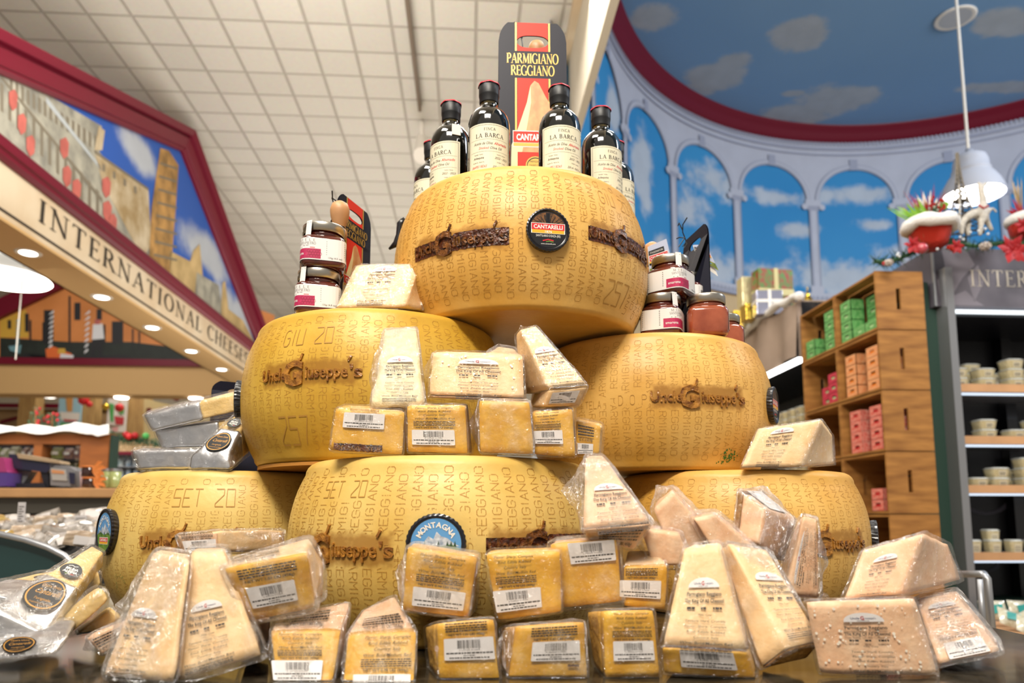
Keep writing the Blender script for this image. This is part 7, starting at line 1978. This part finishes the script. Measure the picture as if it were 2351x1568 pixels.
# packets in the unit
pk = [(M('packet_green_white', 'b8c888', rough=.4, var=.5, scale=30, col2='e8e4d0'), 'green and white'), (M('packet_purple', '6c4a8a', rough=.4, var=.5, scale=30, col2='c8a070'), 'purple'), (M('packet_cream', 'd8cc98', rough=.4, var=.4, scale=30, col2='8aa048'), 'cream and green')]
def packet(label, px0, py0, px1, py1, y, mat, name='snack_packet', grp='packets in the brown wooden unit'):
    a = Qp(px0, py1, y); b = Qp(px1, py0, y); t = thing(name, label, 'packet', S((a[0] + b[0]) / 2, y, a[2]), grp)
    mb = MB(); w_ = b[0] - a[0]; h = b[2] - a[2]
    V = [(a[0], y + .02, a[2]), (b[0], y + .02, a[2]), (b[0], y + .06, a[2]), (a[0], y + .06, a[2]), (a[0] + w_ * .03, y - .01, a[2] + h * .5), (b[0] - w_ * .03, y - .01, a[2] + h * .5), (b[0] - w_ * .03, y + .08, a[2] + h * .5), (a[0] + w_ * .03, y + .08, a[2] + h * .5), (a[0] + w_ * .06, y + .035, b[2]), (b[0] - w_ * .06, y + .035, b[2]), (b[0] - w_ * .06, y + .045, b[2]), (a[0] + w_ * .06, y + .045, b[2])]
    F = [(0, 1, 5, 4), (1, 2, 6, 5), (2, 3, 7, 6), (3, 0, 4, 7), (4, 5, 9, 8), (5, 6, 10, 9), (6, 7, 11, 10), (7, 4, 8, 11), (8, 9, 10, 11), (3, 2, 1, 0)]
    mb.add(V, F).store(); mb.build('pouch', mat, t)
    mb = MB(); mb.box(a[0] + w_ * .2, b[0] - w_ * .2, y - .014, y - .011, a[2] + h * .35, a[2] + h * .6).store(); mb.build('front_print', WHITE, t)
    return t
sp = [(-60, -34), (-30, -4), (0, 16), (18, 42), (48, 62), (64, 76), (88, 112), (116, 140), (144, 166), (170, 184)]
wn = ['first', 'second', 'third', 'fourth', 'fifth', 'sixth', 'seventh', 'eighth', 'ninth', 'tenth']
for i, (a, b) in enumerate(sp):
    m_, nm = pk[(0, 2, 0, 0, 1, 1, 0, 2, 1, 1)[i]]
    packet(f'{nm} packet on the upper shelf of the brown unit, {wn[i]} from left', a, 1024 + (i % 3) * 2, b, 1053, YU + .12, m_)
    if i > 6: packet(f'{nm} packet on the lower shelf of the brown unit, {wn[i]} along', a, 1062, b, 1091, YU + .12, pk[(i * 2 + 2) % 3][0])
# second unit with carved lettering board and garland
t = thing('gourmet_unit', 'farther shelf unit with pale lettered board behind the brown unit', 'shelf unit', S(*Qp(330, 1120, 7.4)))
mb = MB(); mb.poly([S(*Qp(a, b, 7.4)) for a, b in ((248, 1004), (300, 1010), (420, 1030), (420, 1052), (300, 1040), (248, 1036))], tuple(EY * .1)); mb.build('lettered_board', M('pale_carved_board', 'd9bd90', rough=.6), t)
V, F, W = serif_text('GOURMET', gap=.12, thick=.14, thin=.05)
a = Qp(258, 1031, 7.4); b = Qp(352, 1040, 7.4); mb = MB(); mb.add([S(a[0] + (b[0] - a[0]) * x / W, 7.385, a[2] + (b[2] - a[2]) * x / W + y * .085) for x, y in V], F); mb.build('board_lettering', M('board_letter_tan', 'a8865a', rough=.6), t)
mb = MB(); qbox(mb, 248, 1036, 430, 1044, 7.38, .1).store(); mb.build('maroon_rail', MAROON, t)
mb = MB(); qbox(mb, 246, 1044, 430, 1436, 7.9, .05).store(); mb.build('back_panel', CASED, t)
for py in (1070, 1098, 1130): mb = MB(); qbox(mb, 248, py, 430, py + 3, 7.45, .45).store(); mb.build('shelf', STEEL, t)
BLUJ = M('blue_tin_print', '4a7aa0', rough=.4, var=.6, scale=30, col2='cfd8dc'); WHJ = M('white_tin_print', 'd8dcd8', rough=.4, var=.4, scale=30, col2='8aa0a8')
for r_i, py in enumerate((1070, 1098, 1130)):
    for i in range(7):
        x0 = 249 + i * 17; a = Qp(x0, py, 7.5); b = Qp(x0 + 14, py - 18 - (i % 3) * 2, 7.5)
        t = thing('jar_tin', f'{"white" if i < 2 else "blue"} tin on the {["upper","middle","lower"][r_i]} shelf of the lettered unit, {wn[i]} from left', 'tin', S((a[0] + b[0]) / 2, 7.55, a[2]), 'tins in the lettered unit')
        r = (b[0] - a[0]) / 2; mb = MB(); mb.lathe([(r, 0), (r, b[2] - a[2])], 14, c=((a[0] + b[0]) / 2, 7.55, a[2])).store(); mb.build('tin_body', WHJ if i < 2 else BLUJ, t)
        mb = MB(); mb.lathe([(r * 1.03, b[2] - a[2]), (r * 1.03, b[2] - a[2] + .012)], 14, c=((a[0] + b[0]) / 2, 7.55, a[2])).store(); mb.build('lid', STEEL, t)
t = thing('shelf_garland', 'leafy garland with red and green baubles along the lettered board', 'garland', S(*Qp(320, 1005, 7.3)))
mb = MB(); rnd = random.Random(5)
for i in range(260):
    px = rnd.uniform(235, 400); py = 1000 + (px - 248) * .17 + rnd.gauss(0, 4); p = Vector(S(*Qp(px, py, 7.39))); d = Vector((rnd.gauss(0, 1), 0, rnd.gauss(0, 1))).normalized() * .05; n_ = d.orthogonal().normalized() * .01
    mb.add([p - n_, p + n_, p + d], [(0, 1, 2)])
mb.build('leaves', NEED, t)['kind'] = 'stuff'
for px, py, m_ in ((290, 998, REDV), (296, 1002, RED), (335, 1001, GR), (310, 1000, REDV)):
    mb = MB(); mb.ball(Qp(px, py, 7.36), .035, n=10).store(); mb.build('bauble', m_, t, smooth=True)
# small decorations on the snow
for i, (px, py0, py1, nm, lb) in enumerate(((82, 935, 980, 'small_tree', 'little green tree with red berries on the snow at the left pine post'), (120, 950, 980, 'small_tree', 'low green sprig on the snow right of the lamp'))):
    a = Qp(px, py1, YU + .2); b = Qp(px, py0, YU + .2); t = thing(nm, lb, 'ornament', S(*a), 'tiny trees on the snow'); mb = MB(); H_ = b[2] - a[2]
    for k in range(90):
        u = rnd.random(); p = Vector((a[0] + rnd.gauss(0, .035 * (1 - u) + .01), a[1], a[2] + H_ * u)); d = Vector((rnd.gauss(0, 1), 0, rnd.gauss(0, 1))).normalized() * .03; n_ = d.orthogonal().normalized() * .007
        mb.add([p - n_, p + n_, p + d], [(0, 1, 2)])
    mb.store().build('foliage', NEED, t)['kind'] = 'stuff'
    mb = MB(); mb.tube([a, b], .006, 5).store(); mb.build('stem', BRNW, t)
    mb = MB()
    for k in range(7): mb.ball((a[0] + rnd.gauss(0, .03), a[1] - .03, a[2] + H_ * rnd.random()), .014, n=8)
    mb.store().build('berries', REDV, t)['kind'] = 'stuff'
# service counter with wooden top
YK = 3.9
t = thing('service_counter', 'wooden-topped service counter with dark front behind the left wheels', 'counter', S(*Qp(100, 1300, YK)))
mb = MB(); a = Qp(-420, 1141, YK); b = Qp(275, 1121, YK); mb.box(a[0], b[0], YK, YK + .75, a[2], b[2]).store(); mb.build('wooden_top', M('counter_top_wood', 'd6a470', rough=.4, var=.2, scale=5), t, autos=.006)
zt = b[2]
mb = MB(); a = Qp(-420, 1178, YK); mb.box(a[0], b[0], YK + .06, YK + .7, a[2], Qp(0, 1141, YK)[2]).store(); mb.build('steel_apron', M('dull_steel', '5c5850', rough=.4, metal=.4), t)
mb = MB(); mb.box(a[0], b[0], YK + .35, YK + .7, FL, a[2]).store(); mb.build('counter_body', CASED, t)
# register
DKP = M('register_dark_plastic', '25252e', rough=.4); GRP = M('register_grey_plastic', '86868a', rough=.5); SCR = M('register_screen_dark', '2c2b44', rough=.15)
t = thing('cash_register', 'black cash register terminal with slanted beige screen edge on the wooden counter', 'cash register', S(*Qp(50, 1118, YK + .1)))
def qpoly(mb, pp, y, d, mi=0): return mb.poly([S(*Qp(a, b, y)) for a, b in pp], tuple(EY * d), mi)
mb = MB(); qpoly(mb, [(20, 1042), (35, 1043), (52, 1052), (130, 1066), (106, 1085), (70, 1080), (24, 1074)], YK + .12, .12); mb.build('screen', SCR, t)
mb = MB(); qpoly(mb, [(38, 1040), (136, 1058), (138, 1064), (42, 1052)], YK + .10, .1); mb.build('screen_edge', M('register_beige', 'b8a080', rough=.5), t)
mb = MB(); qpoly(mb, [(22, 1080), (72, 1082), (52, 1112), (28, 1112)], YK + .18, .06); mb.build('screen_arm', GRP, t)
mb = MB(); qpoly(mb, [(22, 1110), (100, 1108), (104, 1119), (22, 1119)], YK + .12, .2); mb.build('register_base', DKP, t)
mb = MB(); qpoly(mb, [(88, 1065), (110, 1068), (112, 1118), (102, 1118)], YK + .14, .1); mb.build('side_panel', DKP, t)
t = thing('receipt_printer', 'grey receipt printer standing right of the register', 'printer', S(*Qp(140, 1118, YK + .1)))
mb = MB(); qpoly(mb, [(114, 1063), (160, 1072), (172, 1080), (172, 1118), (116, 1114)], YK + .12, .12); mb.build('printer_body', GRP, t)
mb = MB(); qpoly(mb, [(116, 1074), (150, 1078), (154, 1104), (120, 1102)], YK + .11, .005); mb.build('front_plate', M('light_grey_plate', 'b4b2ae', rough=.4), t)
mb = MB(); qpoly(mb, [(118, 1078), (146, 1081), (147, 1088), (119, 1086)], YK + .105, .003); mb.build('card_slot', M('orange_strip', 'd89868', rough=.4), t)
mb = MB(); qpoly(mb, [(158, 1084), (171, 1086), (170, 1112), (160, 1110)], YK + .10, .01); mb.build('keypad', SCR, t)
t = thing('purple_packs', 'stacked purple and pink packs cut off at the left frame edge on the counter', 'packet', S(*Qp(0, 1118, YK)))
mb = MB(); qpoly(mb, [(-40, 1050), (8, 1050), (14, 1080), (16, 1084), (-40, 1084)], YK + .05, .1); mb.build('pink_pack', M('pink_pack', 'b0407a', rough=.4), t)
mb = MB(); qpoly(mb, [(-40, 1085), (18, 1085), (14, 1116), (-40, 1118)], YK + .04, .12); mb.build('purple_pack', M('purple_pack', '5a4290', rough=.4), t)
# ribboned jars and small jars
ORR = M('orange_ribbon', 'f09048', rough=.35, coat=.3)
for i, (px, py0, py1, lb) in enumerate(((208, 1096, 1120, 'lower dark chocolate jar with orange ribbon on the counter'), (206, 1070, 1095, 'upper dark jar with orange ribbon stacked on the counter'))):
    a = Qp(px, py1, YK + .12); b = Qp(px, py0, YK + .12); t = thing('ribboned_jar', lb, 'jar', S(*a), 'jars tied with orange ribbon'); h = b[2] - a[2]
    mb = MB(); mb.lathe([(.038, 0), (.042, .005), (.042, h * .8), (.036, h * .95)], 20, c=a).store(); mb.build('jar_body', M('dark_cocoa_glass', '3a1c14', rough=.1, coat=1), t, smooth=True)
    mb = MB(); mb.lathe([(.040, h * .86), (.045, h * .88), (.045, h), (.001, h + .002)], 20, c=a).store(); mb.build('ribbon_top', ORR, t)
    mb = MB()
    for k in range(4):
        an = (-.9, -.2, .5, 1.2)[k]; mb.add([(a[0] + .03, a[1] - .04, a[2] + h * .8), (a[0] + .045 + .05 * cos(an), a[1] - .05, a[2] + h * .8 + .05 * sin(an) - .01), (a[0] + .05 + .06 * cos(an - .3), a[1] - .05, a[2] + h * .8 + .06 * sin(an - .3) - .015), (a[0] + .035, a[1] - .045, a[2] + h * .8 - .025)], [(0, 1, 2, 3)])
    mb.store().build('ribbon_bow', ORR, t)
for i, px in enumerate((182, 245, 262)):
    a = Qp(px, 1120, YK + .2); t = thing('small_counter_jar', ['clear small jar left of the ribboned jars', 'pale green jar right of the ribboned jars', 'second pale green jar at the right end of the counter'][i], 'jar', S(*a), 'small jars on the service counter')
    mb = MB(); mb.lathe([(.03, 0), (.033, .004), (.033, .09)], 18, c=a).store(); mb.build('jar_body', M(['pinkish_glass', 'olive_green_glass', 'olive_green_glass'][i], ['c8a8a4', 'a4b070', 'a4b070'][i], rough=.15, coat=1), t, smooth=True)
    mb = MB(); mb.lathe([(.034, .09), (.034, .105), (.001, .106)], 18, c=a).store(); mb.build('lid', STEEL, t)
# cheese case: loose heap of wrapped pieces + sign cards + green curved end
t = thing('island_cheese_case', 'dark green open island case with grey rounded rim behind the foil wedges', 'refrigerated case', S(*Qp(60, 1400, 2.3)))
mb = MB(); pts = [(-200, 1200), (0, 1226), (60, 1240), (110, 1258), (148, 1276), (170, 1298), (176, 1330), (170, 1420), (-200, 1420)]
qpoly(mb, pts, 2.1, .03); mb.build('green_panel', M('case_bottle_green', '1c3a3a', rough=.35, coat=.3), t)
mb = MB(); V = [S(*Qp(a, b, 2.08)) for a, b in ((-200, 1196), (0, 1226), (60, 1240), (110, 1257), (148, 1276), (168, 1296), (178, 1330))]; mb.tube(V, .009, 8); mb.build('rim', STEEL, t, smooth=True)
a = Qp(-300, 1275, 2.4); b = Qp(330, 1275, 2.4); mb = MB(); mb.box(a[0], b[0], 2.3, 3.4, FL, a[2]).store(); mb.build('case_bed', M('case_bed_dark', '2a2c2c', rough=.6), t)
zb = a[2]
PKM = [M('wrapped_piece_pale', 'e4d2b8', rough=.25, coat=.8, var=.4, scale=40, col2='b8a088'), M('wrapped_piece_white', 'ece4dc', rough=.2, coat=1, var=.4, scale=50, col2='a8a098'), M('wrapped_piece_yellow', 'dcb868', rough=.25, coat=.8, var=.3, scale=30), M('wrapped_piece_dark', '5c544c', rough=.2, coat=1, var=.6, scale=40, col2='c0b8b0')]
rnd = random.Random(21)
proto = []
for m_ in range(4):
    t = thing('small_wrapped_cheese', 'x', 'cheese', (0, 0, 0), 'small wrapped pieces heaped in the island case', local=True)
    hx = Hexa([Vector(p) for p in ((-.04, -.02, .04), (.04, -.02, .045), (.045, -.02, 0), (-.045, -.02, 0))], [Vector(p) for p in ((-.03, .035, .03), (.02, .035, .035), (.02, .035, 0), (-.03, .035, 0))])
    mb = MB(); rbox(mb, hx, [0, 0, 0], [1, 1, 1], .006, 5, .003, 60, m_); mb.build('cheese_body', PKM[m_], t)
    mb = MB(); mb.add([(-.02, -.0265, .008), (.02, -.0265, .008), (.02, -.0265, .03), (-.02, -.0265, .03)], [(0, 1, 2, 3)]); mb.build('paper_label', LABW, t); proto.append(t)
used2 = set(); n_ = 0
for row in range(5):
    for c in range(9):
        m_ = rnd.choice((0, 0, 1, 1, 2, 3)); px = -35 + c * 38 + rnd.uniform(-10, 10) + row * 7
        x = Qp(px, 1250, 2.38 + row * .16)[0]
        z = zb + .016 + row * .017 + rnd.uniform(-.004, .012)
        o = proto[m_] if m_ not in used2 else dup(proto[m_], (0, 0, 0)); used2.add(m_)
        o.location = S(x, 2.38 + row * .16, z); o.rotation_euler = (rnd.uniform(-.5, .2), rnd.uniform(-.3, .3), rnd.uniform(-1, 1)); s_ = rnd.uniform(1.0, 1.4); o.scale = (s_, s_, s_)
        o['label'] = f'{["pale","white","yellow","dark"][m_]} wrapped piece in island case, {["front","second","third","fourth","rear"][row]} row, {wn[c]} from left'
card = None
for i, (px, py0, py1, w_, lb) in enumerate(((48, 1153, 1215, 22, 'tallest white price card at the left of the island case'), (120, 1192, 1228, 24, 'cream price card, second in the island case'), (184, 1183, 1225, 30, 'white price card with lines of print, third in the island case'), (240, 1180, 1222, 22, 'white price card at the left bottom wheel'))):
    y = 2.75; a = Qp(px - w_ / 2, py1, y); b = Qp(px + w_ / 2, py0, y); t = thing('price_card', lb, 'price card', S(a[0], y, a[2]), 'price cards in the island case')
    mb = MB(); mb.box(a[0], b[0], y, y + .003, a[2], b[2]).store(); mb.build('card', [M('card_grey_white', 'c4c0c0', rough=.5), M('card_cream', 'c8b8a0', rough=.5)][i == 1], t)
    mb = MB(); h = b[2] - a[2]
    for k in range(9): mb.box(a[0] + .004, b[0] - .004 - .006 * (k % 2), y - .0012, y - .0004, a[2] + h * (.1 + .09 * k), a[2] + h * (.13 + .09 * k))
    mb.store().build('printed_lines', INK, t)
    mb = MB(); mb.box((a[0] + b[0]) / 2 - .003, (a[0] + b[0]) / 2 + .003, y + .003, y + .006, zb, a[2] + h * .5).store(); mb.build('card_stake', STEEL, t)
